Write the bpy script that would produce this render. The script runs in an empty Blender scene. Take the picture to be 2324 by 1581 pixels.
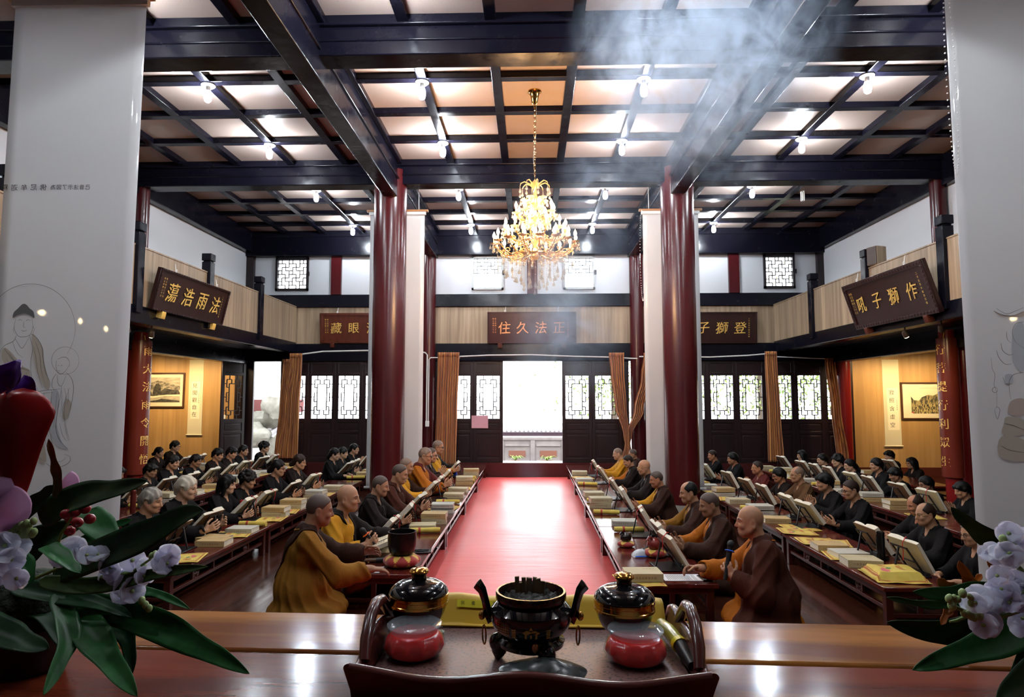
import bpy, bmesh, math, random
import numpy as np
from mathutils import Vector, Matrix, Euler
PI = math.pi
sc = bpy.context.scene
COL = sc.collection
random.seed(7)
rnd = random.Random(11)

# ---------------------------------------------------------------- camera
IMG_W, IMG_H, FPX = 2324, 1581, 1450.0
EYE = Vector((0, 0, 1.75))
YAW, PITCH = math.radians(1.65417), math.radians(4.43647)
cam = bpy.data.cameras.new('camera'); cam_o = bpy.data.objects.new('camera', cam); COL.objects.link(cam_o)
cam.sensor_width = 36; cam.lens = 36 * FPX / IMG_W; cam.clip_start = .05; cam.clip_end = 200
cam_o.location = EYE; cam_o.rotation_euler = (PI / 2 + PITCH, 0, YAW)
sc.camera = cam_o
# ---------------------------------------------------------------- colour, light
vs = sc.view_settings
vs.view_transform = 'Standard'; vs.look = 'None'; vs.exposure = 0.0; vs.gamma = 1.0; vs.use_curve_mapping = False
cy = sc.cycles
cy.use_denoising = True; cy.max_bounces = 6; cy.diffuse_bounces = 3; cy.glossy_bounces = 2; cy.transmission_bounces = 5
cy.transparent_max_bounces = 10; cy.volume_bounces = 0; cy.sample_clamp_indirect = 4.0; cy.sample_clamp_direct = 0
cy.caustics_reflective = False; cy.caustics_refractive = False; cy.use_light_tree = True
cy.use_adaptive_sampling = True; cy.adaptive_threshold = .04
cy.volume_max_steps = 64; cy.volume_step_rate = 1.0; cy.time_limit = 1150
DAY, BULB, FLAME, SPOTW = 7.0, 46.0, 3.2, 105.0
w = bpy.data.worlds.new('world'); sc.world = w; w.use_nodes = True
bg = w.node_tree.nodes['Background']; bg.inputs[0].default_value = (.93, .97, 1, 1); bg.inputs[1].default_value = DAY
def portal(name, x0, x1, z0, z1, y):
    l = bpy.data.lights.new(name, 'AREA'); l.shape = 'RECTANGLE'; l.size = x1 - x0; l.size_y = z1 - z0
    l.cycles.is_portal = True
    o = bpy.data.objects.new(name, l); COL.objects.link(o); o.location = ((x0 + x1) / 2, y, (z0 + z1) / 2)
    o.rotation_euler = (-PI / 2, 0, 0)
YB = 14.45                                   # far wall
portal('portal', -.64, .70, .32, 2.58, YB + .12)
portal('portal', -6.2, 7.0, 1.3, 2.58, YB + .14)
portal('portal', -6.0, 6.1, 4.1, 5.0, YB + .14)

# ---------------------------------------------------------------- helpers
def tag(o, label=None, cat=None, group=None, kind=None):
    if label: o['label'] = label
    if cat: o['category'] = cat
    if group: o['group'] = group
    if kind: o['kind'] = kind
    return o
def empty(name, loc=(0, 0, 0), rz=0, label=None, cat=None, group=None, parent=None, scale=1):
    o = bpy.data.objects.new(name, None); COL.objects.link(o); o.location = loc; o.rotation_euler = (0, 0, rz)
    o.empty_display_size = .05; o.scale = (scale,) * 3 if not isinstance(scale, tuple) else scale
    if parent: o.parent = parent
    return tag(o, label, cat, group)
def dup(o, loc=None, rz=None, label=None, group=None, parent=None):
    c = o.copy(); COL.objects.link(c)
    if parent is not None: c.parent = parent
    if loc is not None: c.location = loc
    if rz is not None: c.rotation_euler = (0, 0, rz) if not isinstance(rz, (tuple, list, Euler)) else rz
    if label: c['label'] = label
    if group: c['group'] = group
    for ch in list(o.children): dup(ch, parent=c)
    return c
def ray(px, py):
    r = Matrix.Rotation(YAW, 3, 'Z') @ Matrix.Rotation(PI / 2 + PITCH, 3, 'X')
    return r @ Vector((px - IMG_W / 2, IMG_H / 2 - py, -FPX))
def at_y(px, py, y): d = ray(px, py); return EYE + d * (y / d.y)
def at_z(px, py, z): d = ray(px, py); return EYE + d * ((z - EYE.z) / d.z)

class MB:
    def __init__(s): s.v = []; s.f = []; s.mi = []; s.cur = 0
    def add(s, vs, fs):
        b = len(s.v); s.v += [tuple(p) for p in vs]; s.f += [tuple(i + b for i in q) for q in fs]; s.mi += [s.cur] * len(fs); return s
    def box(s, x0, x1, y0, y1, z0, z1, m=None):
        p = [Vector((x, y, z)) for z in (z0, z1) for y in (y0, y1) for x in (x0, x1)]
        if m is not None: p = [m @ q for q in p]
        return s.add(p, [(0, 2, 3, 1), (4, 5, 7, 6), (0, 1, 5, 4), (2, 6, 7, 3), (0, 4, 6, 2), (1, 3, 7, 5)])
    def bar(s, a, b, w, h, up=(0, 0, 1)):
        a, b = Vector(a), Vector(b); d = (b - a).normalized(); u = Vector(up)
        if abs(d.dot(u)) > .99: u = Vector((1, 0, 0))
        r = d.cross(u).normalized(); u = r.cross(d)
        p = [q + r * i * w / 2 + u * j * h / 2 for q in (a, b) for j in (-1, 1) for i in (-1, 1)]
        return s.add(p, [(0, 2, 3, 1), (4, 5, 7, 6), (0, 1, 5, 4), (2, 6, 7, 3), (0, 4, 6, 2), (1, 3, 7, 5)])
    def tube(s, pts, rad, n=10, cap=True, flat=1.0, closed=False):
        pts = [Vector(p) for p in pts]; k = len(pts); rad = rad if isinstance(rad, (list, tuple)) else [rad] * k
        vs, fs = [], []; ref = None
        for i, p in enumerate(pts):
            if closed: t = (pts[(i + 1) % k] - pts[i - 1]).normalized()
            else: t = (pts[min(i + 1, k - 1)] - pts[max(i - 1, 0)]).normalized()
            if ref is None:
                ref = Vector((0, 0, 1)) if abs(t.z) < .9 else Vector((1, 0, 0))
            r = t.cross(ref)
            if r.length < 1e-4: r = t.orthogonal()
            r.normalize(); u = r.cross(t); ref = u
            for j in range(n):
                a = 2 * PI * j / n; vs.append(p + r * math.cos(a) * rad[i] + u * math.sin(a) * rad[i] * flat)
        for i in range(k if closed else k - 1):
            for j in range(n):
                i2 = (i + 1) % k
                fs.append((i * n + j, i * n + (j + 1) % n, i2 * n + (j + 1) % n, i2 * n + j))
        if cap and not closed: fs += [tuple(range(n - 1, -1, -1)), tuple(range((k - 1) * n, k * n))]
        return s.add(vs, fs)
    def lathe(s, prof, c=(0, 0, 0), n=24, sx=1, sy=1, rib=None):
        vs, fs = [], []; k = len(prof)
        for (r, z) in prof:
            for j in range(n):
                a = 2 * PI * j / n; q = r * (1 + (rib(a, z) if rib else 0))
                vs.append((c[0] + q * math.cos(a) * sx, c[1] + q * math.sin(a) * sy, c[2] + z))
        for i in range(k - 1):
            for j in range(n): fs.append((i * n + j, i * n + (j + 1) % n, (i + 1) * n + (j + 1) % n, (i + 1) * n + j))
        if prof[0][0] > 1e-6: fs.append(tuple(range(n - 1, -1, -1)))
        if prof[-1][0] > 1e-6: fs.append(tuple(range((k - 1) * n, k * n)))
        return s.add(vs, fs)
    def ball(s, c, r, n=12, m=8, rot=None):
        r = r if isinstance(r, (tuple, list)) else (r, r, r); vs, fs = [], []
        for i in range(m + 1):
            t = PI * i / m
            for j in range(n):
                a = 2 * PI * j / n; p = Vector((r[0] * math.sin(t) * math.cos(a), r[1] * math.sin(t) * math.sin(a), -r[2] * math.cos(t)))
                if rot is not None: p = rot @ p
                vs.append(p + Vector(c))
        for i in range(m):
            for j in range(n): fs.append((i * n + j, i * n + (j + 1) % n, (i + 1) * n + (j + 1) % n, (i + 1) * n + j))
        return s.add(vs, fs)
    def grid(s, fn, nu, nv, thick=0):
        vs = [Vector(fn(i / nu, j / nv)) for j in range(nv + 1) for i in range(nu + 1)]; W = nu + 1
        fs = [(j * W + i, j * W + i + 1, (j + 1) * W + i + 1, (j + 1) * W + i) for j in range(nv) for i in range(nu)]
        return s.add(vs, fs)
    def prism(s, poly, y0, y1, m=None):          # polygon in x,z extruded along y
        k = len(poly); p = [Vector((x, y, z)) for y in (y0, y1) for (x, z) in poly]
        if m is not None: p = [m @ q for q in p]
        return s.add(p, [tuple(range(k)), tuple(range(2 * k - 1, k - 1, -1))] + [(i, i + k, (i + 1) % k + k, (i + 1) % k) for i in range(k)])
    def mesh(s, name, smooth=40):
        me = bpy.data.meshes.new(name); me.from_pydata(s.v, [], s.f)
        bm = bmesh.new(); bm.from_mesh(me); bmesh.ops.remove_doubles(bm, verts=bm.verts, dist=1e-6); bmesh.ops.recalc_face_normals(bm, faces=bm.faces); bm.to_mesh(me); bm.free()
        if smooth:
            me.polygons.foreach_set('use_smooth', [True] * len(me.polygons))
            try: me.set_sharp_from_angle(angle=math.radians(smooth))
            except Exception: pass
        me.update(); return me
    def build(s, name, mat, parent=None, smooth=40, bevel=0, solid=0, loc=None, rot=None):
        me = s.mesh(name, smooth)
        if len(me.polygons) == len(s.mi): me.polygons.foreach_set('material_index', s.mi)
        for m in (mat if isinstance(mat, (list, tuple)) else [mat]): me.materials.append(m)
        o = bpy.data.objects.new(name, me); COL.objects.link(o)
        if parent is not None: o.parent = parent
        if loc is not None: o.location = loc
        if rot is not None: o.rotation_euler = rot
        if solid:
            d = o.modifiers.new('solid', 'SOLIDIFY'); d.thickness = solid; d.offset = 0
        if bevel:
            d = o.modifiers.new('bevel', 'BEVEL'); d.width = bevel; d.segments = 2; d.limit_method = 'ANGLE'; d.angle_limit = math.radians(50)
        return o
def box_obj(name, mat, dims, parent=None, bevel=0): return MB().box(*dims).build(name, mat, parent, bevel=bevel)
def struct(name, mb, mat, parent=None, **k):
    o = mb.build(name, mat, parent, **k)
    if parent is None: o['kind'] = 'structure'
    return o

# ---------------------------------------------------------------- materials
MATS = {}
def M(name, col, rough=.5, metal=0, spec=.5, coat=0, noise=None, bump=None, emit=None, trans=0, alpha=1, sheen=0, sss=0, col2=None, ior=1.45, aniso=0, rnoise=0):
    m = bpy.data.materials.new(name); m.use_nodes = True; nt = m.node_tree; b = nt.nodes['Principled BSDF']
    def S(k, v):
        if k in b.inputs: b.inputs[k].default_value = v
    S('Base Color', (*col, 1)); S('Roughness', rough); S('Metallic', metal); S('Specular IOR Level', spec); S('Coat Weight', coat); S('Coat Roughness', .12)
    S('Transmission Weight', trans); S('Alpha', alpha); S('Sheen Weight', sheen); S('IOR', ior); S('Anisotropic', aniso)
    if sss: S('Subsurface Weight', sss); S('Subsurface Radius', (.01, .004, .002))
    if emit: S('Emission Color', (*emit[0], 1)); S('Emission Strength', emit[1])
    L = nt.links.new
    if noise or bump:
        tc = nt.nodes.new('ShaderNodeTexCoord')
    if noise:                                  # (scale, (sx,sy,sz), detail, contrast lo, hi)
        mp = nt.nodes.new('ShaderNodeMapping'); mp.inputs['Scale'].default_value = noise[1]; L(tc.outputs['Object'], mp.inputs[0])
        nz = nt.nodes.new('ShaderNodeTexNoise'); nz.inputs['Scale'].default_value = noise[0]; nz.inputs['Detail'].default_value = noise[2]; L(mp.outputs[0], nz.inputs['Vector'])
        rp = nt.nodes.new('ShaderNodeValToRGB'); rp.color_ramp.elements[0].position = noise[3]; rp.color_ramp.elements[1].position = noise[4]
        c2 = col2 or tuple(c * .6 for c in col)
        rp.color_ramp.elements[0].color = (*c2, 1); rp.color_ramp.elements[1].color = (*col, 1)
        L(nz.outputs['Fac'], rp.inputs[0]); L(rp.outputs[0], b.inputs['Base Color'])
    if bump:                                   # (scale, (sx,sy,sz), strength, distance)
        mp = nt.nodes.new('ShaderNodeMapping'); mp.inputs['Scale'].default_value = bump[1]; L(tc.outputs['Object'], mp.inputs[0])
        nz = nt.nodes.new('ShaderNodeTexNoise'); nz.inputs['Scale'].default_value = bump[0]; nz.inputs['Detail'].default_value = 3; L(mp.outputs[0], nz.inputs['Vector'])
        bp = nt.nodes.new('ShaderNodeBump'); bp.inputs['Strength'].default_value = bump[2]; bp.inputs['Distance'].default_value = bump[3]
        L(nz.outputs['Fac'], bp.inputs['Height']); L(bp.outputs[0], b.inputs['Normal'])
        if rnoise:
            mr = nt.nodes.new('ShaderNodeMapRange'); mr.inputs['To Min'].default_value = max(rough - rnoise, .03); mr.inputs['To Max'].default_value = rough + rnoise
            mr.inputs['From Min'].default_value = .3; mr.inputs['From Max'].default_value = .7
            L(nz.outputs['Fac'], mr.inputs[0]); L(mr.outputs[0], b.inputs['Roughness'])
    MATS[name] = m; return m
ONE = (1, 1, 1)
beam_m = M('black_lacquer', (.0042, .004, .0085), .22, spec=.22, bump=(6, (1, 1, 1), .16, .02), rnoise=.06)
beam2_m = M('dark_lacquer', (.009, .006, .008), .3, spec=.25, bump=(12, ONE, .15, .01))
panel_m = M('ceiling_board', (.40, .325, .28), .35, spec=.3, bump=(2.5, ONE, .05, .02))
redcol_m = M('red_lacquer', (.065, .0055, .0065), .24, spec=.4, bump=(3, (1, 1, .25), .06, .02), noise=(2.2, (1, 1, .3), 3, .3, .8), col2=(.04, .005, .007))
litred_m = M('lit_red_lacquer', (.20, .010, .008), .25, spec=.4, noise=(2.2, (1, 1, .3), 3, .3, .8), col2=(.14, .008, .008))  # spotlight glow on the lower columns is put into this brighter lacquer colour
white_m = M('white_plaster', (.50, .515, .54), .8)
doorwood_m = M('door_wood', (.02, .008, .009), .35, spec=.5, noise=(30, (1, 1, .08), 3, .3, .8), col2=(.011, .006, .008))
wood_m = M('pale_veneer', (.40, .29, .19), .5, noise=(18, (1, 1, .04), 4, .35, .7), col2=(.25, .175, .11))
yellowwood_m = M('yellow_veneer', (.55, .33, .13), .45, noise=(9, (1, 1, .05), 4, .35, .7), col2=(.42, .235, .085))
floor_m = M('floor_boards', (.075, .019, .010), .2, spec=.45, noise=(7, (1, .08, 1), 4, .3, .75), col2=(.035, .012, .008), bump=(14, (1, .06, 1), .12, .01), rnoise=.08)
def plank_lines(m, width, axis=0, dark=.35, length=0):
    nt = m.node_tree; b = nt.nodes['Principled BSDF']; L = nt.links.new
    tc = nt.nodes.new('ShaderNodeTexCoord'); sp = nt.nodes.new('ShaderNodeSeparateXYZ'); L(tc.outputs['Object'], sp.inputs[0])
    dv = nt.nodes.new('ShaderNodeMath'); dv.operation = 'DIVIDE'; dv.inputs[1].default_value = width; L(sp.outputs[axis], dv.inputs[0])
    fr = nt.nodes.new('ShaderNodeMath'); fr.operation = 'FRACT'; L(dv.outputs[0], fr.inputs[0])
    fl = nt.nodes.new('ShaderNodeMath'); fl.operation = 'FLOOR'; L(dv.outputs[0], fl.inputs[0])
    wn = nt.nodes.new('ShaderNodeTexWhiteNoise'); wn.noise_dimensions = '1D'; L(fl.outputs[0], wn.inputs['W'])
    gt = nt.nodes.new('ShaderNodeMath'); gt.operation = 'GREATER_THAN'; gt.inputs[1].default_value = .03; L(fr.outputs[0], gt.inputs[0])
    mr = nt.nodes.new('ShaderNodeMapRange'); mr.inputs['To Min'].default_value = .75; mr.inputs['To Max'].default_value = 1.1; L(wn.outputs[0], mr.inputs[0])
    mu = nt.nodes.new('ShaderNodeMath'); mu.operation = 'MULTIPLY'; L(gt.outputs[0], mu.inputs[0]); L(mr.outputs[0], mu.inputs[1])
    mx = nt.nodes.new('ShaderNodeMath'); mx.operation = 'MAXIMUM'; mx.inputs[1].default_value = dark; L(mu.outputs[0], mx.inputs[0])
    src = b.inputs['Base Color'].links[0].from_socket if b.inputs['Base Color'].links else None
    mul = nt.nodes.new('ShaderNodeMix'); mul.data_type = 'RGBA'; mul.blend_type = 'MULTIPLY'; mul.inputs[0].default_value = 1
    if src: L(src, mul.inputs[6])
    else: mul.inputs[6].default_value = b.inputs['Base Color'].default_value
    L(mx.outputs[0], mul.inputs[7]); L(mul.outputs[2], b.inputs['Base Color'])
plank_lines(floor_m, .13, 0); plank_lines(wood_m, .19, 0, .8); plank_lines(yellowwood_m, .31, 0, .8)
wood_side_m = M('pale_veneer_side', (.40, .29, .19), .5, noise=(18, (1, 1, .04), 4, .35, .7), col2=(.25, .175, .11)); plank_lines(wood_side_m, .19, 1, .8)

# ---------------------------------------------------------------- the hall
X0 = .045
XW, XG, ZC, ZH = 6.5, 5.4, 5.55, 5.47       # upper wall, gallery front, ceiling boards, batten underside
struct('floor', MB().box(-9.6, 9.7, -3, YB + .3, -.1, 0), floor_m)
struct('ceiling', MB().box(-XW - .1, XW + .2, -3, YB + .3, ZC, ZC + .1), panel_m)
def beam(x0, x1, y0, y1, z0, z1, m=beam_m, bev=.012): return struct('beam', MB().box(x0, x1, y0, y1, z0, z1), m, bevel=bev)
BXL, BXR = X0 - 2.26, X0 + 2.27
for x in (BXL, BXR):
    beam(x - .11, x + .11, -1.4, YB, 4.93, ZC)
    for s in (-1, 1): beam(x + s * .11 - (.07 if s < 0 else 0), x + s * .11 + (.07 if s > 0 else 0), -1.4, YB, ZH, ZC + .01)
    beam(x - .135, x + .135, -1.4, YB, 5.22, 5.26)
for y in (2.4, 6.22, 10.07): 
    beam(-XW, XW + .1, y - .14, y + .14, 5.16, ZC + .005)
    beam(-XW, XW + .1, y - .19, y + .19, ZH - .02, ZC + .006)
    beam(-XW, XW + .1, y - .155, y + .155, 5.30, 5.325)
beam(-XW, XW + .1, 14.2, YB + .1, 4.98, ZC + .005)
beam(-XW, XW + .1, 14.17, YB + .1, ZH - .06, ZC + .007)
GX = [X0 + s * v for s in (-1, 1) for v in (.435, 1.305, 2.99, 3.87, 4.74, 5.62)]
for x in GX: beam(x - .057, x + .057, -1.4, 14.2, ZH, ZC + .004, bev=.006)
for y in [3.3, 4.2, 5.12, 7.22, 8.12, 9.02, 11.07, 11.87, 12.66, 13.46]: beam(-XW, XW + .1, y - .055, y + .055, ZH + .002, ZC + .003, bev=.006)
for s, x in ((-1, -XW + .04), (1, XW + .05)): beam(x - .12, x + .12, -1.4, YB, 5.06, ZC + .002)
# columns
def column(x, y, r, z0, z1, m=redcol_m): return struct('column', MB().lathe([(r * 1.02, 0), (r, .02), (r, z1 - z0)], (0, 0, 0), 40), m, loc=(x, y, z0))
for s in (-1, 1):
    column(X0 + s * 2.3, 10.07, .26, 0, 5.4)
    column(X0 + s * 2.34, 14.3, .155, 0, 4.98)
    struct('plinth', MB().lathe([(.34, 0), (.36, .04), (.33, .1), (.27, .14)], (X0 + s * 2.3, 10.07, 0), 32), M('stone', (.12, .11, .1), .7))
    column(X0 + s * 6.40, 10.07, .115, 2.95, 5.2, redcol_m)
    column(X0 + (6.42 if s > 0 else -6.30), 10.07, .115, 0, 2.8, litred_m)
    column(X0 + (6.76 if s > 0 else -6.53), 10.22, .12, 0, 2.8, litred_m)
column(6.9, 14.3, .14, 0, 2.8, litred_m)
# upper white walls and gallery
for s, x in ((-1, -XW), (1, XW + .05)):
    n = 'left' if s < 0 else 'right'
    struct('wall_upper_' + n, MB().box(min(x, x + s * .1), max(x, x + s * .1), -3, YB, 2.8, 5.2), white_m)
    gx = X0 + s * XG
    struct('wall_gallery_' + n, MB().box(gx - .02, gx + .02, -1.4, 14.33, 3.0, 3.82), wood_side_m)
    beam(min(gx, gx + s * .16) - .03, max(gx, gx + s * .16) + .03, -1.4, 14.33, 2.77, 3.01)
    struct('trim_1', MB().box(gx - .028, gx + .028, -1.4, 14.33, 3.815, 3.835), wood_side_m)
    struct('ceiling_gallery_' + n, MB().box(min(gx, x), max(gx, x), -1.4, YB, 2.84, 2.94), beam2_m)
    bx = X0 + s * 6.6
    beam(bx - .13, bx + .13, -1.4, YB, 2.52, 2.85)
    for y in (6.3, 8.42, 10.35, 12.35):
        p = MB().box(gx - .075, gx + .075, y - .075, y + .075, 2.9, 4.0).box(gx - .06, gx + .06, y - .06, y + .06, 4.0, 4.02).box(gx - .08, gx + .08, y - .08, y + .08, 4.02, 4.14)
        struct('post', p, beam_m, bevel=.008)
    struct('wall_' + n, MB().box(min(s * 9.5, s * 9.6), max(s * 9.5, s * 9.6), -3, YB + .3, 0, 3), beam2_m)
    struct('ceiling_aisle_' + n, MB().box(min(x, s * 9.6), max(x, s * 9.6), -3, YB + .3, 2.85, 2.95), beam2_m)
    xa, xb = (-9.5, -6.73) if s < 0 else (6.98, 9.6)
    struct('wall_aisle_' + n, MB().box(xa, xb, 14.38, YB + .1, .0, 2.86), yellowwood_m)
    struct('baseboard_' + n, MB().box(xa, xb, 14.35, 14.4, 0, .24), M('skirting', (.09, .02, .012), .35))
struct('wall_front', MB().box(-9.6, 9.7, -3.1, -3, 0, 5.6), beam2_m)
# ---------------------------------------------------------------- far wall
x0w, x1w = -6.73, 6.98
struct('trim_2', MB().box(x0w, x1w, 14.3, YB + .1, 0, .32), M('sill_wood', (.06, .012, .012), .3))
beam(x0w, x1w, 14.33, YB + .1, 2.58, 2.98)
struct('wall_back', MB().box(-XW, XW + .1, 14.35, YB + .05, 2.97, 3.81), wood_m)
beam(-XW, XW + .1, 14.3, YB + .05, 3.81, 4.1)
# white band with windows
wins = [(-5.84, -5.08), (-3.62, -2.9), (-1.33, -.61), (.75, 1.465), (2.98, 3.7), (5.24, 5.93)]
mb = MB(); xs = [-XW] + [v for ab in wins for v in ab] + [XW + .1]
for i in range(0, len(xs), 2): mb.box(xs[i], xs[i + 1], 14.36, YB + .06, 4.1, 4.98)
for a, b in wins: mb.box(a, b, 14.36, YB + .06, 4.1, 4.2).box(a, b, 14.36, YB + .06, 4.965, 4.98)
struct('wall_back_upper', mb, white_m, smooth=0)
for x in (-4.43, X0, 4.57): struct('post', MB().box(x - .115, x + .115, 14.28, 14.37, 4.1, 4.98), redcol_m)
for x in (-6.42, 6.5): struct('post', MB().box(x - .09, x + .09, 14.26, 14.37, 4.1, 4.98), doorwood_m)
lat_m = M('lattice_wood', (.012, .008, .01), .4)
glass_m = M('thin_glass', (1, 1, 1), .02, trans=1, ior=1.02)
frame_pale_m = M('weathered_frame', (.42, .44, .44), .6)
def lattice(mb, pts, w=.014, y=0, d=.025):
    for (a, b, c, e) in pts:
        if a == c: mb.box(a - w / 2, a + w / 2, y - d / 2, y + d / 2, min(b, e), max(b, e))
        else: mb.box(min(a, c), max(a, c), y - d / 2, y + d / 2, b - w / 2, b + w / 2)
rw = random.Random(5)
for i, (a, b) in enumerate(wins):
    pale = i in (2, 3); W_, z0, z1 = b - a, 4.2, 4.965
    e = empty('window_%d' % (i + 1), ((a + b) / 2, 14.36, z0)); e['kind'] = 'structure'
    h = W_ / 2; H_ = z1 - z0; f = .05 if not pale else .045
    m = MB().box(-h, -h + f, -.05, .05, 0, H_).box(h - f, h, -.05, .05, 0, H_).box(-h, h, -.05, .05, 0, f).box(-h, h, -.05, .05, H_ - f, H_)
    m.build('frame', frame_pale_m if pale else lat_m, e)
    m = MB(); q = []; iw, ih = h - f, H_ - 2 * f; n = 8; zb = f
    g = [(-iw + 2 * iw * k / n) for k in range(n + 1)]; zz = [zb + ih * k / n for k in range(n + 1)]
    half = 4 if pale else 0                      # the two middle windows stand open below
    for r in range(half, n + 1):
        for c in range(n):
            if (r + c) % 3 != 0 or r in (0, n): q.append((g[c], zz[r], g[c + 1], zz[r]))
    for c in range(n + 1):
        for r in range(half, n):
            if (r * 2 + c) % 3 != 1: q.append((g[c], zz[r], g[c], zz[r + 1]))
    lattice(m, q, .017); m.build('lattice', lat_m if not pale else M('grey_lattice', (.16, .17, .18), .5), e)
    MB().box(-.003 + h - .02, h + .03, -.07, -.05, H_ * .5 - .05, H_ * .5 + .05).build('hinge', lat_m, e)
# door leaves
def leaf_mesh(wd):
    h = wd / 2; H_ = 2.26; d = .022
    fr = MB()
    fr.box(-h, -h + .075, -d, d, 0, H_).box(h - .075, h, -d, d, 0, H_)
    for z0, z1 in ((0, .1), (.88, .97), (.64, .70), (1.93, 2.0), (H_ - .06, H_)): fr.box(-h + .07, h - .07, -d, d, z0, z1)
    pn = MB().box(-h + .07, h - .07, -.008, .008, .09, .65).box(-h + .07, h - .07, -.008, .008, .69, .89).box(-h + .07, h - .07, -.008, .008, 1.99, H_ - .05)
    pn.box(-h + .11, h - .11, -.016, .016, .14, .6).box(-h + .11, h - .11, -.016, .016, .73, .85)
    a, z0, z1 = h - .075, .97, 1.93; la = MB(); ih = z1 - z0
    u, v = a * .46, ih * .19
    q = [(-u, z0 + v, u, z0 + v), (-u, z1 - v, u, z1 - v), (-u, z0 + v, -u, z1 - v), (u, z0 + v, u, z1 - v)]
    for sx in (-1, 1):
        for (zc, sg) in ((z0, 1), (z1, -1)):
            q += [(sx * a * .72, zc + sg * v * .48, sx * a * .2, zc + sg * v * .48), (sx * a * .72, zc + sg * v * .48, sx * a * .72, zc + sg * v * 1.45), (sx * u, zc + sg * v * 1.45, sx * a * .72, zc + sg * v * 1.45), (sx * a * .2, zc + sg * v * .48, sx * a * .2, zc + sg * v), (sx * a, zc + sg * v, sx * a * .72, zc + sg * v), (sx * a * .42, zc, sx * a * .42, zc + sg * v * .48)]
        zm = (z0 + z1) / 2
        q += [(sx * u, zm - .1, sx * a * .74, zm - .1), (sx * u, zm + .1, sx * a * .74, zm + .1), (sx * a * .74, zm - .1, sx * a * .74, zm + .1), (sx * a * .74, zm, sx * a, zm)]
    lattice(la, q, .018, 0, .02)
    gl = MB().box(-a, a, -.002, .002, z0, z1)
    return fr, pn, la, gl
nd = 0; leafcache = {}
def leaf(x, wd, y=14.4, rz=0):
    global nd; nd += 1
    e = empty('door_%d' % nd, (x, y, .32), rz); e['kind'] = 'structure'
    if wd not in leafcache:
        fr, pn, la, gl = leaf_mesh(wd)
        leafcache[wd] = [fr.build('frame', doorwood_m, e, bevel=.006), pn.build('panel', doorwood_m, e, bevel=.006), la.build('lattice', lat_m, e)]
    else:
        for o in leafcache[wd]: dup(o, parent=e)
    return e
for k in (-2.5, -1.5, 1.5, 2.5): leaf(X0 + k * .665, .665)
for k in range(5): leaf(-2.87 - .62 * k, .622)
for k in range(7): leaf(2.98 + .64 * k, .642)
lf = leaf(-6.62, .61, 14.08, math.radians(62))
struct('trim_3', MB().box(-2.2, -1.94, 14.38, 14.44, .3, 2.6).box(2.03, 2.2, 14.38, 14.44, .3, 2.6).box(-2.56, -2.4, 14.38, 14.44, .3, 2.6).box(2.4, 2.66, 14.38, 14.44, .3, 2.6).box(-5.68, -5.65, 14.38, 14.44, .3, 2.6).box(-6.73, -6.3, 14.38, 14.44, .3, 2.6), doorwood_m)
# ---------------------------------------------------------------- lettering: outlines of characters as flat or raised meshes
_tc = {}
def glyph(ch):
    if ch not in _tc:
        c = bpy.data.curves.new('t', 'FONT'); c.body = ch; c.resolution_u = 3; c.align_x = 'CENTER'; c.extrude = .02
        o = bpy.data.objects.new('t', c); COL.objects.link(o)
        me = bpy.data.meshes.new_from_object(o.evaluated_get(bpy.context.evaluated_depsgraph_get()))
        v = [Vector(p.co) for p in me.vertices]; f = [tuple(p.vertices) for p in me.polygons]
        if v:
            lo = [min(p[i] for p in v) for i in (0, 1)]; hi = [max(p[i] for p in v) for i in (0, 1)]
            cx, cz = (lo[0] + hi[0]) / 2, (lo[1] + hi[1]) / 2; v = [Vector((p.x - cx, p.y - cz, p.z)) for p in v]
        bpy.data.objects.remove(o); bpy.data.curves.remove(c); bpy.data.meshes.remove(me); _tc[ch] = (v, f)
    return _tc[ch]
def put_char(mb, ch, fn, size, mirror=False, slant=0.0, xs=1.0, wob=0.0):      # fn maps (u, v, depth) to a point
    v, f = glyph(ch); sg = -1 if mirror else 1
    mb.add([fn((p.x + slant * p.y + wob * math.sin(7 * p.y)) * size * sg * xs, (p.y + wob * math.sin(6 * p.x)) * size, p.z * size) for p in v], f)
gold_m = M('gold_leaf', (.90, .58, .15), .35, .35); ink_m = M('ink', (.015, .013, .012), .8)
plaque_m = M('plaque_wood', (.03, .010, .009), .3, noise=(20, (1, 1, .2), 3, .3, .8)); redplaque_m = M('red_plaque', (.11, .022, .010), .35, noise=(14, (1, 1, .3), 3, .3, .8)); winep_m = M('wine_plaque', (.045, .010, .012), .3)
copper_m = M('copper_lettering', (.85, .36, .16), .35, .35)
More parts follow.
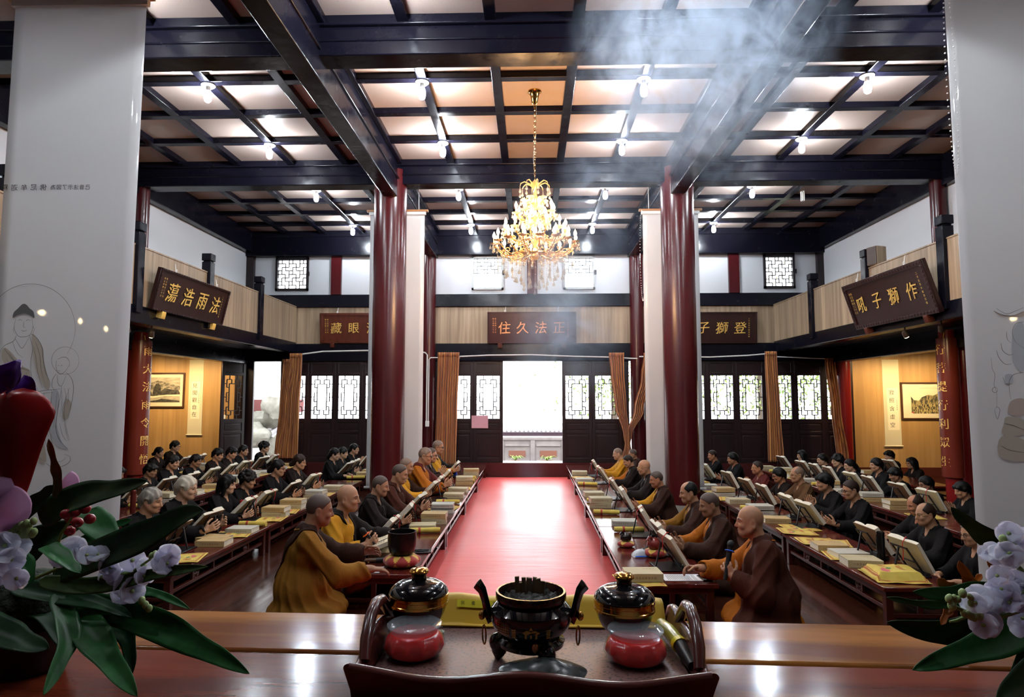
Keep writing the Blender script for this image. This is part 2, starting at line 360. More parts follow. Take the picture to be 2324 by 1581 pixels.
def plaque(label, W_, H_, loc, rz, lean, chars, mat, letter, border, csize, slant=0, small=True, hooks='gold'):
    e = empty('plaque', loc, rz, label, 'sign'); e.rotation_euler = Euler((lean, 0, rz), 'XYZ')
    d = .06
    MB().box(-W_ / 2, W_ / 2, 0, d, 0, H_).build('board', mat, e, bevel=.008)
    f = MB(); b = border
    f.box(-W_ / 2, W_ / 2, -.018, 0, 0, b).box(-W_ / 2, W_ / 2, -.018, 0, H_ - b, H_).box(-W_ / 2, -W_ / 2 + b, -.018, 0, b, H_ - b).box(W_ / 2 - b, W_ / 2, -.018, 0, b, H_ - b)
    n = 30
    for k in range(n):
        x = -W_ / 2 + W_ * (k + .5) / n
        for z in (b * .5, H_ - b * .5): f.box(x - W_ / n * .3, x + W_ / n * .3, -.024, -.016, z - b * .25, z + b * .25)
    for k in range(10):
        z = b + (H_ - 2 * b) * (k + .5) / 10
        for x in (-W_ / 2 + b * .5, W_ / 2 - b * .5): f.box(x - b * .25, x + b * .25, -.024, -.016, z - .02, z + .02)
    f.build('carved_border', mat, e, bevel=.003)
    m = MB(); k = len(chars)
    for i, ch in enumerate(chars):
        x = (i - (k - 1) / 2) * (W_ * .62 / max(k - 1, 1)); put_char(m, ch, lambda u, v, q, x=x: (x + u, -.012 - q * .5, H_ / 2 + v), csize, slant=slant, xs=1.0, wob=.025)
    m.build('lettering', letter, e)
    if small:
        m = MB()
        for x0 in (-W_ * .41, -W_ * .435, W_ * .41):
            for j in range(9 if x0 > 0 else 7): put_char(m, '佛曆二千五百年春吉日敬立'[(j + int(x0 * 3)) % 12], lambda u, v, q, j=j: (x0 + u, -.004 - q * .2, H_ * .78 - j * H_ * .07 + v), H_ * .05)
        m.build('inscription', letter, e)
    if hooks:
        for x in (-W_ * .36, W_ * .36):
            m = MB().box(x - .045, x + .045, -.03, .06, -.1, .005); 
            for q in range(3): m.box(x - .035 + q * .028, x - .02 + q * .028, -.037, -.028, -.09, -.01)
            m.build('bracket', gold_m if hooks == 'gold' else redplaque_m, e, bevel=.004)
        for x in (-W_ * .3, W_ * .3):
            MB().tube([(x, .03, H_), (x, .05, H_ + .05), (x + .01, .08, H_ + .12)], .006, 6).tube([(x + .02 * math.cos(a), .03, H_ + .02 + .02 * math.sin(a)) for a in [PI * k / 5 for k in range(10)]], .005, 5).build('hook', china_m, e)
    return e
china_m = M('white_china', (.75, .75, .73), .3)
plaque('dark wooden plaque with four golden characters tilted out from the left gallery', 2.02, .6, (X0 - XG + .10, 9.65, 2.98), PI / 2, .22, '蕩浩雨法', plaque_m, gold_m, .03, .30, slant=.12)
plaque('dark plaque with key-pattern border and four golden characters on the right gallery', 2.12, .74, (X0 + XG - .12, 9.45, 2.86), -PI / 2, .30, '吼子獅作', plaque_m, gold_m, .07, .26, slant=.1, hooks='red')
plaque('wine red plaque with four copper seal-script characters above the open door', 1.98, .71, (.03, 14.27, 2.97), 0, .09, '住久法正', winep_m, copper_m, .03, .29, hooks='red')
plaque('red and gold plaque half hidden behind the left column', 1.95, .68, (-3.78, 14.28, 2.99), 0, .10, '藏眼法正', redplaque_m, gold_m, .06, .26, hooks='red')
plaque('dark plaque half hidden behind the right column', 1.95, .7, (4.05, 14.28, 2.96), 0, .10, '座子獅登', plaque_m, gold_m, .03, .28, slant=.08, hooks=None)
# ---------------------------------------------------------------- couplet boards on the columns
def couplet(x, side, chars, label, y=10.07):
    e = empty('couplet_board', (x, y, .55), 0, label, 'couplet board')
    r0, r1, H_ = .122, .155, 2.12; A = math.radians(75); m = MB(); n = 18
    ctr = math.radians(-40) if side < 0 else math.radians(180 + 40)
    ang = [ctr - A + 2 * A * k / n for k in range(n + 1)]
    vs = [(r * math.cos(a), r * math.sin(a), z) for z in (0, H_) for r in (r0, r1) for a in ang]; q = n + 1; fs = []
    for k in range(n): fs += [(q + k, q + k + 1, 3 * q + k + 1, 3 * q + k), (k + 1, k, 2 * q + k, 2 * q + k + 1), (k, k + 1, q + k + 1, q + k), (2 * q + k + 1, 2 * q + k, 3 * q + k, 3 * q + k + 1)]
    fs += [(0, q, 3 * q, 2 * q), (n, 2 * q + n, 3 * q + n, q + n)]
    m.add(vs, fs).build('board', M('couplet_lacquer', (.13, .02, .012), .25), e)
    g = MB(); am = ctr + (.42 if side < 0 else -.42)
    for i, ch in enumerate(chars):
        z = H_ - .17 - i * .285
        put_char(g, ch, lambda u, v, p: ((r1 + .002 + p * .3) * math.cos(am + u / r1), (r1 + .002 + p * .3) * math.sin(am + u / r1), z + v), .17)
    g.build('lettering', gold_m, e)
    MB().tube([(r1 * math.cos(ctr), r1 * math.sin(ctr), H_), (r0 * math.cos(ctr), r0 * math.sin(ctr), H_ + .08)], .008, 6).build('hook', gold_m, e)
couplet(X0 - 6.30, -1, '雨大法雨令開悟', 'curved red couplet board with golden characters on the left side column')
couplet(X0 + 6.42, 1, '行菩提行利眾生', 'curved red couplet board with golden characters on the right side column')
# ---------------------------------------------------------------- pictures and scrolls on the veneer walls
paper_m = M('rice_paper', (.74, .66, .47), .8, noise=(3, ONE, 3, .3, .8), col2=(.66, .57, .38)); mount_m = M('scroll_silk', (.62, .55, .36), .7, bump=(200, ONE, .1, .002)); frame_m = M('picture_frame', (.07, .03, .015), .35)
wash_m = M('ink_wash', (.10, .09, .07), .85, noise=(14, (1, 1, 2.2), 6, .4, .6), col2=(.36, .31, .22)); dark_ink_m = M('dark_ink', (.022, .02, .018), .85, noise=(18, ONE, 5, .35, .65), col2=(.09, .08, .06)); pale_ink_m = M('pale_ink', (.48, .42, .3), .85, noise=(6, (1, 1, 4), 4, .35, .65), col2=(.3, .26, .19)); mid_ink_m = M('stroke_ink', (.30, .24, .1), .85, noise=(30, (1, 1, .35), 6, .42, .58), col2=(.05, .045, .03))
YA = 14.38
def picture(label, x0, x1, z0, z1, shapes):
    e = empty('framed_painting', ((x0 + x1) / 2, YA, z0), 0, label, 'painting'); W_, H_ = x1 - x0, z1 - z0; h = W_ / 2; f = .035
    MB().box(-h, h, -.03, 0, 0, f).box(-h, h, -.03, 0, H_ - f, H_).box(-h, -h + f, -.03, 0, f, H_ - f).box(h - f, h, -.03, 0, f, H_ - f).build('frame', frame_m, e, bevel=.004)
    MB().box(-h + f, h - f, -.012, -.004, f, H_ - f).build('mat_board', paper_m, e)
    m = MB(); mats = []; y = -.0125
    for poly, mt in shapes:
        if mt not in mats: mats.append(mt)
        m.cur = mats.index(mt); y -= .0006; m.add([(-h + W_ * a, y, H_ * b) for a, b in poly], [tuple(range(len(poly)))])
    m.build('painting', mats, e, smooth=0)
    return e
def ridge(pts, base): return [(a, b) for a, b in pts] + [(pts[-1][0], base), (pts[0][0], base)]
picture('framed ink landscape with dark rocks on the left veneer wall', -8.92, -7.88, 1.53, 2.33, [
    ([(.12, .16), (.9, .16), (.9, .86), (.12, .86)], pale_ink_m), (ridge([(.12, .62), (.25, .7), (.4, .78), (.55, .72), (.75, .66), (.9, .6)], .5), wash_m),
    (ridge([(.42, .42), (.5, .5), (.56, .56), (.7, .52), (.86, .5), (.9, .42)], .36), dark_ink_m), ([(.18, .3), (.2, .46), (.24, .5), (.28, .4), (.3, .28)], dark_ink_m), ([(.28, .32), (.31, .56), (.36, .68), (.42, .7), (.47, .6), (.48, .42), (.4, .34)], dark_ink_m),
    ([(.12, .18), (.4, .22), (.5, .26), (.9, .2), (.9, .16), (.12, .16)], dark_ink_m), ([(.12, .28), (.3, .27), (.6, .34), (.9, .32), (.9, .38), (.6, .37), (.3, .33), (.12, .36)], paper_m)])
picture('framed ink drawing of wooded hills on the right veneer wall', 8.16, 9.44, 1.28, 2.10, [
    (ridge([(.17, .62), (.22, .52), (.3, .5), (.36, .6), (.46, .66), (.55, .64), (.66, .72), (.76, .76), (.9, .70)], .18), mid_ink_m),
    (ridge([(.2, .3), (.3, .42), (.42, .4), (.5, .46), (.62, .4), (.75, .44), (.9, .36)], .16), M('hatched_ink', (.42, .33, .13), .85, noise=(60, (1, 1, .3), 5, .45, .55), col2=(.035, .03, .02))), ([(.18, .17), (.21, .17), (.21, .2), (.18, .2)], M('seal_red', (.5, .06, .04), .7)),
    ([(.3, .84), (.68, .84), (.68, .845), (.3, .845)], wash_m)])
def wall_scroll(label, xc, w_, z0, z1, chars, cw, cz0, cz1, off):
    e = empty('hanging_scroll', (xc, YA - .005, z0), 0, label, 'scroll'); H_ = z1 - z0
    MB().box(-w_ / 2, w_ / 2, -.006, 0, 0, H_).build('silk_mount', mount_m, e)
    MB().tube([(-w_ / 2 - .02, -.012, 0), (w_ / 2 + .02, -.012, 0)], .016, 10).build('roller', mount_m, e)
    MB().box(-cw / 2 + off, cw / 2 + off, -.0085, -.006, cz0 - z0, cz1 - z0).build('paper', M('scroll_paper', (.78, .70, .5), .8), e)
    m = MB(); n = len(chars); st = (cz1 - cz0) / (n + .25)
    for i, ch in enumerate(chars): put_char(m, ch, lambda u, v, q: (off - .02 + u, -.009 - q * .05, cz1 - z0 - st * (i + .6) + v), .115)
    for j in range(6): put_char(m, '丙申仲夏敬書'[j], lambda u, v, q: (off + cw * .36 + u, -.009 - q * .05, cz1 - z0 - .28 - j * .04 + v), .03)
    m.build('calligraphy', ink_m, e)
wall_scroll('hanging calligraphy scroll beside the rock painting, left veneer wall', -7.62, .33, .92, 2.62, '見聞觀自在', .21, 1.28, 2.13, .0)
wall_scroll('hanging calligraphy scroll beside the hills painting, right veneer wall', 7.96, .36, .70, 2.6, '寂照含虛空', .25, 1.05, 1.98, .02)
sw = box_obj('light_switch', china_m, (-6.98, -6.91, 14.365, 14.38, 1.28, 1.37), bevel=.004); tag(sw, 'small white light switch on the left veneer wall', 'switch')
# ---------------------------------------------------------------- spotlights under the galleries (their beams fall on the veneer walls)
warm_m = M('lit_lens', (1, .9, .7), .3, emit=((1, .74, .40), 70)); can_m = M('lamp_can', (.05, .03, .02), .35)
def spot(loc, aim, power, label, size=1.3, lens=True):
    e = empty('spotlight', loc, 0, label, 'spotlight', 'warm gallery spotlights'); d = (Vector(aim) - Vector(loc)).normalized(); q = d.to_track_quat('-Z', 'Y')
    p = Vector((0, 0, -.06)); R = q.to_matrix()
    m = MB(); m.tube([Vector((0, 0, 0)), Vector((0, 0, .09))], .012, 8).build('stem', can_m, e)
    m = MB(); m.tube([R @ Vector((0, 0, z)) for z in (.05, .03, -.05)], [.02, .035, .04], 14).build('lamp_can', can_m, e)
    if lens: MB().lathe([(0, 0), (.033, .002), (.033, .004), (0, .012)], n=12).build('lens', warm_m, e, rot=(q @ Euler((PI, 0, 0)).to_quaternion()).to_euler(), loc=d * .052)
    if power:
        l = bpy.data.lights.new('spot_beam', 'SPOT'); l.energy = power; l.color = (1, .72, .38); l.spot_size = size; l.spot_blend = .8; l.shadow_soft_size = .04
        o = bpy.data.objects.new('spot_beam', l); COL.objects.link(o); o.parent = e; o.location = d * .07; o.rotation_euler = q.to_euler()
for s, n, xs in ((-1, 'left', (-7.05, -7.75, -8.55)), (1, 'right', (7.4, 8.1, 8.85))):
    for x, w_ in zip(xs, ('nearest the hall', 'middle one', 'outermost')): spot((x, 13.25, 2.75), (x, 14.38, 1.45), SPOTW, 'spotlight washing the %s veneer wall, %s of three' % (n, w_), 1.9)
spot((-5.55, 8.6, 2.70), (-6.35, 10.05, 1.6), 22, 'nearer of two lit spotlights under the left gallery'); spot((-5.48, 9.05, 2.68), (-6.4, 10.1, .9), 16, 'farther of two lit spotlights under the left gallery')
spot((5.55, 8.75, 2.69), (6.6, 10.05, 1.6), 22, 'nearer of two lit spotlights under the right gallery'); spot((5.5, 9.5, 2.69), (6.7, 10.1, .9), 16, 'farther of two lit spotlights under the right gallery')
for s, n, ys in ((-1, 'left', (1.2, 2.0, 2.8)), (1, 'right', (1.65, 2.3))):
    for y, w_ in zip(ys, ('above the near scroll, nearest the altar', 'above the near scroll, next from the altar', 'above the near scroll, third from the altar')): spot((s * 5.5 + .05, y, 2.69), (s * 3.5, 4.75, 1.2), 0, 'lit spotlight under the %s gallery %s' % (n, w_))
# ---------------------------------------------------------------- carpet, curtains, pipes
red_m = M('red_carpet', (.86, .085, .08), .36, spec=.6, noise=(2.2, (1, .5, 1), 4, .3, .75), col2=(.76, .07, .065), bump=(4, (.5, 2.2, 1), .2, .025), sheen=.1)
nt = red_m.node_tree
def carpet_fn(u, v):
    x = -1.12 + 2.08 * u; y = 2.2 + 12.05 * v
    return (x, y, .012 + .004 * math.sin(y * 4.1 + x * .8) * math.sin(x * 2) + .005 * max(0, math.sin(y * 1.7 + .6 * math.sin(x * 3))) ** 8)
cp = MB().grid(carpet_fn, 30, 220).build('red_carpet', red_m, solid=.01); tag(cp, 'long red carpet down the aisle to the open door', 'carpet')
cur_m = M('striped_curtain', (.52, .20, .042), .75, sheen=.2, noise=(34, (1, 1, .015), 2, .42, .6), col2=(.27, .075, .02))
def curtain(label, pts, tops, y=13.95, amp=.035, n=9, group='orange striped curtains'):
    # pts: rows (z, x left, x right) from the top down
    def fn(u, v):
        t = v * (len(pts) - 1); i = min(int(t), len(pts) - 2); f = t - i; f = f * f * (3 - 2 * f)
        z, a, b = [pts[i][k] + (pts[i + 1][k] - pts[i][k]) * (t - i if k == 0 else f) for k in range(3)]
        wd = b - a; return (a + wd * u, y + min(amp, wd * .2) * math.sin(u * n * 2 * PI + .5 * math.sin(v * 5)) + .012 * math.sin(u * 31), z)
    e = empty('curtain', (0, 0, 0), 0, label, 'curtain', group)
    MB().grid(fn, n * 12, 40).build('drape', cur_m, e, smooth=60, solid=.006)
    z, a, b = pts[0]
    MB().grid(lambda u, v: (a + (b - a) * u, y - .006 + amp * 1.15 * math.sin(u * n * 2 * PI), z + .03 - .09 * v), n * 12, 2).build('heading', cur_m, e, smooth=60, solid=.008)
    return e
zc = 2.72
curtain('straight orange curtain beside the open side door at left', [(2.70, -5.30, -5.02), (1.5, -5.42, -5.06), (.45, -5.55, -5.06)], 0, 13.9)
curtain('folded orange curtain tucked behind the straight one at left', [(2.58, -5.5, -5.28), (1.5, -5.55, -5.36), (.5, -5.62, -5.45)], 0, 14.02, n=4)
curtain('straight orange curtain between left rear column and door', [(2.72, -2.03, -1.56), (1.5, -2.05, -1.60), (.3, -2.08, -1.62)], 0, 13.95)
e = curtain('orange curtain tied to the right rear column, left half of the pair', [(2.70, 1.70, 2.02), (2.3, 1.74, 2.02), (1.6, 1.82, 2.06), (.95, 1.99, 2.10), (.78, 2.02, 2.10), (.3, 1.88, 2.22)], 0, 13.85, n=6)
curtain('orange curtain tied to the right rear column, right half of the pair', [(2.70, 2.46, 2.66), (2.2, 2.40, 2.60), (1.5, 2.24, 2.44), (.95, 2.06, 2.18), (.78, 2.05, 2.14), (.3, 1.98, 2.26)], 0, 13.93, n=5)
curtain('straight orange curtain across the right row of lattice doors', [(2.72, 5.04, 5.28), (1.5, 5.06, 5.32), (.4, 5.04, 5.36)], 0, 13.85, n=6)
curtain('orange curtain gathered against the corner column at right', [(2.58, 6.36, 6.56), (1.5, 6.46, 6.64), (.45, 6.52, 6.76)], 0, 13.95, n=4)
pipe_m = M('white_pipe', (.66, .66, .64), .4)
o = MB().tube([(-5.05, 13.98, 2.72), (-4.6, 14.0, 2.78), (-3.6, 14.02, 2.80), (-2.62, 14.02, 2.80), (-2.42, 14.02, 2.80)], .016, 8).build('curtain_rod', pipe_m); tag(o, 'white rod bowed above the left lattice doors', 'rod')
o = MB().tube([(-1.58, 13.98, 2.66), (-.9, 14.0, 2.69), (.0, 14.02, 2.70), (1.0, 14.0, 2.66), (1.72, 13.95, 2.64), (2.2, 14.1, 2.62), (2.36, 14.15, 2.62)], .014, 8).build('curtain_rod', pipe_m); tag(o, 'white rod running above the open middle door', 'rod')
o = MB().tube([(2.40, 14.14, 2.66), (2.9, 14.0, 2.66), (3.9, 14.02, 2.64), (4.7, 13.95, 2.67), (5.08, 13.86, 2.70), (5.2, 13.86, 2.70)], .014, 8).build('curtain_rod', pipe_m); tag(o, 'white rod above the right lattice doors', 'rod')
o = MB().tube([(5.2, 13.87, 2.64), (6.4, 13.98, 2.60)], .012, 8).build('curtain_rod', pipe_m); tag(o, 'thin rod between the two right curtains', 'rod')
cd = empty('wall_conduit', (0, 14.1, 0), 0, 'white conduit dropping down beside the left rear column to a switch', 'conduit')
MB().tube([(-2.42, -.1, 2.76), (-2.32, -.1, 2.75), (-2.275, -.1, 2.70), (-2.28, -.1, 1.25)], .014, 8).build('pipe', pipe_m, cd); MB().tube([(-1.56, .0, 2.64), (-2.20, -.06, 2.64), (-2.235, -.1, 2.60), (-2.24, -.1, 1.25)], .012, 8).build('pipe', pipe_m, cd)
MB().box(-2.30, -2.22, -.12, -.07, 1.13, 1.25).build('switch_box', china_m, cd, bevel=.004)
o = box_obj('notice_paper', M('pink_paper', (.62, .36, .42), .8), (-1.32, -.95, 14.365, 14.372, 1.08, 1.36)); tag(o, 'pink paper notice on the door leaf left of the opening', 'notice')
sp_ = empty('loudspeaker', (X0 + XG + .05, 10.15, 3.84), -1.2, 'small wooden speaker on the right gallery rail', 'loudspeaker'); MB().box(-.09, .09, -.1, .1, 0, .3).build('cabinet', wood_m, sp_, bevel=.01); MB().box(-.085, .085, -.115, -.1, .01, .29).build('grille', can_m, sp_)
cf = empty('ceiling_bulb', (4.95, 11.5, ZC), 0, 'unlit spiral energy-saving bulb under the right ceiling bay', 'light bulb'); MB().lathe([(0, -.07), (.04, -.06), (.03, 0), (0, 0)], n=14).build('socket', china_m, cf)
m = MB()
for k in range(3): m.tube([(.03 * math.cos(2.1 * k), .03 * math.sin(2.1 * k), -.06), (.03 * math.cos(2.1 * k), .03 * math.sin(2.1 * k), -.24), (.03 * math.cos(2.1 * k + 1), .03 * math.sin(2.1 * k + 1), -.24), (.03 * math.cos(2.1 * k + 1), .03 * math.sin(2.1 * k + 1), -.06)], .011, 8)
m.build('tube_coil', china_m, cf)
# ---------------------------------------------------------------- big cloth scrolls hanging in the hall
cloth_m = M('scroll_cloth', (.80, .79, .77), .4, spec=.4, coat=1, noise=(1.2, (1, 1, 1.6), 3, .3, .75), col2=(.74, .73, .72), bump=(2, (1, 1, .6), .02, .02))
nt = cloth_m.node_tree; b_ = nt.nodes['Principled BSDF']; b_.inputs['Coat Roughness'].default_value = .04; tr = nt.nodes.new('ShaderNodeBsdfTranslucent'); tr.inputs[0].default_value = (.75, .76, .8, 1); mx = nt.nodes.new('ShaderNodeMixShader'); mx.inputs[0].default_value = .35
out = nt.nodes['Material Output']; nt.links.new(b_.outputs[0], mx.inputs[1]); nt.links.new(tr.outputs[0], mx.inputs[2]); nt.links.new(mx.outputs[0], out.inputs[0])
rodwood_m = M('rod_wood', (.35, .17, .07), .4)
def big_scroll(label, x0, x1, y, z0, z1, chain=None, rz=0):
    e = empty('scroll_banner', ((x0 + x1) / 2, y, z0), rz, label, 'scroll', 'tall white scrolls hanging in the hall'); h = (x1 - x0) / 2; H_ = z1 - z0
    MB().grid(lambda u, v: (-h + 2 * h * u, .006 * math.sin(5 * u + 3 * v), H_ * v), 12, 40).build('cloth', cloth_m, e, smooth=60, solid=.002)
    MB().tube([(-h - .03, 0, 0), (h + .03, 0, 0)], .02, 10).build('bottom_roller', pipe_m, e)
    MB().box(-h - .06, h + .06, -.03, .03, H_, H_ + .035).build('top_rod', rodwood_m, e, bevel=.006); MB().box(-h - .02, h + .02, -.02, .02, H_ - .05, H_).build('top_strip', pipe_m, e)
    m = MB()
    for x in (-h + .1, h - .1): m.tube([(x, 0, H_ + .03), (x, 0, 5.5 - z0)], .004, 5)
    m.build('cord', pipe_m, e)
    if chain is not None:
        m = MB(); 
        for k in range(90):
            t = k / 90 * 2 * PI; m.ball((chain + .035 * math.sin(t) * (1 if math.cos(t) < .9 else .8), -.05, H_ - .75 + .75 * math.cos(t)), .0065, 6, 4)
        m.build('ball_chain', china_m, e)
    return e
big_scroll('white scroll hanging behind the left column', -2.67, -1.76, 10.42, .31, 4.85)
big_scroll('white scroll hanging behind the right column', 1.86, 2.77, 10.42, .31, 4.83, chain=-.48)
SL = big_scroll('near white scroll with painted robed figures and mirrored writing at left', -4.12, -3.06, 4.75, .25, 4.9)
SR = big_scroll('near white scroll with faint painting and bead chain at right', 3.19, 4.1, 4.75, .20, 4.9, chain=-.475)
SL.rotation_euler = (0, math.radians(.3), 0); SR.rotation_euler = (0, math.radians(-.3), 0)
# painting on the left near scroll, traced as brush lines on the cloth (metres above the roller, from the cloth's middle)
line_m = M('brush_line', (.16, .15, .14), .8); washbrown_m = M('brown_wash', (.52, .46, .39), .7); washdark_m = M('hair_wash', (.13, .13, .13), .7); washblue_m = M('grey_wash', (.54, .56, .59), .7); washpink_m = M('rose_wash', (.56, .45, .40), .7)
def painting(parent, cx, z0, y, strokes, fills, name='painting'):
    m = MB(); mats = [line_m]
    def P(px, py): q = at_y(px, py, y); return Vector((q.x - cx, -.009, q.z - z0))
    dy = 0
    for mt, poly in fills:
        if mt not in mats: mats.append(mt)
        m.cur = mats.index(mt); dy -= .0004; n = len(poly); ps = []
        for i in range(n):
            p0, p1, p2, p3 = [Vector(poly[(i + k) % n]) for k in (-1, 0, 1, 2)]
            for k in range(4): t = k / 4; ps.append(.5 * ((2 * p1) + (p2 - p0) * t + (2 * p0 - 5 * p1 + 4 * p2 - p3) * t * t + (3 * p1 - p0 - 3 * p2 + p3) * t ** 3))
        m.add([P(*p) + Vector((0, dy, 0)) for p in ps], [tuple(range(len(ps)))])
    m.cur = 0
    for w_, pts in strokes:
        q = [P(*p) for p in pts]; r = []                              # smooth the polyline
        for i in range(len(q) - 1):
            p0, p1, p2, p3 = q[max(i - 1, 0)], q[i], q[i + 1], q[min(i + 2, len(q) - 1)]
            for k in range(5):
                t = k / 5; r.append(.5 * ((2 * p1) + (p2 - p0) * t + (2 * p0 - 5 * p1 + 4 * p2 - p3) * t * t + (3 * p1 - p0 - 3 * p2 + p3) * t ** 3))
        r.append(q[-1]); vs = []; n = len(r)
        for i, p in enumerate(r):
            t = (r[min(i + 1, n - 1)] - r[max(i - 1, 0)]); t.normalize(); nn = Vector((t.z, 0, -t.x)); ww = w_ * .0017 * (.5 + .5 * math.sin(PI * min(1, (i + 1) / n * 1.1)))
            vs += [p + nn * ww + Vector((0, -.003, 0)), p - nn * ww + Vector((0, -.003, 0))]
        m.add(vs, [(2 * i, 2 * i + 2, 2 * i + 3, 2 * i + 1) for i in range(n - 1)])
    return m.build(name, mats, parent, smooth=0)
circ = lambda x, y, r, a0=0, a1=360, n=24: [(x + r * math.cos(math.radians(a0 + (a1 - a0) * k / n)), y + r * math.sin(math.radians(a0 + (a1 - a0) * k / n))) for k in range(n + 1)]
painting(SL, -3.59, .25, 4.75, [
    (1, circ(70, 745, 100, 150, 395)), (.8, circ(148, 818, 31)), (1, [(35, 725), (32, 745), (40, 762), (53, 765), (68, 760), (74, 742), (72, 722)]), (.8, [(40, 728), (46, 726), (50, 729)]), (.8, [(58, 729), (63, 726), (69, 728)]), (.8, [(54, 730), (53, 742), (58, 743)]), (1, [(48, 750), (54, 752), (61, 750)]),
    (1.2, [(37, 762), (30, 775), (10, 785), (0, 800)]), (1.2, [(70, 758), (84, 768), (96, 790), (98, 815), (104, 845), (114, 870), (108, 885)]), (1, [(35, 770), (48, 790), (55, 785), (66, 765)]), (1, [(66, 760), (74, 790), (70, 820), (72, 855), (84, 880)]), (1, [(10, 792), (28, 815), (45, 832), (68, 842)]), (.8, [(28, 775), (38, 800), (52, 812)]),
    (1, [(84, 880), (90, 905), (94, 940), (100, 985), (112, 1030), (118, 1052)]), (1, [(60, 845), (66, 880), (62, 915), (72, 950), (76, 990)]), (.8, [(45, 850), (40, 890), (48, 930), (52, 980)]), (.8, [(74, 870), (80, 920), (84, 970), (92, 1020)]), (.8, [(20, 840), (22, 900), (30, 950)]), (1, [(66, 915), (90, 940), (84, 985)]), (.8, [(100, 890), (104, 940), (110, 990)]),
    (1, [(128, 818), (127, 832), (131, 845), (138, 849), (149, 841), (156, 829)]), (1, [(131, 815), (140, 811), (150, 811), (157, 820), (157, 832)]), (.8, [(131, 830), (135, 829)]), (.8, [(138, 830), (142, 828)]), (.8, [(131, 841), (136, 842)]),
    (1.1, [(150, 845), (160, 855), (166, 870), (166, 895), (160, 925), (154, 950)]), (1.1, [(128, 848), (120, 860), (118, 876), (124, 884)]), (1, [(130, 850), (132, 870), (140, 875), (150, 852)]), (1, [(84, 890), (100, 886), (120, 884), (138, 882)]), (.8, [(86, 896), (104, 892), (122, 890)]),
    (1, [(140, 876), (137, 900), (130, 940), (128, 975), (138, 1000), (154, 1018)]), (1, [(118, 885), (116, 920), (112, 960), (118, 1000), (126, 1030)]), (.8, [(146, 880), (150, 900), (142, 930), (150, 955)]), (.8, [(158, 880), (150, 905), (146, 945), (156, 990), (157, 1000)]), (.8, [(130, 890), (126, 930), (122, 970)]), (.8, [(136, 960), (142, 985), (152, 1000)]), (.7, [(80, 775), (90, 805), (94, 840), (104, 875)]), (.7, [(76, 785), (82, 815), (86, 845), (96, 880)]), (.7, [(20, 800), (38, 825), (56, 840)]), (.7, [(14, 815), (30, 836), (50, 850)]), (.7, [(56, 880), (54, 920), (60, 965), (66, 1000)]), (.7, [(88, 930), (92, 975), (98, 1015)]), (.7, [(66, 1000), (80, 1030), (100, 1045)]), (.7, [(134, 895), (132, 925), (128, 955)]), (.7, [(140, 885), (141, 915), (136, 945)]), (.7, [(154, 880), (156, 900), (152, 920)]), (.7, [(126, 965), (132, 990), (140, 1005)]), (.7, [(146, 960), (152, 985), (156, 1000)]), (.7, [(116, 1030), (124, 1045), (140, 1046), (150, 1036)]), (.8, [(54, 692), (50, 698), (58, 700), (62, 694)]), (.7, [(33, 742), (30, 748), (32, 758)]), (.7, [(74, 740), (77, 748), (74, 758)]), (1, [(106, 1050), (120, 1060), (140, 1058), (158, 1048), (160, 1036), (148, 1030)]),
], [(washdark_m, [(28, 722), (30, 710), (40, 700), (48, 692), (54, 690), (60, 693), (66, 700), (75, 708), (77, 722), (70, 718), (55, 712), (38, 716)]), (washbrown_m, [(72, 758), (86, 772), (97, 792), (100, 825), (112, 870), (104, 880), (84, 845), (74, 800)]), (washbrown_m, [(8, 790), (25, 800), (50, 830), (68, 842), (60, 872), (30, 850), (4, 815)]), (washbrown_m, [(60, 845), (72, 860), (80, 900), (96, 980), (106, 1045), (84, 1040), (70, 960)]), (washbrown_m, [(150, 905), (162, 915), (158, 935), (150, 952), (142, 945)]), (washblue_m, [(118, 890), (134, 892), (128, 950), (140, 1000), (156, 1018), (130, 1010), (112, 960)])])
m = MB(); q = at_y(98, 426, 4.75)
for i, ch in enumerate('釋迦牟尼佛'): put_char(m, ch, lambda u, v, p: (at_y(8 + 22 * i, 428, 4.75).x + 3.59 + u, -.010 - p * .05, q.z - .25 + v), .055, mirror=True)
for i, ch in enumerate('為図了示法音己'): put_char(m, ch, lambda u, v, p: (at_y(118 + 13 * i, 426, 4.75).x + 3.59 + u, -.010 - p * .05, q.z - .25 + v), .042, mirror=True)
m.build('writing', ink_m, SL)
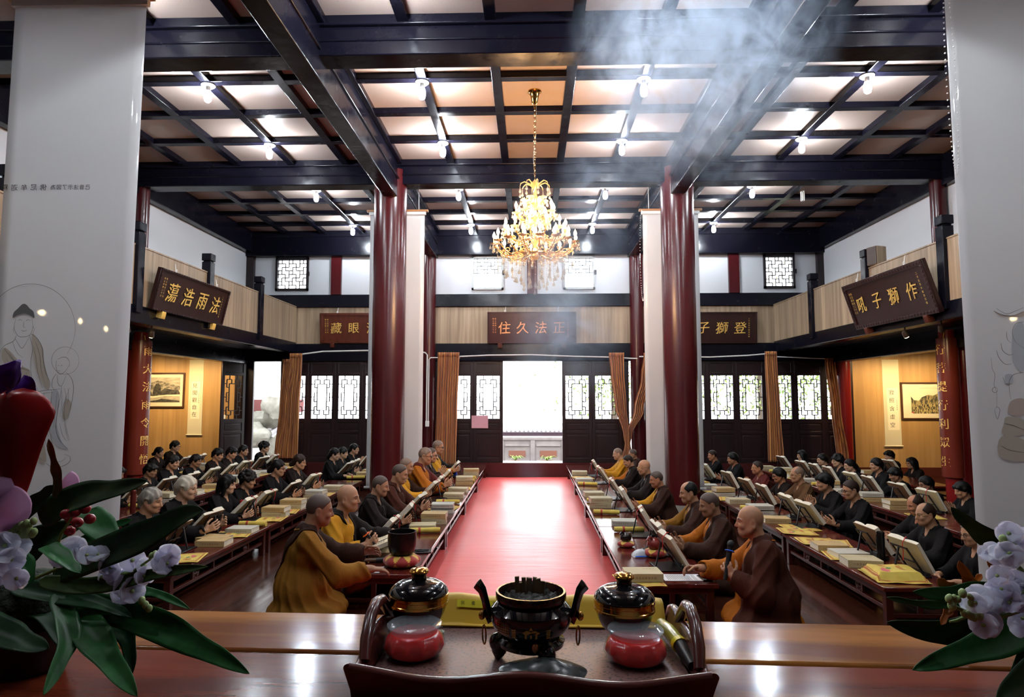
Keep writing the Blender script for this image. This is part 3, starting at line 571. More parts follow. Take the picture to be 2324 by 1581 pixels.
painting(SR, 3.645, .20, 4.75, [(1, [(2262, 700), (2285, 712), (2305, 706), (2324, 698)]), (1, [(2256, 705), (2275, 714), (2300, 716), (2324, 708)]), (.9, [(2324, 730), (2306, 735), (2298, 755), (2305, 775), (2324, 790)]), (1.2, [(2272, 778), (2276, 795), (2290, 805), (2300, 803)]), (1.2, [(2262, 795), (2268, 812), (2282, 826), (2296, 825)]), (1, [(2285, 752), (2286, 768), (2294, 778)]),
    (.8, [(2250, 812), (2252, 835), (2258, 850), (2256, 872), (2262, 890), (2262, 925)]), (1, circ(2258, 884, 6)), (.9, [(2257, 930), (2263, 950), (2269, 930), (2262, 922), (2257, 930)]), (.8, [(2276, 855), (2282, 870), (2290, 868)]), (1, [(2324, 845), (2300, 850), (2290, 870), (2294, 905)]), (1, [(2280, 960), (2300, 965), (2324, 975)]), (1, [(2272, 1010), (2290, 1020), (2324, 1026)])],
    [(washpink_m, [(2258, 706), (2275, 714), (2300, 716), (2324, 706), (2324, 718), (2296, 719), (2272, 717)]), (washbrown_m, [(2285, 945), (2324, 952), (2324, 985), (2276, 985), (2278, 962)]), (washpink_m, [(2294, 910), (2324, 905), (2324, 940), (2290, 938)]), (washbrown_m, [(2272, 990), (2324, 998), (2324, 1044), (2268, 1034)]), (washblue_m, [(2305, 740), (2324, 738), (2324, 840), (2300, 820), (2298, 770)]), (washblue_m, [(2282, 850), (2298, 850), (2296, 868), (2282, 868)])])
# ---------------------------------------------------------------- outside, seen through the doors
stone_m = M('pale_stone', (.30, .27, .26), .9, noise=(3, ONE, 4, .3, .7), col2=(.22, .19, .19)); tile_m = M('roof_tile', (.5, .48, .5), .8); shade_m = M('eave_wood', (.10, .06, .08), .8); leaf_m = M('tree_leaf', (.30, .38, .09), .6, noise=(2, ONE, 3, .3, .7), col2=(.13, .22, .05)); rock_m = M('garden_rock', (.26, .25, .22), .9, noise=(4, ONE, 5, .3, .7), col2=(.14, .14, .11))
struct('ground', MB().box(-30, 30, YB + .3, 60, -.8, -.6), stone_m)
struct('path', MB().box(-2, 2.2, YB + .1, YB + 1.6, -.6, .2), stone_m)
pw = empty('stone_planter_wall', (.05, 21.5, -.6), 0, 'low carved stone planter wall outside the open door', 'planter wall')
MB().box(-2.4, 2.4, 0, .5, .94, 1.06).build('coping', stone_m, pw, bevel=.03); MB().box(-2.3, 2.3, .05, .45, 0, .94).build('wall_body', stone_m, pw)
m = MB()
for x in (-1.02, .02, 1.06): m.box(x - .07, x + .07, 0, .06, 0, .94)
for x in (-.5, .54):
    m.box(x - .4, x + .4, .0, .05, .75, .8).box(x - .4, x + .4, 0, .05, .25, .3)
m.build('moulding', stone_m, pw, bevel=.01)
for x in (-.5, .54): MB().box(x - .28, x + .28, .03, .06, .4, .6).build('recess', M('terracotta', (.22, .09, .06), .9), pw)
def pot_plant(x, label):
    e = empty('potted_plant', (x, 21.1, -.6), 0, label, 'plant', 'potted plants below the planter wall')
    MB().lathe([(0, 0), (.12, 0), (.17, .3), (.18, .32), (.15, .32), (0, .28)], n=16).build('pot', M('clay', (.3, .17, .12), .8), e); m = MB(); rr = random.Random(int(x * 90))
    for k in range(22):
        a = rr.uniform(0, 2 * PI); L = rr.uniform(.25, .5); pts = [(math.cos(a) * L * t * .8, math.sin(a) * L * t * .5, .3 + L * 1.3 * t - L * 1.1 * t * t) for t in (0, .3, .6, 1)]
        m.tube(pts, [.012, .022, .018, .003], 4, flat=.3)
    m.build('leaf_tuft', leaf_m, e)
pot_plant(-.5, 'green potted plant below the planter wall at left of the doorway view'); pot_plant(.54, 'green potted plant below the planter wall at right of the doorway view')
rf = empty('tiled_roof', (0, 30, -.6), 0, 'low tiled roof beyond the planter wall', 'roof'); MB().box(-9, 3, 0, 3, 0, .75).build('eave', shade_m, rf); m = MB()
for k in range(60): m.tube([(-9 + .2 * k, -.4, .86), (-9 + .2 * k, 2.5, 2.3)], .085, 8)
m.build('tile_row', tile_m, rf)
rf2 = empty('tiled_roof', (-11.2, 22, -.6), -.4, 'sloping tiled roof seen through the side door', 'roof'); m = MB()
for k in range(30): m.tube([(-3 + .22 * k, -.4, 2.5 - .05 * k), (-3 + .22 * k, 2, 3.6 - .05 * k)], .1, 8)
m.build('tile_row', tile_m, rf2); MB().box(-3, 4, .0, .3, 1.9, 2.3).build('eave', M('red_eave', (.2, .06, .06), .8), rf2)
rk = empty('garden_rockery', (-9.2, 20.5, -.6), 0, 'pale rockery outside the side door', 'rockery'); rr = random.Random(3)
for k in range(10):
    m = MB(); c = (rr.uniform(-1.4, 1.2), rr.uniform(-.4, .6), .3 + .22 * k); m.ball((0, 0, 0), (rr.uniform(.4, .7), rr.uniform(.4, .6), rr.uniform(.3, .5)), 14, 9)
    m.v = [tuple(Vector(v) * (1 + .22 * math.sin(9 * v[0] + k) * math.sin(8 * v[2] + 2 * k) + .1 * math.sin(19 * v[1]))) for v in m.v]; m.build('rock', rock_m, rk, loc=c)
def tree(x, y, h, r, seed, label, nl=3600):
    e = empty('garden_tree', (x, y, -.6), 0, label, 'tree', 'garden trees beyond the doors'); rr = random.Random(seed)
    MB().tube([(0, 0, 0), (.1, 0, h * .4), (0, .1, h * .8)], [.16, .12, .05], 8).build('trunk', M('bark', (.12, .09, .07), .9), e)
    m = MB()
    for k in range(nl):
        c = Vector((rr.gauss(0, r * .5), rr.gauss(0, r * .4), h * .62 + rr.gauss(0, r * .42))); s = rr.uniform(.04, .085); a = Euler((rr.uniform(0, 6), rr.uniform(0, 6), rr.uniform(0, 6))).to_matrix()
        m.add([c + a @ Vector(p) * s for p in ((-1, 0, 0), (0, -.45, .1), (1, 0, 0), (0, .45, .1))], [(0, 1, 2, 3)])
    m.build('foliage', leaf_m, e, smooth=0)
tree(7.4, 21, 5.2, 2.6, 1, 'leafy green tree behind the right lattice doors'); tree(11.5, 24, 6.0, 2.6, 2, 'paler tree behind the right corner windows'); tree(2.9, 23, 4.8, 1.5, 4, 'small tree just right of the open door', 1300); tree(9.6, 19.5, 7.5, 1.6, 5, 'tall tree reaching the upper right window', 1800)
# ---------------------------------------------------------------- figures: smooth-union fields turned into one continuous surface
class Field:
    def __init__(s, lo, hi, h):
        s.lo = np.array(lo, np.float32); s.h = h; n = np.ceil((np.array(hi) - s.lo) / h).astype(int) + 1
        s.n = n; s.d = np.full(n, .06, np.float32)
        s.ax = [s.lo[i] + h * np.arange(n[i], dtype=np.float32) for i in range(3)]
    def win(s, lo, hi):
        sl = []
        for i in range(3):
            a = int(max(0, math.floor((lo[i] - s.lo[i]) / s.h))); b = int(min(s.n[i], math.ceil((hi[i] - s.lo[i]) / s.h) + 1))
            if b <= a: return None
            sl.append(slice(a, b))
        g = np.meshgrid(*[s.ax[i][sl[i]] for i in range(3)], indexing='ij', sparse=True)
        return tuple(sl), g
    def put(s, w, d, k, op='u'):
        sl = w[0]; a = s.d[sl]
        if op == 'u':
            if k > 0: hh = np.clip(.5 + .5 * (a - d) / k, 0, 1); s.d[sl] = a + (d - a) * hh - k * hh * (1 - hh)
            else: s.d[sl] = np.minimum(a, d)
        else:                                   # smooth subtraction
            d = -d
            if k > 0: hh = np.clip(.5 - .5 * (a - d) / k, 0, 1); s.d[sl] = a + (d - a) * hh + k * hh * (1 - hh)
            else: s.d[sl] = np.maximum(a, d)
    def cap(s, a, b, ra, rb=None, k=.02, op='u', flat=None):
        rb = ra if rb is None else rb; a = np.array(a, np.float32); b = np.array(b, np.float32); m = max(ra, rb) + k + 2 * s.h
        w = s.win(np.minimum(a, b) - m, np.maximum(a, b) + m)
        if w is None: return s
        x, y, z = w[1]; ab = b - a; L = float(ab @ ab) + 1e-9
        t = np.clip(((x - a[0]) * ab[0] + (y - a[1]) * ab[1] + (z - a[2]) * ab[2]) / L, 0, 1)
        d = np.sqrt((x - a[0] - t * ab[0]) ** 2 + (y - a[1] - t * ab[1]) ** 2 + (z - a[2] - t * ab[2]) ** 2) - (ra + (rb - ra) * t)
        s.put(w, d, k, op); return s
    def ell(s, c, r, k=.02, op='u', R=None):
        c = np.array(c, np.float32); r = np.array(r, np.float32); m = float(r.max()) + k + 2 * s.h
        mm = m if R is not None else r + k + 2 * s.h
        w = s.win(c - mm, c + mm)
        if w is None: return s
        x, y, z = [g - c[i] for i, g in enumerate(w[1])]
        if R is not None:
            x, y, z = [R[0][j] * x + R[1][j] * y + R[2][j] * z for j in range(3)]
        k0 = np.sqrt((x / r[0]) ** 2 + (y / r[1]) ** 2 + (z / r[2]) ** 2); k1 = np.sqrt((x / r[0] ** 2) ** 2 + (y / r[1] ** 2) ** 2 + (z / r[2] ** 2) ** 2) + 1e-6
        s.put(w, k0 * (k0 - 1) / k1, k, op); return s
    def mesh(s, name, mats, extra=None):
        d = s.d; n = d.shape; ins = d < 0
        cs = [slice(0, -1), slice(1, None)]
        cnt = np.zeros(tuple(q - 1 for q in n), np.int8)
        for i in (0, 1):
            for j in (0, 1):
                for k in (0, 1): cnt += ins[cs[i], cs[j], cs[k]]
        act = (cnt > 0) & (cnt < 8); idx = np.argwhere(act); vid = np.full(act.shape, -1, np.int32); vid[act] = np.arange(len(idx))
        P = np.zeros((len(idx), 3), np.float32); C = np.zeros(len(idx), np.float32)
        c8 = [np.array((i, j, k)) for i in (0, 1) for j in (0, 1) for k in (0, 1)]
        vals = [d[idx[:, 0] + c[0], idx[:, 1] + c[1], idx[:, 2] + c[2]] for c in c8]
        for a in range(8):
            for b in range(a + 1, 8):
                if abs(c8[a] - c8[b]).sum() != 1: continue
                va, vb = vals[a], vals[b]; x = (va < 0) != (vb < 0); t = np.where(x, va / np.where(x, va - vb, 1), 0)
                P[x] += (c8[a] + (c8[b] - c8[a]) * t[x][:, None]); C[x] += 1
        P = (idx + P / C[:, None]) * s.h + s.lo
        quads = []
        for ax in range(3):
            u, v = (ax + 1) % 3, (ax + 2) % 3
            sl0 = [slice(None)] * 3; sl1 = [slice(None)] * 3; sl0[ax] = slice(0, -1); sl1[ax] = slice(1, None)
            x = ins[tuple(sl0)] != ins[tuple(sl1)]; e = np.argwhere(x)
            e = e[(e[:, u] > 0) & (e[:, v] > 0) & (e[:, u] < n[u] - 1) & (e[:, v] < n[v] - 1)]
            flip = ins[tuple(sl0)][e[:, 0], e[:, 1], e[:, 2]]
            q = []
            for (du, dv) in ((-1, -1), (0, -1), (0, 0), (-1, 0)):
                f = e.copy(); f[:, u] += du; f[:, v] += dv; q.append(vid[f[:, 0], f[:, 1], f[:, 2]])
            q = np.stack(q, 1); q[~flip] = q[~flip][:, ::-1]; quads.append(q)
        Q = np.concatenate(quads); Q = Q[(Q >= 0).all(1)]
        me = bpy.data.meshes.new(name); nv, nf = len(P), len(Q)
        me.vertices.add(nv); me.vertices.foreach_set('co', P.ravel()); me.loops.add(nf * 4); me.loops.foreach_set('vertex_index', Q.ravel().astype(np.int32))
        me.polygons.add(nf); me.polygons.foreach_set('loop_start', np.arange(0, nf * 4, 4, dtype=np.int32)); me.polygons.foreach_set('use_smooth', np.ones(nf, bool))
        for m in mats: me.materials.append(m)
        me.update(calc_edges=True)
        if extra is not None:
            ctr = P[Q].mean(1); me.polygons.foreach_set('material_index', extra(ctr).astype(np.int32))
        return me
def obj(name, me, parent=None, loc=None, rot=None):
    o = bpy.data.objects.new(name, me); COL.objects.link(o)
    if parent is not None: o.parent = parent
    if loc is not None: o.location = loc
    if rot is not None: o.rotation_euler = rot
    return o
def own_mat(o, *ms):                             # this object's own material over a shared mesh
    for i, m in enumerate(ms):
        o.material_slots[i].link = 'OBJECT'; o.material_slots[i].material = m
# skin, lips, brows
SKIN = {'tan': (.43, .22, .125), 'pale': (.52, .30, .19), 'ruddy': (.40, .17, .09), 'brown': (.30, .15, .085)}
skin_m = {k: M('skin_' + k, v, .48, spec=.4, noise=(22, ONE, 3, .3, .75), col2=tuple(c * .8 for c in v)) for k, v in SKIN.items()}
lip_m = M('lips', (.24, .085, .06), .45); brow_m = M('brows', (.03, .018, .012), .7); eye_m = M('eye', (.018, .012, .01), .2)
V3 = lambda *a: np.array(a, np.float32)
def unit(v): v = np.array(v, np.float32); return v / np.linalg.norm(v)
HC = (.105, 0, .785)                             # head centre of the seated figure (faces +x)
def head(F, tilt=0.0, turn=0.0, jaw=1.0, c=HC, mouth=.006):
    ct, st, cp, sp = math.cos(turn), math.sin(turn), math.cos(tilt), math.sin(tilt)
    Rm = np.array([[ct * cp, -st, ct * sp], [st * cp, ct, st * sp], [-sp, 0, cp]], np.float32)   # columns = local axes in body space
    def T(x, y, z): return tuple(np.array(c) + Rm @ V3(x, y, z))
    F.ell(T(-.006, 0, .028), (.089, .074, .088), .02, R=Rm)            # skull
    F.ell(T(.022, 0, -.028), (.066, .062, .082), .03, R=Rm)            # face
    F.ell(T(.052, 0, -.085), (.030, .036 * jaw, .026), .03, R=Rm)      # chin
    F.cap(T(.02, .045 * jaw, -.062), T(-.01, .056 * jaw, -.03), .02, .018, .025); F.cap(T(.02, -.045 * jaw, -.062), T(-.01, -.056 * jaw, -.03), .02, .018, .025)
    for s in (-1, 1):
        F.ell(T(.062, s * .036, -.028), (.02, .022, .018), .018, R=Rm)        # cheek
        F.ell(T(.086, s * .03, .004), (.014, .018, .010), .012, 's', R=Rm)    # socket
        F.ell(T(.069, s * .029, .003), (.0125, .015, .011), .004, R=Rm)       # lid
        F.cap(T(.084, s * .012, .019), T(.072, s * .048, .02), .0065, .005, .01)   # brow ridge
        F.ell(T(-.010, s * .073, -.005), (.02, .0075, .032), .008, R=Rm)      # ear
        F.ell(T(-.012, s * .080, -.005), (.009, .004, .017), .005, 's', R=Rm)
    F.cap(T(.082, 0, .01), T(.101, 0, -.03), .008, .011, .012)                  # nose
    F.ell(T(.09, .011, -.034), (.009, .007, .006), .006, R=Rm); F.ell(T(.09, -.011, -.034), (.009, .007, .006), .006, R=Rm)
    F.ell(T(.084, 0, -.058), (.0085, .015, .005), .008, R=Rm); F.ell(T(.082, 0, -.0695), (.0085, .013, .0055), .008, R=Rm)   # lips
    F.ell(T(.092, 0, -.064), (.012, .014, mouth * .55), .003, 's', R=Rm)
    F.cap(T(-.03, 0, -.06), (.035, 0, .62), .053, .062, .03)                    # neck
    return T, Rm
def hand(F, wrist, d, n, side, curl=.5, spread=.006, s=1.0):
    d = unit(d); n = unit(np.array(n) - np.dot(n, d) * d); t = np.cross(n, d) * side            # t: towards the thumb
    w_ = np.array(wrist, np.float32)
    F.cap(w_ - d * .03, w_ + d * .02, .026 * s, .024 * s, .015)
    for o in (-.026, -.009, .009, .026): F.cap(w_ + d * .015 + t * o * .6, w_ + d * .078 * s + t * o, .015, .0125, .006)
    for i, (o, L) in enumerate(((.028, .068), (.0095, .077), (-.0095, .072), (-.027, .055))):
        p = w_ + d * .08 * s + t * (o + spread * (1.5 - i)); a = .25 * curl; seg = [L * .45, L * .32, L * .26]
        for q, l in enumerate(seg):
            a += curl * (.55 if q else .25); v = d * math.cos(a) - n * math.sin(a) + t * spread * (1.5 - i) * 2
            F.cap(p, p + v * l, .0092 - .0009 * q, .0086 - .0009 * q, .003); p = p + v * l
    p = w_ + d * .02 + t * .024; v = unit(d * .6 + t * .75 - n * .25 * curl); q = p + v * .045
    F.cap(p, q, .0135, .011, .008); v2 = unit(d * .85 + t * .3 - n * (.3 + .4 * curl)); F.cap(q, q + v2 * .035, .0105, .009, .003); F.cap(q + v2 * .035, q + v2 * .035 + unit(d - n * .6 * curl) * .02, .009, .008, .003)
# poses: (shoulder is fixed) elbow, wrist, hand direction, palm normal, curl for the two arms; +y is the figure's left
POSES = {
 'read':   dict(L=((.17, .27, .40), (.38, .15, .40), (.80, -.35, .35), (.2, .9, -.3), .7), R=((.17, -.27, .40), (.38, -.15, .40), (.80, .35, .35), (.2, -.9, -.3), .7)),
 'pray':   dict(L=((.12, .26, .40), (.27, .035, .47), (.35, -.03, .9), (0, 1, 0), .06), R=((.12, -.26, .40), (.27, -.035, .47), (.35, .03, .9), (0, -1, 0), .06)),
 'rest':   dict(L=((.14, .27, .37), (.36, .13, .375), (.95, -.3, -.1), (0, 0, 1), .45), R=((.14, -.27, .37), (.36, -.13, .375), (.95, .3, -.1), (0, 0, 1), .45)),
 'reach':  dict(L=((.22, .22, .42), (.44, .12, .43), (.95, -.2, .15), (.1, .8, .5), .8), R=((.22, -.23, .38), (.46, -.16, .372), (1, .05, -.12), (0, 0, 1), .6)),
 'micR':   dict(L=((.22, .22, .42), (.45, .14, .45), (.9, -.3, .1), (.1, .8, .4), .7), R=((.10, -.27, .36), (.30, -.13, .42), (.75, .3, .35), (.15, -.8, -.2), 1.25)),
 'micL':   dict(L=((.08, .28, .34), (.25, .17, .42), (.55, -.25, .8), (.3, .9, .0), 1.2), R=((.22, -.22, .40), (.47, -.12, .40), (1, .1, .05), (0, -.5, .85), 1.2)),
}
SH = ((.02, .165, .605), (.02, -.165, .605))
def figure_meshes(key, pose, tilt, turn=0, jaw=1.0, girth=1.0, wide=1.0):
    P_ = POSES[pose]
    F = Field((-.16, -.34, .02), (.66, .34, .93), .0052)
    F.ell((0, 0, .2), (.12, .16, .14), .03); F.cap((0, 0, .2), (.02, 0, .55), .10, .10, .03); F.cap(SH[0], SH[1], .055, .055, .03)
    T, Rm = head(F, tilt, turn, jaw)
    for sd, sh, s in (('L', SH[0], 1), ('R', SH[1], -1)):
        el, wr, d, n, cu = P_[sd]
        F.cap(sh, el, .045, .038, .02); F.cap(el, wr, .038, .026, .015); hand(F, wr, d, n, -s, cu)
    for s in (-1, 1):                            # folded legs
        F.cap((.0, s * .1, .12), (.17, s * .20, .105), .075, .05, .03); F.cap((.17, s * .20, .10), (.14, -s * .05, .08), .045, .036, .02)
    c = np.array(T(0, 0, 0)); Ri = Rm.T
    def reg(ctr):
        q = (ctr - c) @ Rm; o = np.zeros(len(q), int); x, y, z = q[:, 0], np.abs(q[:, 1]), q[:, 2]
        o[(x > .078) & (y < .0145) & (z < -.0545) & (z > -.0745)] = 1
        o[(x > .055) & (y > .009) & (y < .05) & (z > .0205) & (z < .0275 - .12 * np.abs(y - .03))] = 2
        o[(x > .06) & (y > .017) & (y < .041) & (z > -.0035) & (z < .0045)] = 3
        return o
    body = F.mesh('body_' + key, [skin_m['tan'], lip_m, brow_m, eye_m], reg)
    # robe
    R_ = Field((-.34, -.46, -.01), (.56, .46, .72), .0085)
    g = girth
    R_.ell((0, 0, .23), (.19 * g, .235 * g, .22), .06); R_.cap((0, 0, .28), (.025, 0, .5), .165 * g, .13, .06)
    R_.ell((.015, 0, .50), (.125, .19 * wide, .13), .05); R_.cap((.02, .13 * wide, .60), (.02, -.13 * wide, .60), .062, .062, .045)
    R_.ell((.03, 0, .655), (.075, .085, .045), .03)
    R_.ell((.07, 0, .10), (.25, .315, .105), .06); R_.ell((.0, 0, .08), (.245, .29, .09), .05)
    for sd, sh, s in (('L', SH[0], 1), ('R', SH[1], -1)):
        el, wr, d, n, cu = [np.array(v) if not np.isscalar(v) else v for v in P_[sd]]; cuff = el + (wr - el) * .86
        R_.cap(sh, el, .066, .072, .04); R_.cap(el, cuff, .07, .056, .03)
        R_.cap(el + V3(0, 0, -.05), cuff + V3(-.015, 0, -.035), .055, .045, .04)                   # hanging sleeve
        R_.cap(cuff + unit(wr - el) * .01, cuff + unit(wr - el) * .075, .046, .05, .012, 's')
    # neck opening and folds
    R_.cap((.045, 0, .62), (.08, 0, .80), .056, .075, .01, 's'); R_.cap((.13, 0, .59), (.19, 0, .74), .03, .07, .02, 's')
    x, y, z = np.meshgrid(*R_.ax, indexing='ij', sparse=True)
    an = np.arctan2(y, x + .02)
    ph = an * 15 + 8 * z + 2.6 * np.sin(7 * z + 4 * y) + 1.3 * np.sin(13 * x + 5 * z)
    w1 = np.clip((.60 - z) * 3, .25, 1); w2 = np.clip((np.abs(y) - .11) * 12, 0, 1) * np.clip((z - .24) * 8, 0, 1)
    R_.d += (.013 * (np.abs(np.sin(ph * .5)) - .55) * w1 * (1 - .6 * w2) + .011 * (np.abs(np.sin(17 * z + 11 * x - 8 * np.abs(y) + 1.6 * np.sin(22 * x + 9 * z))) - .5) * w2).astype(np.float32)
    robe = R_.mesh('robe_' + key, [])
    robe.materials.append(None)
    # sash over the left shoulder: the robe a finger thicker, cut on the slant
    S_ = Field((-.34, -.46, -.01), (.56, .46, .72), .0085); S_.d = R_.d - .011
    cut = (-(y * .86) + (z - .64) * .50 * -1 - .105)                 # keeps the side of the left shoulder
    S_.d = np.maximum(S_.d, cut.astype(np.float32) * .8 + 0 * x); S_.d = np.maximum(S_.d, -(R_.d + .022)); S_.ell((.125, -.01, .60), (.10, .062, .13), .02, 's')
    sash = S_.mesh('sash_' + key, []); sash.materials.append(None)
    # collar band
    m = MB()
    for s in (-1, 1):
        pts = [(-.052, 0, .655), (-.03, s * .055, .668), (.03, s * .078, .662), (.085, s * .062, .62), (.128, s * .03, .56), (.15, s * -.005, .50), (.158, s * -.04 * (1 if s > 0 else .3), .44)]
        m.tube(pts, [.017, .018, .018, .018, .018, .017, .014], 8, flat=.45)
    collar = m.mesh('collar_' + key, 60); collar.materials.append(None)
    return dict(body=body, robe=robe, sash=sash, collar=collar, T=T, Rm=Rm, tilt=tilt, turn=turn)
def hair_mesh(key, kind, fig):
    T, Rm = fig['T'], fig['Rm']; F = Field((-.2, -.2, .55), (.34, .2, .98), .0062 if kind not in ('shaved', 'crop') else .005)
    if kind in ('shaved', 'crop', 'receding'):
        e = .0035 if kind == 'shaved' else .009
        F.ell(T(-.006, 0, .028), (.089 + e, .074 + e, .088 + e), .0, R=Rm)
        F.ell(T(.078, 0, -.055), (.10, .12, .125), .01, 's', R=Rm)
        if kind == 'receding': F.ell(T(.08, 0, .10), (.1, .055, .09), .012, 's', R=Rm)
        F.ell(T(.03, 0, -.125), (.2, .2, .098), .01, 's', R=Rm)
        for s in (-1, 1): F.ell(T(-.008, s * .09, -.008), (.03, .03, .042), .006, 's', R=Rm)
    else:
        F.ell(T(-.014, 0, .035), (.102, .087, .096), .0, R=Rm)
        if kind == 'curly':
            rr = random.Random(4)
            for _ in range(60):
                a, b = rr.uniform(-PI, PI), rr.uniform(-.35, 1.4); v = (math.cos(a) * math.cos(b), math.sin(a) * math.cos(b), math.sin(b))
                F.ell(T(-.02 + .105 * v[0], .086 * v[1], .036 + .095 * v[2]), (.026, .026, .024), .008, R=Rm)
        if kind in ('short', 'curly', 'bowl'):
            F.cap(T(-.075, 0, .0), T(-.085, 0, -.055), .06, .035, .03)
            for s in (-1, 1): F.cap(T(.0, s * .078, .03), T(-.015, s * .08, -.028), .024, .012, .02)
            if kind == 'bowl': F.cap(T(.062, .05, .056), T(.062, -.05, .056), .03, .03, .02)
        if kind in ('bob', 'long'):
            zl = -.115 if kind == 'bob' else -.19
            F.cap(T(-.06, 0, 0), T(-.075, 0, zl), .075, .06, .03)
            for s in (-1, 1): F.cap(T(.012, s * .078, .03), T(.0, s * .085, zl), .03, .026, .03)
            for s in (-1, 1): F.cap(T(.055, s * .045, .075), T(.035, s * .08, -.02), .022, .02, .02)
        if kind in ('bun', 'pony', 'net'):
            F.cap(T(-.05, 0, -.02), T(-.085, 0, -.03), .055, .05, .03)
            if kind == 'bun': F.ell(T(-.122, 0, -.05), (.040, .046, .040), .012, R=Rm)
            if kind == 'net': F.ell(T(-.118, 0, -.065), (.046, .045, .052), .015, R=Rm)
            if kind == 'pony': F.cap(T(-.12, 0, .0), T(-.165, 0, -.10), .03, .035, .015); F.cap(T(-.165, 0, -.10), T(-.16, 0, -.19), .033, .012, .015)
        fz = dict(short=.012, curly=.006, bowl=-.004, bob=.0, long=.004, bun=.02, pony=.02, net=.016)[kind]
        F.ell(T(.105, 0, -.05 + fz), (.082, .068 if kind not in ('bob', 'long') else .056, .092), .012, 's', R=Rm)
        if kind not in ('bob', 'long'):
            for s in (-1, 1): F.ell(T(-.006, s * .098, -.012), (.022, .022, .036), .006, 's', R=Rm)
        F.cap(T(-.02, 0, -.08), (.06, 0, .60), .05, .06, .008, 's') if kind in ('bun', 'pony', 'net', 'short', 'curly', 'bowl') else None
        x, y, z = np.meshgrid(*F.ax, indexing='ij', sparse=True)
        F.d += (.0032 * np.sin(130 * y + 30 * x + 20 * z) + .002 * np.sin(70 * x - 40 * z + 60 * y)).astype(np.float32)
    me = F.mesh('hair_' + key, []); me.materials.append(None); return me
def glasses_mesh(fig):
    T = fig['T']; m = MB()
    for s in (-1, 1):
        m.tube([T(.094 - .004 * abs(math.sin(a)), s * .034 + .022 * math.cos(a), .002 + .017 * math.sin(a)) for a in [2 * PI * k / 14 for k in range(14)]], .0022, 6, closed=True)
        m.tube([T(.09, s * .056, .006), T(.04, s * .074, .008), T(-.02, s * .082, .01)], .002, 5)
    m.tube([T(.098, -.013, .006), T(.1, 0, .009), T(.098, .013, .006)], .002, 5)
    me = m.mesh('glasses', 60); me.materials.append(None); return me
FIG = {}
def fig(pose, tilt=.12, turn=0.0, jaw=1.0, girth=1.0):
    k = (pose, tilt, turn, jaw, girth)
    if k not in FIG: FIG[k] = figure_meshes('%s_%d' % (pose, len(FIG)), pose, tilt, turn, jaw, girth)
    return FIG[k], k
HAIR = {}
def cloth(name, c, r=.75): return M(name, c, r, spec=.12, sheen=0, noise=(5, (1, 1, .4), 3, .3, .75), col2=tuple(v * .68 for v in c), bump=(11, (1, 1, .4), .8, .02))
ROBE = dict(yellow=cloth('yellow_robe', (.55, .255, .018)), ochre=cloth('ochre_robe', (.235, .105, .014)), orange=cloth('orange_robe', (.38, .115, .010)), brown=cloth('brown_robe', (.030, .011, .0065)), rust=cloth('rust_robe', (.052, .013, .007)), dark=cloth('dark_brown_robe', (.010, .006, .005)),
            black=cloth('black_robe', (.0045, .004, .0048)), maroon=cloth('maroon_robe', (.10, .018, .016)), tan=cloth('tan_robe', (.10, .05, .022)))
HAIRM = dict(black=M('black_hair', (.005, .0045, .0045), .5, spec=.22, bump=(60, (1, 1, .15), .4, .004)), grey=M('grey_hair', (.24, .22, .19), .5, noise=(30, (1, 1, .2), 3, .35, .65), col2=(.10, .09, .075), bump=(60, (1, 1, .15), .4, .004)),
             white=M('white_hair', (.42, .38, .30), .55, bump=(60, ONE, .4, .004)), brown=M('brown_hair', (.018, .010, .007), .5, spec=.22, bump=(60, (1, 1, .15), .4, .004)), stubble=M('scalp_stubble', (.052, .032, .024), .55), pale_stubble=M('pale_scalp_stubble', (.17, .11, .08), .5))
glm = dict(dark=M('dark_frame', (.01, .01, .012), .25), gold=M('gold_frame', (.6, .42, .18), .25, 1))
white_cloth = M('white_cloth', (.6, .6, .58), .7)
cushion_m = M('brown_cushion', (.04, .018, .012), .8)
people = []
def person(px, top, X, rz, pose, robe, label, group, hair=None, hairm='black', skin='tan', sash=None, glasses=None, tilt=.12, turn=0.0, jaw=1.0, girth=1.0, collar=None, dy=0.0, face=0.0):
    F, k = fig(pose, tilt, turn, jaw, girth)
    top_l = HC[2] + (.122 if hair in (None, 'shaved', 'receding', 'crop') else .137)
    # stand where the head centre falls on that ray at lateral distance X
    d = ray(px, top + 20); t = X / d.x; Y = d.y * t
    ztop = EYE.z + (at_y(px, top, Y).z - EYE.z)
    s = max(.88, min(1.13, ztop / top_l))
    r_ = rz + face; hx, hy = HC[0] * s * math.cos(r_), HC[0] * s * math.sin(r_)
    e = empty('person', (X - hx, Y - hy + dy, ztop - top_l * s), r_, label, 'person', group, scale=s)
    b = obj('body', F['body'], e); own_mat(b, skin_m[skin])
    o = obj('robe', F['robe'], e); own_mat(o, ROBE[robe])
    c = obj('collar', F['collar'], e); own_mat(c, ROBE[collar or robe])
    if sash: o = obj('sash', F['sash'], e); own_mat(o, ROBE[sash]); o['label'] = 'dark sash over one shoulder'
    if hair:
        hk = (hair, k)
        if hk not in HAIR: HAIR[hk] = hair_mesh('%s_%d' % (hair, len(HAIR)), hair, F)
        o = obj('hair', HAIR[hk], e); own_mat(o, HAIRM[hairm])
    if glasses:
        gk = ('g', k)
        if gk not in HAIR: HAIR[gk] = glasses_mesh(F)
        o = obj('glasses', HAIR[gk], e); own_mat(o, glm[glasses])
    z = ztop - top_l * s
    cu = MB().lathe([(0, 0), (.24, 0), (.27, .03), (.26, .06), (.2, .085), (0, .09)], (0, 0, -.085 / 1), 20).build('cushion_pad', cushion_m, None) if False else None
    people.append((e, X, Y, s, rz, pose)); return e
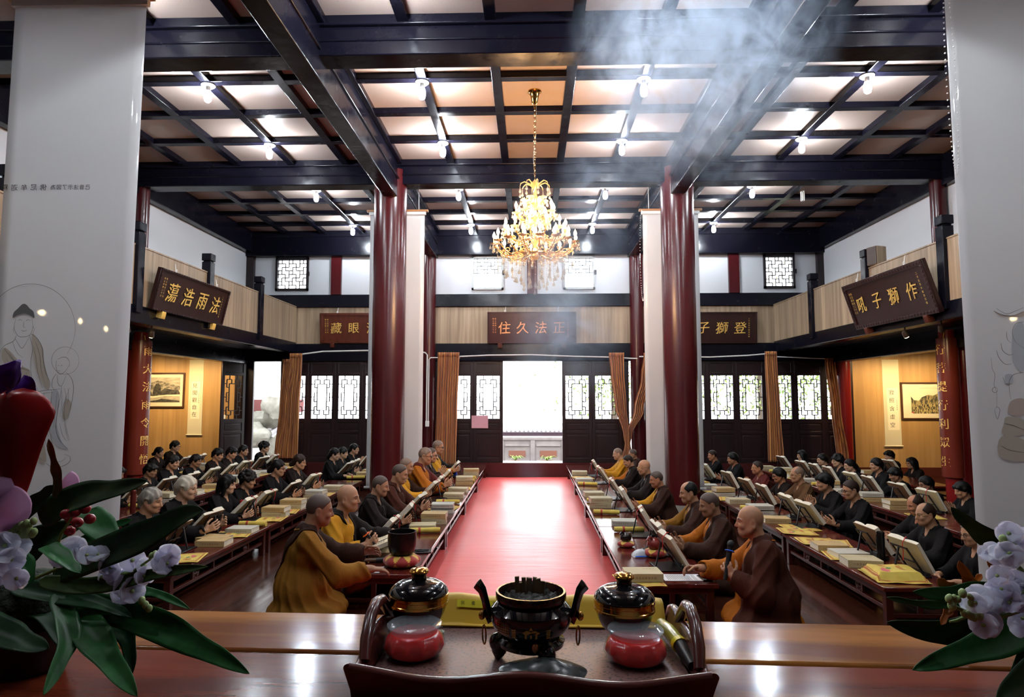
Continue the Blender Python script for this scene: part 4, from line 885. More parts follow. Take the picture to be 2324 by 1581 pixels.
# ---------------------------------------------------------------- low tables in rows
table_m = M('red_table_lacquer', (.115, .016, .010), .16, spec=.5, coat=.25, noise=(8, (3, .5, 1), 4, .3, .75), col2=(.062, .010, .008), bump=(6, (2, .6, 1), .04, .01))
tleg_m = M('table_leg_lacquer', (.05, .009, .007), .25, spec=.5)
TZ = .31
def table_proto(wd, L):
    r = empty('low_table'); h, g = wd / 2, L / 2
    MB().box(-h, h, -g, g, .275, TZ).build('tabletop', table_m, r, bevel=.006)
    MB().box(-h + .03, h - .03, -g + .03, g - .03, .225, .275).build('apron', tleg_m, r)
    for sx in (-1, 1):
        for sy in (-1, 1): MB().box(sx * (h - .06) - .028, sx * (h - .06) + .028, sy * (g - .06) - .028, sy * (g - .06) + .028, 0, .26).build('leg', tleg_m, r, bevel=.004)
    for sx in (-1, 1):
        m = MB(); x = sx * (h - .06); m.box(x - .016, x + .016, -g + .06, g - .06, .12, .15)
        for k in range(1, 5): y = -g + .06 + (L - .12) * k / 5; m.box(x - .012, x + .012, y - .013, y + .013, .14, .24)
        m.build('side_rail', tleg_m, r, bevel=.003)
        for k in (-1, 1):
            m = MB(); m.tube([(x + .045 * math.cos(a) * 0, k * g * .5 + .045 * math.cos(a), .185 + .036 * math.sin(a)) for a in [2 * PI * q / 14 for q in range(14)]], .008, 6, closed=True)
            for q in range(3): a = PI * q / 3; m.tube([(x, k * g * .5 - .04 * math.cos(a), .185 - .033 * math.sin(a)), (x, k * g * .5 + .04 * math.cos(a), .185 + .033 * math.sin(a))], .006, 5)
            m.build('round_ornament', tleg_m, r)
    for sy in (-1, 1):
        y = sy * (g - .06); m = MB().box(-h + .06, h - .06, y - .014, y + .014, .07, .10).box(-.02, .02, y - .012, y + .012, .09, .24)
        m.build('end_rail', tleg_m, r, bevel=.003)
    return r
tp = {}
ordn = ['first', 'second', 'third', 'fourth', 'fifth', 'sixth', 'seventh', 'eighth', 'ninth', 'tenth', 'eleventh', 'twelfth']
def table_row(x0, x1, ys, L, row, group):
    wd = round(x1 - x0, 2)
    for i, y in enumerate(ys):
        lab = 'low red lacquered table, %s from the front in the %s' % (ordn[i], row)
        if (wd, L) not in tp: t = table_proto(wd, L); tp[(wd, L)] = t; t.location = ((x0 + x1) / 2, y + L / 2, 0); tag(t, lab, 'table', group)
        else: dup(tp[(wd, L)], ((x0 + x1) / 2, y + L / 2, 0), 0, lab, group)
T1L, T1R = [5.33, 7.545, 9.76, 11.975], [5.13, 7.345, 9.56, 11.775]
table_row(-1.65, -.95, T1L, 2.2, 'row left of the carpet', 'monk tables at left'); table_row(.76, 1.46, T1R, 2.2, 'row right of the carpet', 'monk tables at right')
T2L, T2R = [5.30, 7.30, 9.30, 12.05], [5.08, 7.08, 9.08, 11.9]
table_row(-3.55, -2.95, T2L, 1.98, 'second row at left', 'second row tables at left'); table_row(2.69, 3.29, T2R, 1.98, 'second row at right', 'second row tables at right')
T3L, T3R = [6.25, 8.25, 10.25, 12.25], [5.5, 7.5, 9.5, 11.5]
table_row(-5.55, -4.95, T3L, 1.98, 'third row at left', 'third row tables at left'); table_row(4.62, 5.22, T3R, 1.98, 'third row at right', 'third row tables at right')
table_row(-7.1, -6.5, [10.7, 12.12][:1] + [12.7 - .0][:0], 1.98, 'outer aisle at left', 'aisle tables'); 
table_row(6.35, 6.95, [10.8], 1.98, 'outer aisle at right', 'aisle tables'); 
dup(tp[(.6, 1.98)], (-6.8, 13.2, 0), 0, 'low red table at the far end of the left aisle', 'aisle tables').scale = (1, .5, 1)
# ---------------------------------------------------------------- people
LF, RF = 0.0, PI
GL, GR, G2L, G2R = 'monks at the left table row', 'monks at the right table row', 'worshippers at the left', 'worshippers at the right'
row = {}
def P(rk, px, top, X, pose, robe, label, **k):
    left = X < 0; g = dict(M=(GL if left else GR)).get(rk[0], G2L if left else G2R)
    face = k.pop('face', 0.0)
    e = person(px, top, X, LF if left else RF, pose, robe, label, g, face=face if left else -face, **k)
    row.setdefault(rk, []).append((e, X, people[-1][2], people[-1][3])); return e
# monks, left row (front to back)
P('ML', 725, 1119, -1.69, 'reach', 'ochre', 'monk in ochre robe reaching across the table beside the black bell, left row', hair='shaved', hairm='stubble', skin='brown', sash='brown', tilt=.12, face=.38)
P('ML', 790, 1098, -1.68, 'micR', 'yellow', 'bald monk in bright yellow robe holding a microphone, left row', skin='tan', sash='dark', tilt=.02, jaw=1.15, girth=1.08)
P('ML', 863, 1078, -1.68, 'read', 'dark', 'monk in blackish brown robe, third from the front in the left row', hair='shaved', hairm='stubble', sash='dark', tilt=.16)
P('ML', 907, 1052, -1.62, 'read', 'rust', 'monk in rust brown robe with dark cropped scalp, fourth in the left row', hair='shaved', hairm='stubble', sash='rust', tilt=.18)
P('ML', 922, 1038, -1.76, 'read', 'yellow', 'monk in yellow robe half hidden behind the rust-robed monk, left row', sash='brown', tilt=.16, hair='shaved', hairm='pale_stubble')
P('ML', 965, 1014, -1.60, 'read', 'orange', 'monk in orange robe and glasses, sixth in the left row', sash='maroon', glasses='dark', hair='shaved', hairm='pale_stubble', tilt=.16)
P('ML', 978, 1015, -1.64, 'pray', 'brown', 'dark-robed monk mostly hidden behind the orange-robed monk, left row', sash='dark', glasses='dark', tilt=.12, hair='shaved', hairm='stubble')
P('ML', 994, 998, -1.70, 'read', 'yellow', 'monk in golden yellow robe and glasses at the far end, left row', sash='dark', glasses='dark', tilt=.14, hair='shaved', hairm='pale_stubble')
# monks, right row
P('MR', 1702, 1145, 1.67, 'micL', 'orange', 'bald monk with microphone in rust robe, nearest in the right row', skin='tan', sash='rust', tilt=.02, jaw=1.18, girth=1.12, face=.18)
P('MR', 1610, 1116, 1.67, 'read', 'orange', 'dark-skinned monk in orange and brown robe, second in the right row', hair='shaved', hairm='stubble', skin='brown', sash='brown', tilt=.22)
P('MR', 1563, 1092, 1.67, 'read', 'ochre', 'monk with receding black hair in ochre robe, third in the right row', hair='receding', hairm='black', sash='brown', tilt=.14)
P('MR', 1490, 1068, 1.62, 'read', 'yellow', 'smiling monk with bright orange collar by the right column, fourth in the right row', hair='shaved', hairm='stubble', sash='brown', skin='ruddy', tilt=.18, collar='orange')
P('MR', 1462, 1042, 1.64, 'read', 'dark', 'bald monk in blackish robe and glasses, fifth in the right row', sash='dark', glasses='gold', skin='tan', tilt=.12)
P('MR', 1426, 1032, 1.66, 'read', 'orange', 'monk bowing his dark head over a book, sixth in the right row', hair='crop', hairm='brown', sash='dark', tilt=.34)
P('MR', 1402, 1016, 1.62, 'read', 'yellow', 'pale-headed monk in golden robe at the far end, right row', hair='shaved', hairm='pale_stubble', skin='pale', tilt=.14)
P('MR', 1436, 1018, 1.98, 'rest', 'brown', 'monk in brown seated behind the far end of the right row', hair='shaved', hairm='stubble', sash='brown', skin='brown', tilt=.1)
# worshippers, second row at left
P('2L', 345, 1103, -3.58, 'pray', 'black', 'grey-haired woman in black robe, nearest in the second left row', hair='short', hairm='grey', skin='tan', tilt=.16)
P('2L', 425, 1076, -3.58, 'read', 'black', 'woman with swept-back white hair in black, second left row', hair='short', hairm='white', skin='pale', tilt=.12)
P('2L', 517, 1074, -3.60, 'read', 'black', 'young woman with chin-length black bob, second left row', hair='bob', skin='pale', tilt=.14)
P('2L', 564, 1067, -3.60, 'pray', 'black', 'woman with short curly black hair joining her hands, second left row', hair='curly', skin='tan', tilt=.16)
P('2L', 632, 1041, -3.58, 'read', 'black', 'woman in dark glasses with hair tied low, second left row', hair='bun', glasses='dark', skin='tan', tilt=.12)
P('2L', 680, 1029, -3.58, 'read', 'dark', 'woman in brown-black with hair in a low knot, second left row', hair='bun', hairm='brown', skin='tan', tilt=.16)
P('2L', 760, 1015, -3.60, 'rest', 'black', 'woman with netted bun, first of three beside the left column', hair='net', skin='pale', tilt=.14)
P('2L', 779, 1013, -3.60, 'read', 'black', 'short-haired woman, middle of three beside the left column', hair='short', skin='pale', tilt=.14)
P('2L', 804, 1005, -3.60, 'pray', 'black', 'woman in glasses with joined hands, farthest of three beside the left column', hair='bun', glasses='gold', skin='pale', tilt=.06)
# third row at left
P('3L', 265, 1053, -5.62, 'read', 'black', 'dark-haired woman bowing behind the flowers, nearest in the third left row', hair='bowl', skin='brown', tilt=.26)
P('3L', 342, 1049, -5.62, 'read', 'black', 'woman with short black hair reading a propped book, third left row', hair='bowl', skin='brown', tilt=.18, glasses='gold')
P('3L', 393, 1030, -5.62, 'read', 'black', 'woman in black reading, third from the front in the third left row', hair='short', skin='tan', tilt=.2)
P('3L', 445, 1029, -5.62, 'read', 'black', 'woman in black with head bent, fourth in the third left row', hair='short', skin='brown', tilt=.22)
P('3L', 495, 1015, -5.62, 'read', 'dark', 'woman in brown-black looking down, fifth in the third left row', hair='short', skin='tan', tilt=.3)
P('3L', 526, 1012, -5.62, 'read', 'dark', 'woman in brown-black, sixth in the third left row', hair='bowl', skin='tan', tilt=.22)
P('3L', 553, 1008, -5.72, 'rest', 'black', 'woman in front of the open door leaf, seventh in the third left row', hair='short', skin='tan', tilt=.08)
P('3L', 601, 1001, -5.55, 'pray', 'black', 'curly-haired woman against the bright side doorway', hair='curly', skin='pale', collar='ochre', tilt=.04)
P('4L', 361, 1013, -7.45, 'read', 'dark', 'woman with a round bun before the left veneer wall', hair='bun', skin='tan', tilt=.14)
P('4L', 398, 998, -7.45, 'read', 'dark', 'short-haired person in glasses behind a raised book, left veneer wall', hair='short', glasses='gold', skin='pale', tilt=.18)
# second row at right
P('2R', 2206, 1180, 3.62, 'rest', 'black', 'older man in dark-rimmed glasses beside the right near scroll', hair='crop', hairm='grey', glasses='dark', tilt=.2)
P('2R', 2100, 1140, 3.62, 'read', 'black', 'older man in thin glasses with greying hair holding a book, second right row', hair='receding', hairm='brown', glasses='gold', tilt=.1)
P('2R', 2078, 1122, 4.02, 'reach', 'black', 'man leaning forward behind the man in thin glasses, right', hair='receding', hairm='brown', skin='ruddy', tilt=.22)
P('2R', 1931, 1089, 3.60, 'read', 'black', 'crop-haired man in round glasses holding an open book, second right row', hair='crop', hairm='brown', glasses='dark', tilt=.18)
P('2R', 1870, 1070, 3.56, 'pray', 'black', 'man with black fringe and joined hands, second right row', hair='bowl', skin='tan', tilt=.1)
P('2R', 1809, 1058, 3.58, 'read', 'tan', 'old man with a bald crown in tan robe and glasses, second right row', glasses='gold', skin='tan', hair='receding', hairm='pale_stubble', tilt=.06)
P('2R', 1767, 1059, 3.58, 'read', 'dark', 'dark-haired man in glasses with lowered face, second right row', hair='short', skin='ruddy', glasses='dark', tilt=.24)
P('2R', 1719, 1046, 3.58, 'pray', 'maroon', 'man in maroon robe and gold glasses, second right row', hair='crop', hairm='brown', skin='ruddy', glasses='gold', tilt=.0)
P('2R', 1662, 1025, 3.58, 'read', 'black', 'man in black with side-parted hair against the dark doors', hair='short', skin='ruddy', tilt=.1)
P('2R', 1617, 1021, 3.55, 'reach', 'black', 'crop-haired man next to the right column scroll, farthest in that row', hair='crop', hairm='brown', skin='ruddy', tilt=.12)
# third row at right
P('3R', 2183, 1090, 5.42, 'pray', 'black', 'woman with joined hands beside the right near scroll, third right row', hair='bowl', skin='tan', tilt=.22)
P('3R', 2101, 1078, 5.42, 'pray', 'black', 'person with thick dark glasses and joined hands, third right row', hair='short', skin='brown', glasses='dark', tilt=.2)
P('3R', 2031, 1058, 5.42, 'read', 'black', 'full-haired woman looking down, third right row', hair='bowl', skin='brown', tilt=.28)
P('3R', 1988, 1037, 5.42, 'rest', 'black', 'short-haired woman sitting upright, third right row', hair='short', skin='tan', tilt=.08, collar='tan')
P('3R', 1928, 1040, 5.42, 'read', 'black', 'woman in glasses with a ponytail, third right row', hair='pony', skin='pale', glasses='gold', tilt=.12)
P('3R', 1900, 1030, 5.42, 'read', 'black', 'woman in glasses before the corner column, third right row', hair='curly', skin='pale', glasses='gold', tilt=.1)
P('3R', 1866, 1028, 5.42, 'read', 'dark', 'short-haired person in glasses before the corner curtain', hair='short', skin='pale', glasses='gold', tilt=.1)
P('3R', 1820, 1020, 5.42, 'rest', 'dark', 'woman with long loose hair, farthest in the third right row', hair='long', skin='pale', glasses='gold', tilt=.06)
P('4R', 2018, 1020, 7.15, 'read', 'dark', 'short-haired woman before the right veneer wall', hair='bowl', skin='pale', tilt=.16)
P('4R', 2069, 1036, 7.15, 'rest', 'dark', 'woman in glasses with shoulder-length hair before the right veneer wall', hair='bob', skin='tan', glasses='gold', tilt=.12)
# ---------------------------------------------------------------- books, stands and cloths
cover_m = M('book_cover', (.50, .43, .27), .6, noise=(9, ONE, 3, .3, .8), col2=(.43, .36, .21)); page_m = M('page_block', (.72, .68, .56), .75, noise=(160, (.05, .05, 1), 2, .3, .7), col2=(.60, .56, .45)); brownc_m = M('brown_cover', (.17, .085, .04), .5); print_m = M('printed_text', (.12, .09, .06), .8)
page_top_m = M('open_page', (.70, .62, .43), .75); stand_m = M('black_stand', (.012, .011, .013), .3, spec=.5); ribbon_m = M('red_ribbon', (.55, .02, .02), .5); spine_m = M('title_print', (.20, .11, .06), .8)
yc_m = M('yellow_cloth', (.64, .49, .085), .7, sheen=.1, noise=(14, ONE, 2, .3, .7), col2=(.56, .40, .055)); ycp_m = M('red_print', (.42, .06, .03), .7); lotus_m = M('pink_lotus', (.62, .12, .16), .7); lotusg_m = M('green_leaf_print', (.10, .20, .07), .7)
def open_book_proto(t1, t2, cov, ribbon):
    r = empty('open_book'); W_, L = .178, .265                      # local x: up the slope, y: across
    for s, t in ((-1, t1), (1, t2)):
        def fn(u, v, s=s, t=t): return (L * (v - .5), s * W_ * u, t * (1 - .12 * u) - .012 * (1 - u) ** 3 + .004 * math.sin(PI * u))
        m = MB(); m.cur = 0; m.grid(fn, 10, 2); m.cur = 1; top = fn
        n = 10; bot = [(L * .5, s * W_ * k / n, 0) for k in range(n + 1)]
        for e in (-.5, .5): m.add([(L * e, s * W_ * k / n, 0) for k in range(n + 1)] + [top(k / n, e + .5) for k in range(n + 1)], [(k, k + 1, n + 2 + k, n + 1 + k) for k in range(n)])
        m.add([(L * -.5, s * W_, 0), (L * .5, s * W_, 0), top(1, 1), top(1, 0)], [(0, 1, 2, 3)])
        m.build('page_block', [page_top_m, page_m], r)
        m = MB()
        for k in range(8):
            u = .12 + .1 * k
            for j in range(9): z = top(u, .5)[2] + .0006; m.add([(L * (-.38 + .085 * j), s * W_ * u, z), (L * (-.38 + .085 * j + .06), s * W_ * u, z), (L * (-.38 + .085 * j + .06), s * W_ * (u + .05), z), (L * (-.38 + .085 * j), s * W_ * (u + .05), z)], [(0, 1, 2, 3)])
        m.build('printed_text', print_m, r, smooth=0)
    MB().box(-L / 2 - .004, L / 2 + .004, -W_ - .006, W_ + .006, -.006, 0).build('cover', cov, r, bevel=.002)
    if ribbon: MB().tube([(L / 2, .01, t1), (L / 2 + .012, .02, t1 - .01), (L / 2 + .005, .05, -.03), (L / 2 - .06, .06, -.07), (L / 2 - .12, .05, -.10)], .0035, 5).build('ribbon', ribbon_m, r)
    return r
book_protos = [open_book_proto(.045, .030, cover_m, True), open_book_proto(.028, .050, brownc_m, False), open_book_proto(.036, .042, cover_m, False)]
used = set()
def inst(proto, loc, rot, label, cat, group):
    if id(proto) not in used:
        used.add(id(proto)); proto.location = loc; proto.rotation_euler = rot; return tag(proto, label, cat, group)
    return dup(proto, loc, rot, label, group)
def stand_proto():
    r = empty('book_stand')
    MB().box(-.13, .10, -.15, .15, 0, .012).build('base_plate', stand_m, r, bevel=.004)
    m = MB(); m.bar((-.11, -.09, .012), (.035, -.09, .225), .012, .012).bar((-.11, .09, .012), (.035, .09, .225), .012, .012).bar((.035, -.10, .223), (.035, .10, .223), .012, .012).bar((-.045, -.1, .108), (-.045, .1, .108), .012, .01); m.build('back_rest', stand_m, r)
    MB().bar((.035, 0, .22), (.085, 0, .01), .014, .012).build('strut', stand_m, r)
    m = MB().box(-.135, -.10, -.13, .13, .012, .03); m.build('ledge', stand_m, r, bevel=.003)
    m = MB().tube([(-.125, -.07, .03), (-.14, -.07, .06), (-.11, -.07, .085)], .004, 6).build('page_clip', M('steel', (.6, .6, .62), .25, 1), r); dup(m, (0, .14, 0), parent=r)
    return r
standp = stand_proto()
def closed_book_proto(t, cov):
    r = empty('closed_book'); W_, L = .21, .285
    MB().box(-L / 2 + .003, L / 2 - .004, -W_ / 2 + .004, W_ / 2 - .004, .003, t - .003).build('page_block', page_m, r)
    MB().box(-L / 2, L / 2, -W_ / 2, W_ / 2, t - .003, t).box(-L / 2, L / 2, -W_ / 2, W_ / 2, 0, .003).box(-L / 2, L / 2, -W_ / 2, -W_ / 2 + .004, 0, t).build('cover', cov, r, bevel=.001)
    m = MB()
    for i, ch in enumerate('大般若波羅蜜多經'): put_char(m, ch, lambda u, v, q: (-.09 + .024 * i + u, -W_ / 2 - .0005 - q * .02, t / 2 + v), .02)
    for i, ch in enumerate('大般若經'): put_char(m, ch, lambda u, v, q: (.1 - .026 * i - v, .05 + u, t + .0005 + q * .02), .022)
    m.build('title', spine_m, r, smooth=0)
    return r
cb_protos = [closed_book_proto(.062, cover_m), closed_book_proto(.05, M('grey_cover', (.46, .44, .37), .6)), closed_book_proto(.056, M('tan_cover', (.46, .32, .14), .6))]
def cloth_proto(kind):
    r = empty('yellow_cloth'); S = .40 if kind == 'over' else .35
    if kind == 'roll':
        MB().lathe([(0, -.16), (.026, -.16), (.029, -.1), (.027, .0), (.03, .11), (.026, .16), (0, .158)], n=14).build('rolled_cloth', yc_m, r, rot=(PI / 2, 0, 0), loc=(0, 0, .03))
        m = MB().lathe([(.031, -.012), (.032, 0), (.031, .012)], n=14); m.build('tie', ycp_m, r, rot=(PI / 2, 0, 0), loc=(0, .06, .03)); return r
    def h(x, y):
        b = .006 + .004 * math.sin(19 * x + 3) * math.sin(16 * y + 1)
        if kind == 'over':                                           # draped over a closed book below it
            d = max(abs(x) - .15, abs(y) - .118, 0); return max(.007 + .003 * math.sin(30 * x), .070 - d * 1.3 + .004 * math.sin(25 * y + 20 * x))
        return b + (.035 * max(0, (x + y) * 2 - .45) if kind == 'curled' else .0)
    fn = lambda u, v, e=0: (S * (u - .5), S * (v - .5), h(S * (u - .5), S * (v - .5)) + e)
    MB().grid(fn, 24, 24).build('cloth', yc_m, r, solid=.003)
    m = MB()
    for k in range(44):
        a = .05 + .9 * k / 44
        for (u, v, uu, vv) in ((a, .05, a + .013, .075), (a, .925, a + .013, .95), (.05, a, .075, a + .013), (.925, a, .95, a + .013)): m.add([fn(u, v, .0035), fn(uu, v, .0035), fn(uu, vv, .0035), fn(u, vv, .0035)], [(0, 1, 2, 3)])
    for (u, v, uu, vv) in ((.085, .085, .915, .092), (.085, .908, .915, .915), (.085, .085, .092, .915), (.908, .085, .915, .915)):
        n = 12
        for k in range(n):
            if uu - u > vv - v: a, b = u + (uu - u) * k / n, u + (uu - u) * (k + 1) / n; q = [(a, v), (b, v), (b, vv), (a, vv)]
            else: a, b = v + (vv - v) * k / n, v + (vv - v) * (k + 1) / n; q = [(u, a), (uu, a), (uu, b), (u, b)]
            m.add([fn(*p, .0035) for p in q], [(0, 1, 2, 3)])
    for i, ch in enumerate('智靈經海'): put_char(m, ch, lambda u, v, q: fn(.36 + v / S, .36 + .095 * i - u / S * -1, .0036), .040)
    put_char(m, '佛', lambda u, v, q: fn(.66 + v / S, .33 + u / S, .0036), .075)
    m.build('red_print', ycp_m, r, smooth=0); m = MB(); mats = [lotus_m, lotusg_m]
    for k in range(9):
        a = -1.2 + 2.4 * k / 8; c = (.66, .66); m.add([fn(c[0] + .02 * math.cos(a + 1.5), c[1] + .02 * math.sin(a + 1.5), .0037), fn(c[0] + .16 * math.cos(a), c[1] + .16 * math.sin(a), .0038), fn(c[0] + .11 * math.cos(a + .3), c[1] + .11 * math.sin(a + .3), .0039)], [(0, 1, 2)])
    m.cur = 1; m.add([fn(.56, .55, .0037), fn(.62, .5, .0037), fn(.68, .58, .0037), fn(.62, .64, .0037)], [(0, 1, 2, 3)]); m.build('lotus_print', mats, r, smooth=0)
    return r
cloths = {k: cloth_proto(k) for k in ('flat', 'over', 'curled', 'roll')}
side_n = dict(L='left', R='right'); row_n = {'M': 'monk row', '2': 'second row', '3': 'third row', '4': 'wall row'}
tabx = {'ML': (-1.65, -.95), 'MR': (1.46, .76), '2L': (-3.55, -2.95), '2R': (3.29, 2.69), '3L': (-5.55, -4.95), '3R': (5.22, 4.62), '4L': (-7.1, -6.5), '4R': (6.95, 6.35)}
rb_ = random.Random(21); spots = []
def free(x, y, r):
    for (a, b, c) in spots:
        if (a - x) ** 2 + (b - y) ** 2 < (r + c) ** 2 * .8: return False
    spots.append((x, y, r)); return True
def on_table(rk, y):
    ys, L = {'ML': (T1L, 2.2), 'MR': (T1R, 2.2), '2L': (T2L, 1.98), '2R': (T2R, 1.98), '3L': (T3L, 1.98), '3R': (T3R, 1.98), '4L': ([10.7, 12.7], 1.98), '4R': ([10.8], 1.98)}[rk]
    return min(ys) + .16 < y < max(ys) + L - .1
SKIP_BOX = {('ML', 0), ('ML', 1), ('MR', 0), ('MR', 1), ('MR', 2)}
for rk, lst in row.items():
    xo, xi = tabx[rk]; sg = 1 if xi > xo else -1; side = side_n[rk[1]]
    for i, (e, X, Y, s) in enumerate(lst):
        who = '%s %s from the front, %s %s' % (ordn[i], 'monk' if rk[0] == 'M' else 'person', side, row_n[rk[0]])
        if rk in ('MR',) and i == 7 or rk == '2R' and i == 2: continue
        y = Y + rb_.uniform(-.05, .05) + (.42 if (rk, i) == ('ML', 1) else 0); wd = abs(xi - xo); x = xo + sg * (.30 if rk[0] == 'M' else .22)
        if rk == 'ML' and i == 0: continue
        if on_table(rk, y):
            free(x, y, .17); tilt = math.radians(rb_.uniform(43, 51) if sg > 0 else rb_.uniform(54, 62)); rz = (0 if sg > 0 else PI) + rb_.uniform(-.12, .12)
            inst(standp, (x, y, TZ + .001), (0, 0, rz), 'black book stand before the ' + who, 'book stand', 'black book stands')
            R = Matrix.Rotation(rz, 4, 'Z') @ Matrix.Rotation(-tilt, 4, 'Y'); c = Vector((x, y, TZ)) + Matrix.Rotation(rz, 3, 'Z') @ Vector((-.045, 0, .145))
            c += Matrix.Rotation(rz, 3, 'Z') @ Vector((-.012, 0, .012))
            inst(book_protos[rb_.randrange(3)], c, R.to_euler(), 'open sutra book before the ' + who, 'book', 'open sutra books')
        if (rk, i) not in SKIP_BOX:
            xb = xo + sg * (wd - .165)
            for yb in (y + rb_.uniform(-.1, .02), y + .26, y - .24, y + .5):
                if on_table(rk, yb) and free(xb, yb, .115):
                    inst(cb_protos[rb_.randrange(3)], (xb, yb, TZ + .001), (0, 0, rb_.uniform(-.12, .12)), 'closed sutra book in front of the ' + who, 'book', 'closed sutra books')
                    if rb_.random() < .25: inst(cb_protos[rb_.randrange(3)], (xb, yb + .01, TZ + .064), (0, 0, rb_.uniform(-.15, .15)), 'upper closed book of the pile before the ' + who, 'book', 'closed sutra books')
                    break
            kind = rb_.choice(['flat', 'flat', 'curled', 'roll'] if rk[0] != 'M' else ['roll', 'roll', 'flat']); xc = xo + sg * (wd - .18)
            for yc in (y + .3, y - .3, y + .55):
                if on_table(rk, yc) and free(xc, yc, .12 if kind != 'roll' else .06):
                    rzc = (PI / 2 if kind == 'roll' else (PI if sg < 0 else 0)) + rb_.uniform(-.25, .25)
                    inst(cloths[kind], (xc, yc, TZ + .001), (0, 0, rzc), ('rolled yellow cloth' if kind == 'roll' else 'yellow cloth') + ' by the book of the ' + who, 'cloth', 'yellow printed cloths'); break
# extra pieces close to the camera
def box_at(px, py, rz, label, z=TZ + .001, p=0): q = at_z(px, py, z); inst(cb_protos[p], q, (0, 0, rz), label, 'book', 'closed sutra books')
def cloth_at(px, py, rz, kind, label, z=TZ + .001): q = at_z(px, py, z); inst(cloths[kind], q, (0, 0, rz), label, 'cloth', 'yellow printed cloths')
box_at(960, 1201, .1, 'cream closed book on the table corner beyond the black bell', p=0)
box_at(1458, 1312, .05, 'thick closed book on the near end of the right monk table', p=0, z=TZ + .012)
cloth_at(1450, 1318, .1, 'flat', 'yellow cloth hanging out under the thick book, right monk table', z=TZ + .001)
box_at(1417, 1189, -.05, 'grey closed book, nearer of two on the right monk table', p=1); 
cloth_at(1428, 1207, PI / 2, 'roll', 'long rolled yellow cloth beside the two grey books')
box_at(2028, 1307, -.1, 'closed book under the lotus cloth, near end of the second right table', p=1); cloth_at(2028, 1309, PI - .1, 'over', 'lotus-printed yellow cloth draped over a book at the table end, right')
box_at(1925, 1262, .05, 'cream closed book between two yellow cloths, second right table', p=1); cloth_at(1885, 1232, PI - .3, 'curled', 'lotus-printed yellow cloth lying askew beside the cream book, right')
cloth_at(1815, 1198, PI, 'flat', 'flat yellow cloth with pink lotus, second right table')
box_at(425, 1221, -.1, 'tan closed book near the orange clip, second left table', p=2); box_at(487, 1229, -.2, 'tan closed book at the very edge, second left table', p=2); cloth_at(530, 1213, .2, 'flat', 'yellow lotus cloth beside the tan book, second left table'); cloth_at(612, 1178, .1, 'flat', 'flat yellow lotus cloth, second along the second left table')
# ---------------------------------------------------------------- ceiling bulbs
glow_m = M('lit_bulb', (1, 1, 1), .3, emit=((.86, .93, 1.0), 1))
china_m = M('white_china', (.75, .75, .73), .3)
def emat(m, s): m.node_tree.nodes['Principled BSDF'].inputs['Emission Strength'].default_value = s
emat(glow_m, BULB / (PI * .0165))
def bulb_proto():
    r = empty('ceiling_bulb', (0, 0, 0))
    MB().lathe([(.075, 0), (.08, -.012), (.06, -.03), (.055, -.022), (.0, -.022)][::-1], n=20).build('rose', china_m, r)
    MB().lathe([(0, -.02), (.026, -.022), (.027, -.05), (.031, -.075), (.030, -.08), (0, -.08)][::-1], n=16).build('socket', china_m, r)
    MB().lathe([(0.0, -.215), (.022, -.211), (.036, -.195), (.042, -.165), (.0415, -.125), (.034, -.095), (.029, -.081), (0, -.081)], n=12).build('lamp_bulb', glow_m, r)
    return r
bp_ = bulb_proto(); first = True
for bx, side in ((-1.27, 'left of the middle bay'), (1.33, 'right of the middle bay'), (-3.83, 'left bay'), (3.9, 'right bay'), ):
    for by, rw_ in ((1.55, 'unseen row added to light the altar'), (3.45, 'nearest row above the altar'), (5.3, 'row before the first cross beam'), (7.24, 'row just past the first cross beam'), (9.04, 'row just before the second cross beam'), (11.1, 'row just past the second cross beam'), (13.46, 'farthest row')):  # the altar row is out of view, added to brighten flowers and scrolls
        if by == 3.45 and abs(bx) > 2: continue
        lab = 'lit ceiling bulb, %s, %s' % (rw_, side)
        if first: o = bp_; o.location = (bx, by, ZH); tag(o, lab, 'light bulb', 'ceiling bulbs'); first = False
        else: dup(bp_, (bx, by, ZH), label=lab)
# ---------------------------------------------------------------- things on the monk tables
def col_at(px, py, z): return at_z(px, py, z)
bell_m = M('black_bronze', (.012, .011, .012), .35, .6, noise=(6, ONE, 3, .3, .7)); redfab_m = M('red_velvet', (.30, .018, .014), .7, sheen=.3); yelfab_m = M('yellow_velvet', (.66, .42, .06), .7, sheen=.3)
def patch_cushion(name, loc, r, hh, n, label):
    e = empty(name, loc, .2, label, 'cushion'); m = MB(); N, K = 96, 24; vs = []
    for k in range(K + 1):
        t = -PI / 2 + PI * k / K
        for j in range(N): a = 2 * PI * j / N; rr = r * (math.cos(t) ** .55) * (1 + .03 * math.cos(n * a)); vs.append((rr * math.cos(a), rr * math.sin(a), hh / 2 + hh / 2 * math.sin(t)))
    m.v = vs
    for k in range(K):
        for j in range(N):
            a = (j + .5) / N * n; tri = abs((a % 1) - .5) * 2; zz = (k + .5) / K
            m.f.append((k * N + j, k * N + (j + 1) % N, (k + 1) * N + (j + 1) % N, (k + 1) * N + j)); m.mi.append(0 if abs(zz - .5) * 2 < tri * 1.05 else 1)
    m.build('cushion_cover', [redfab_m, yelfab_m], e); return e
q = at_z(912, 1283, TZ + .002); bx, by = q.x, q.y
patch_cushion('bell_cushion', (bx, by, TZ + .001), .155, .10, 8, 'red and yellow patchwork cushion under the big black bell')
e = empty('bell_bowl', (bx, by, TZ + .088), 0, 'big black singing bowl on its patchwork cushion, left table end', 'bell')
MB().lathe([(0, .0), (.07, .004), (.105, .03), (.122, .09), (.124, .15), (.12, .19), (.121, .205), (.112, .205), (.11, .18), (.112, .09), (.09, .03), (0, .018)], n=48).build('bowl', bell_m, e)
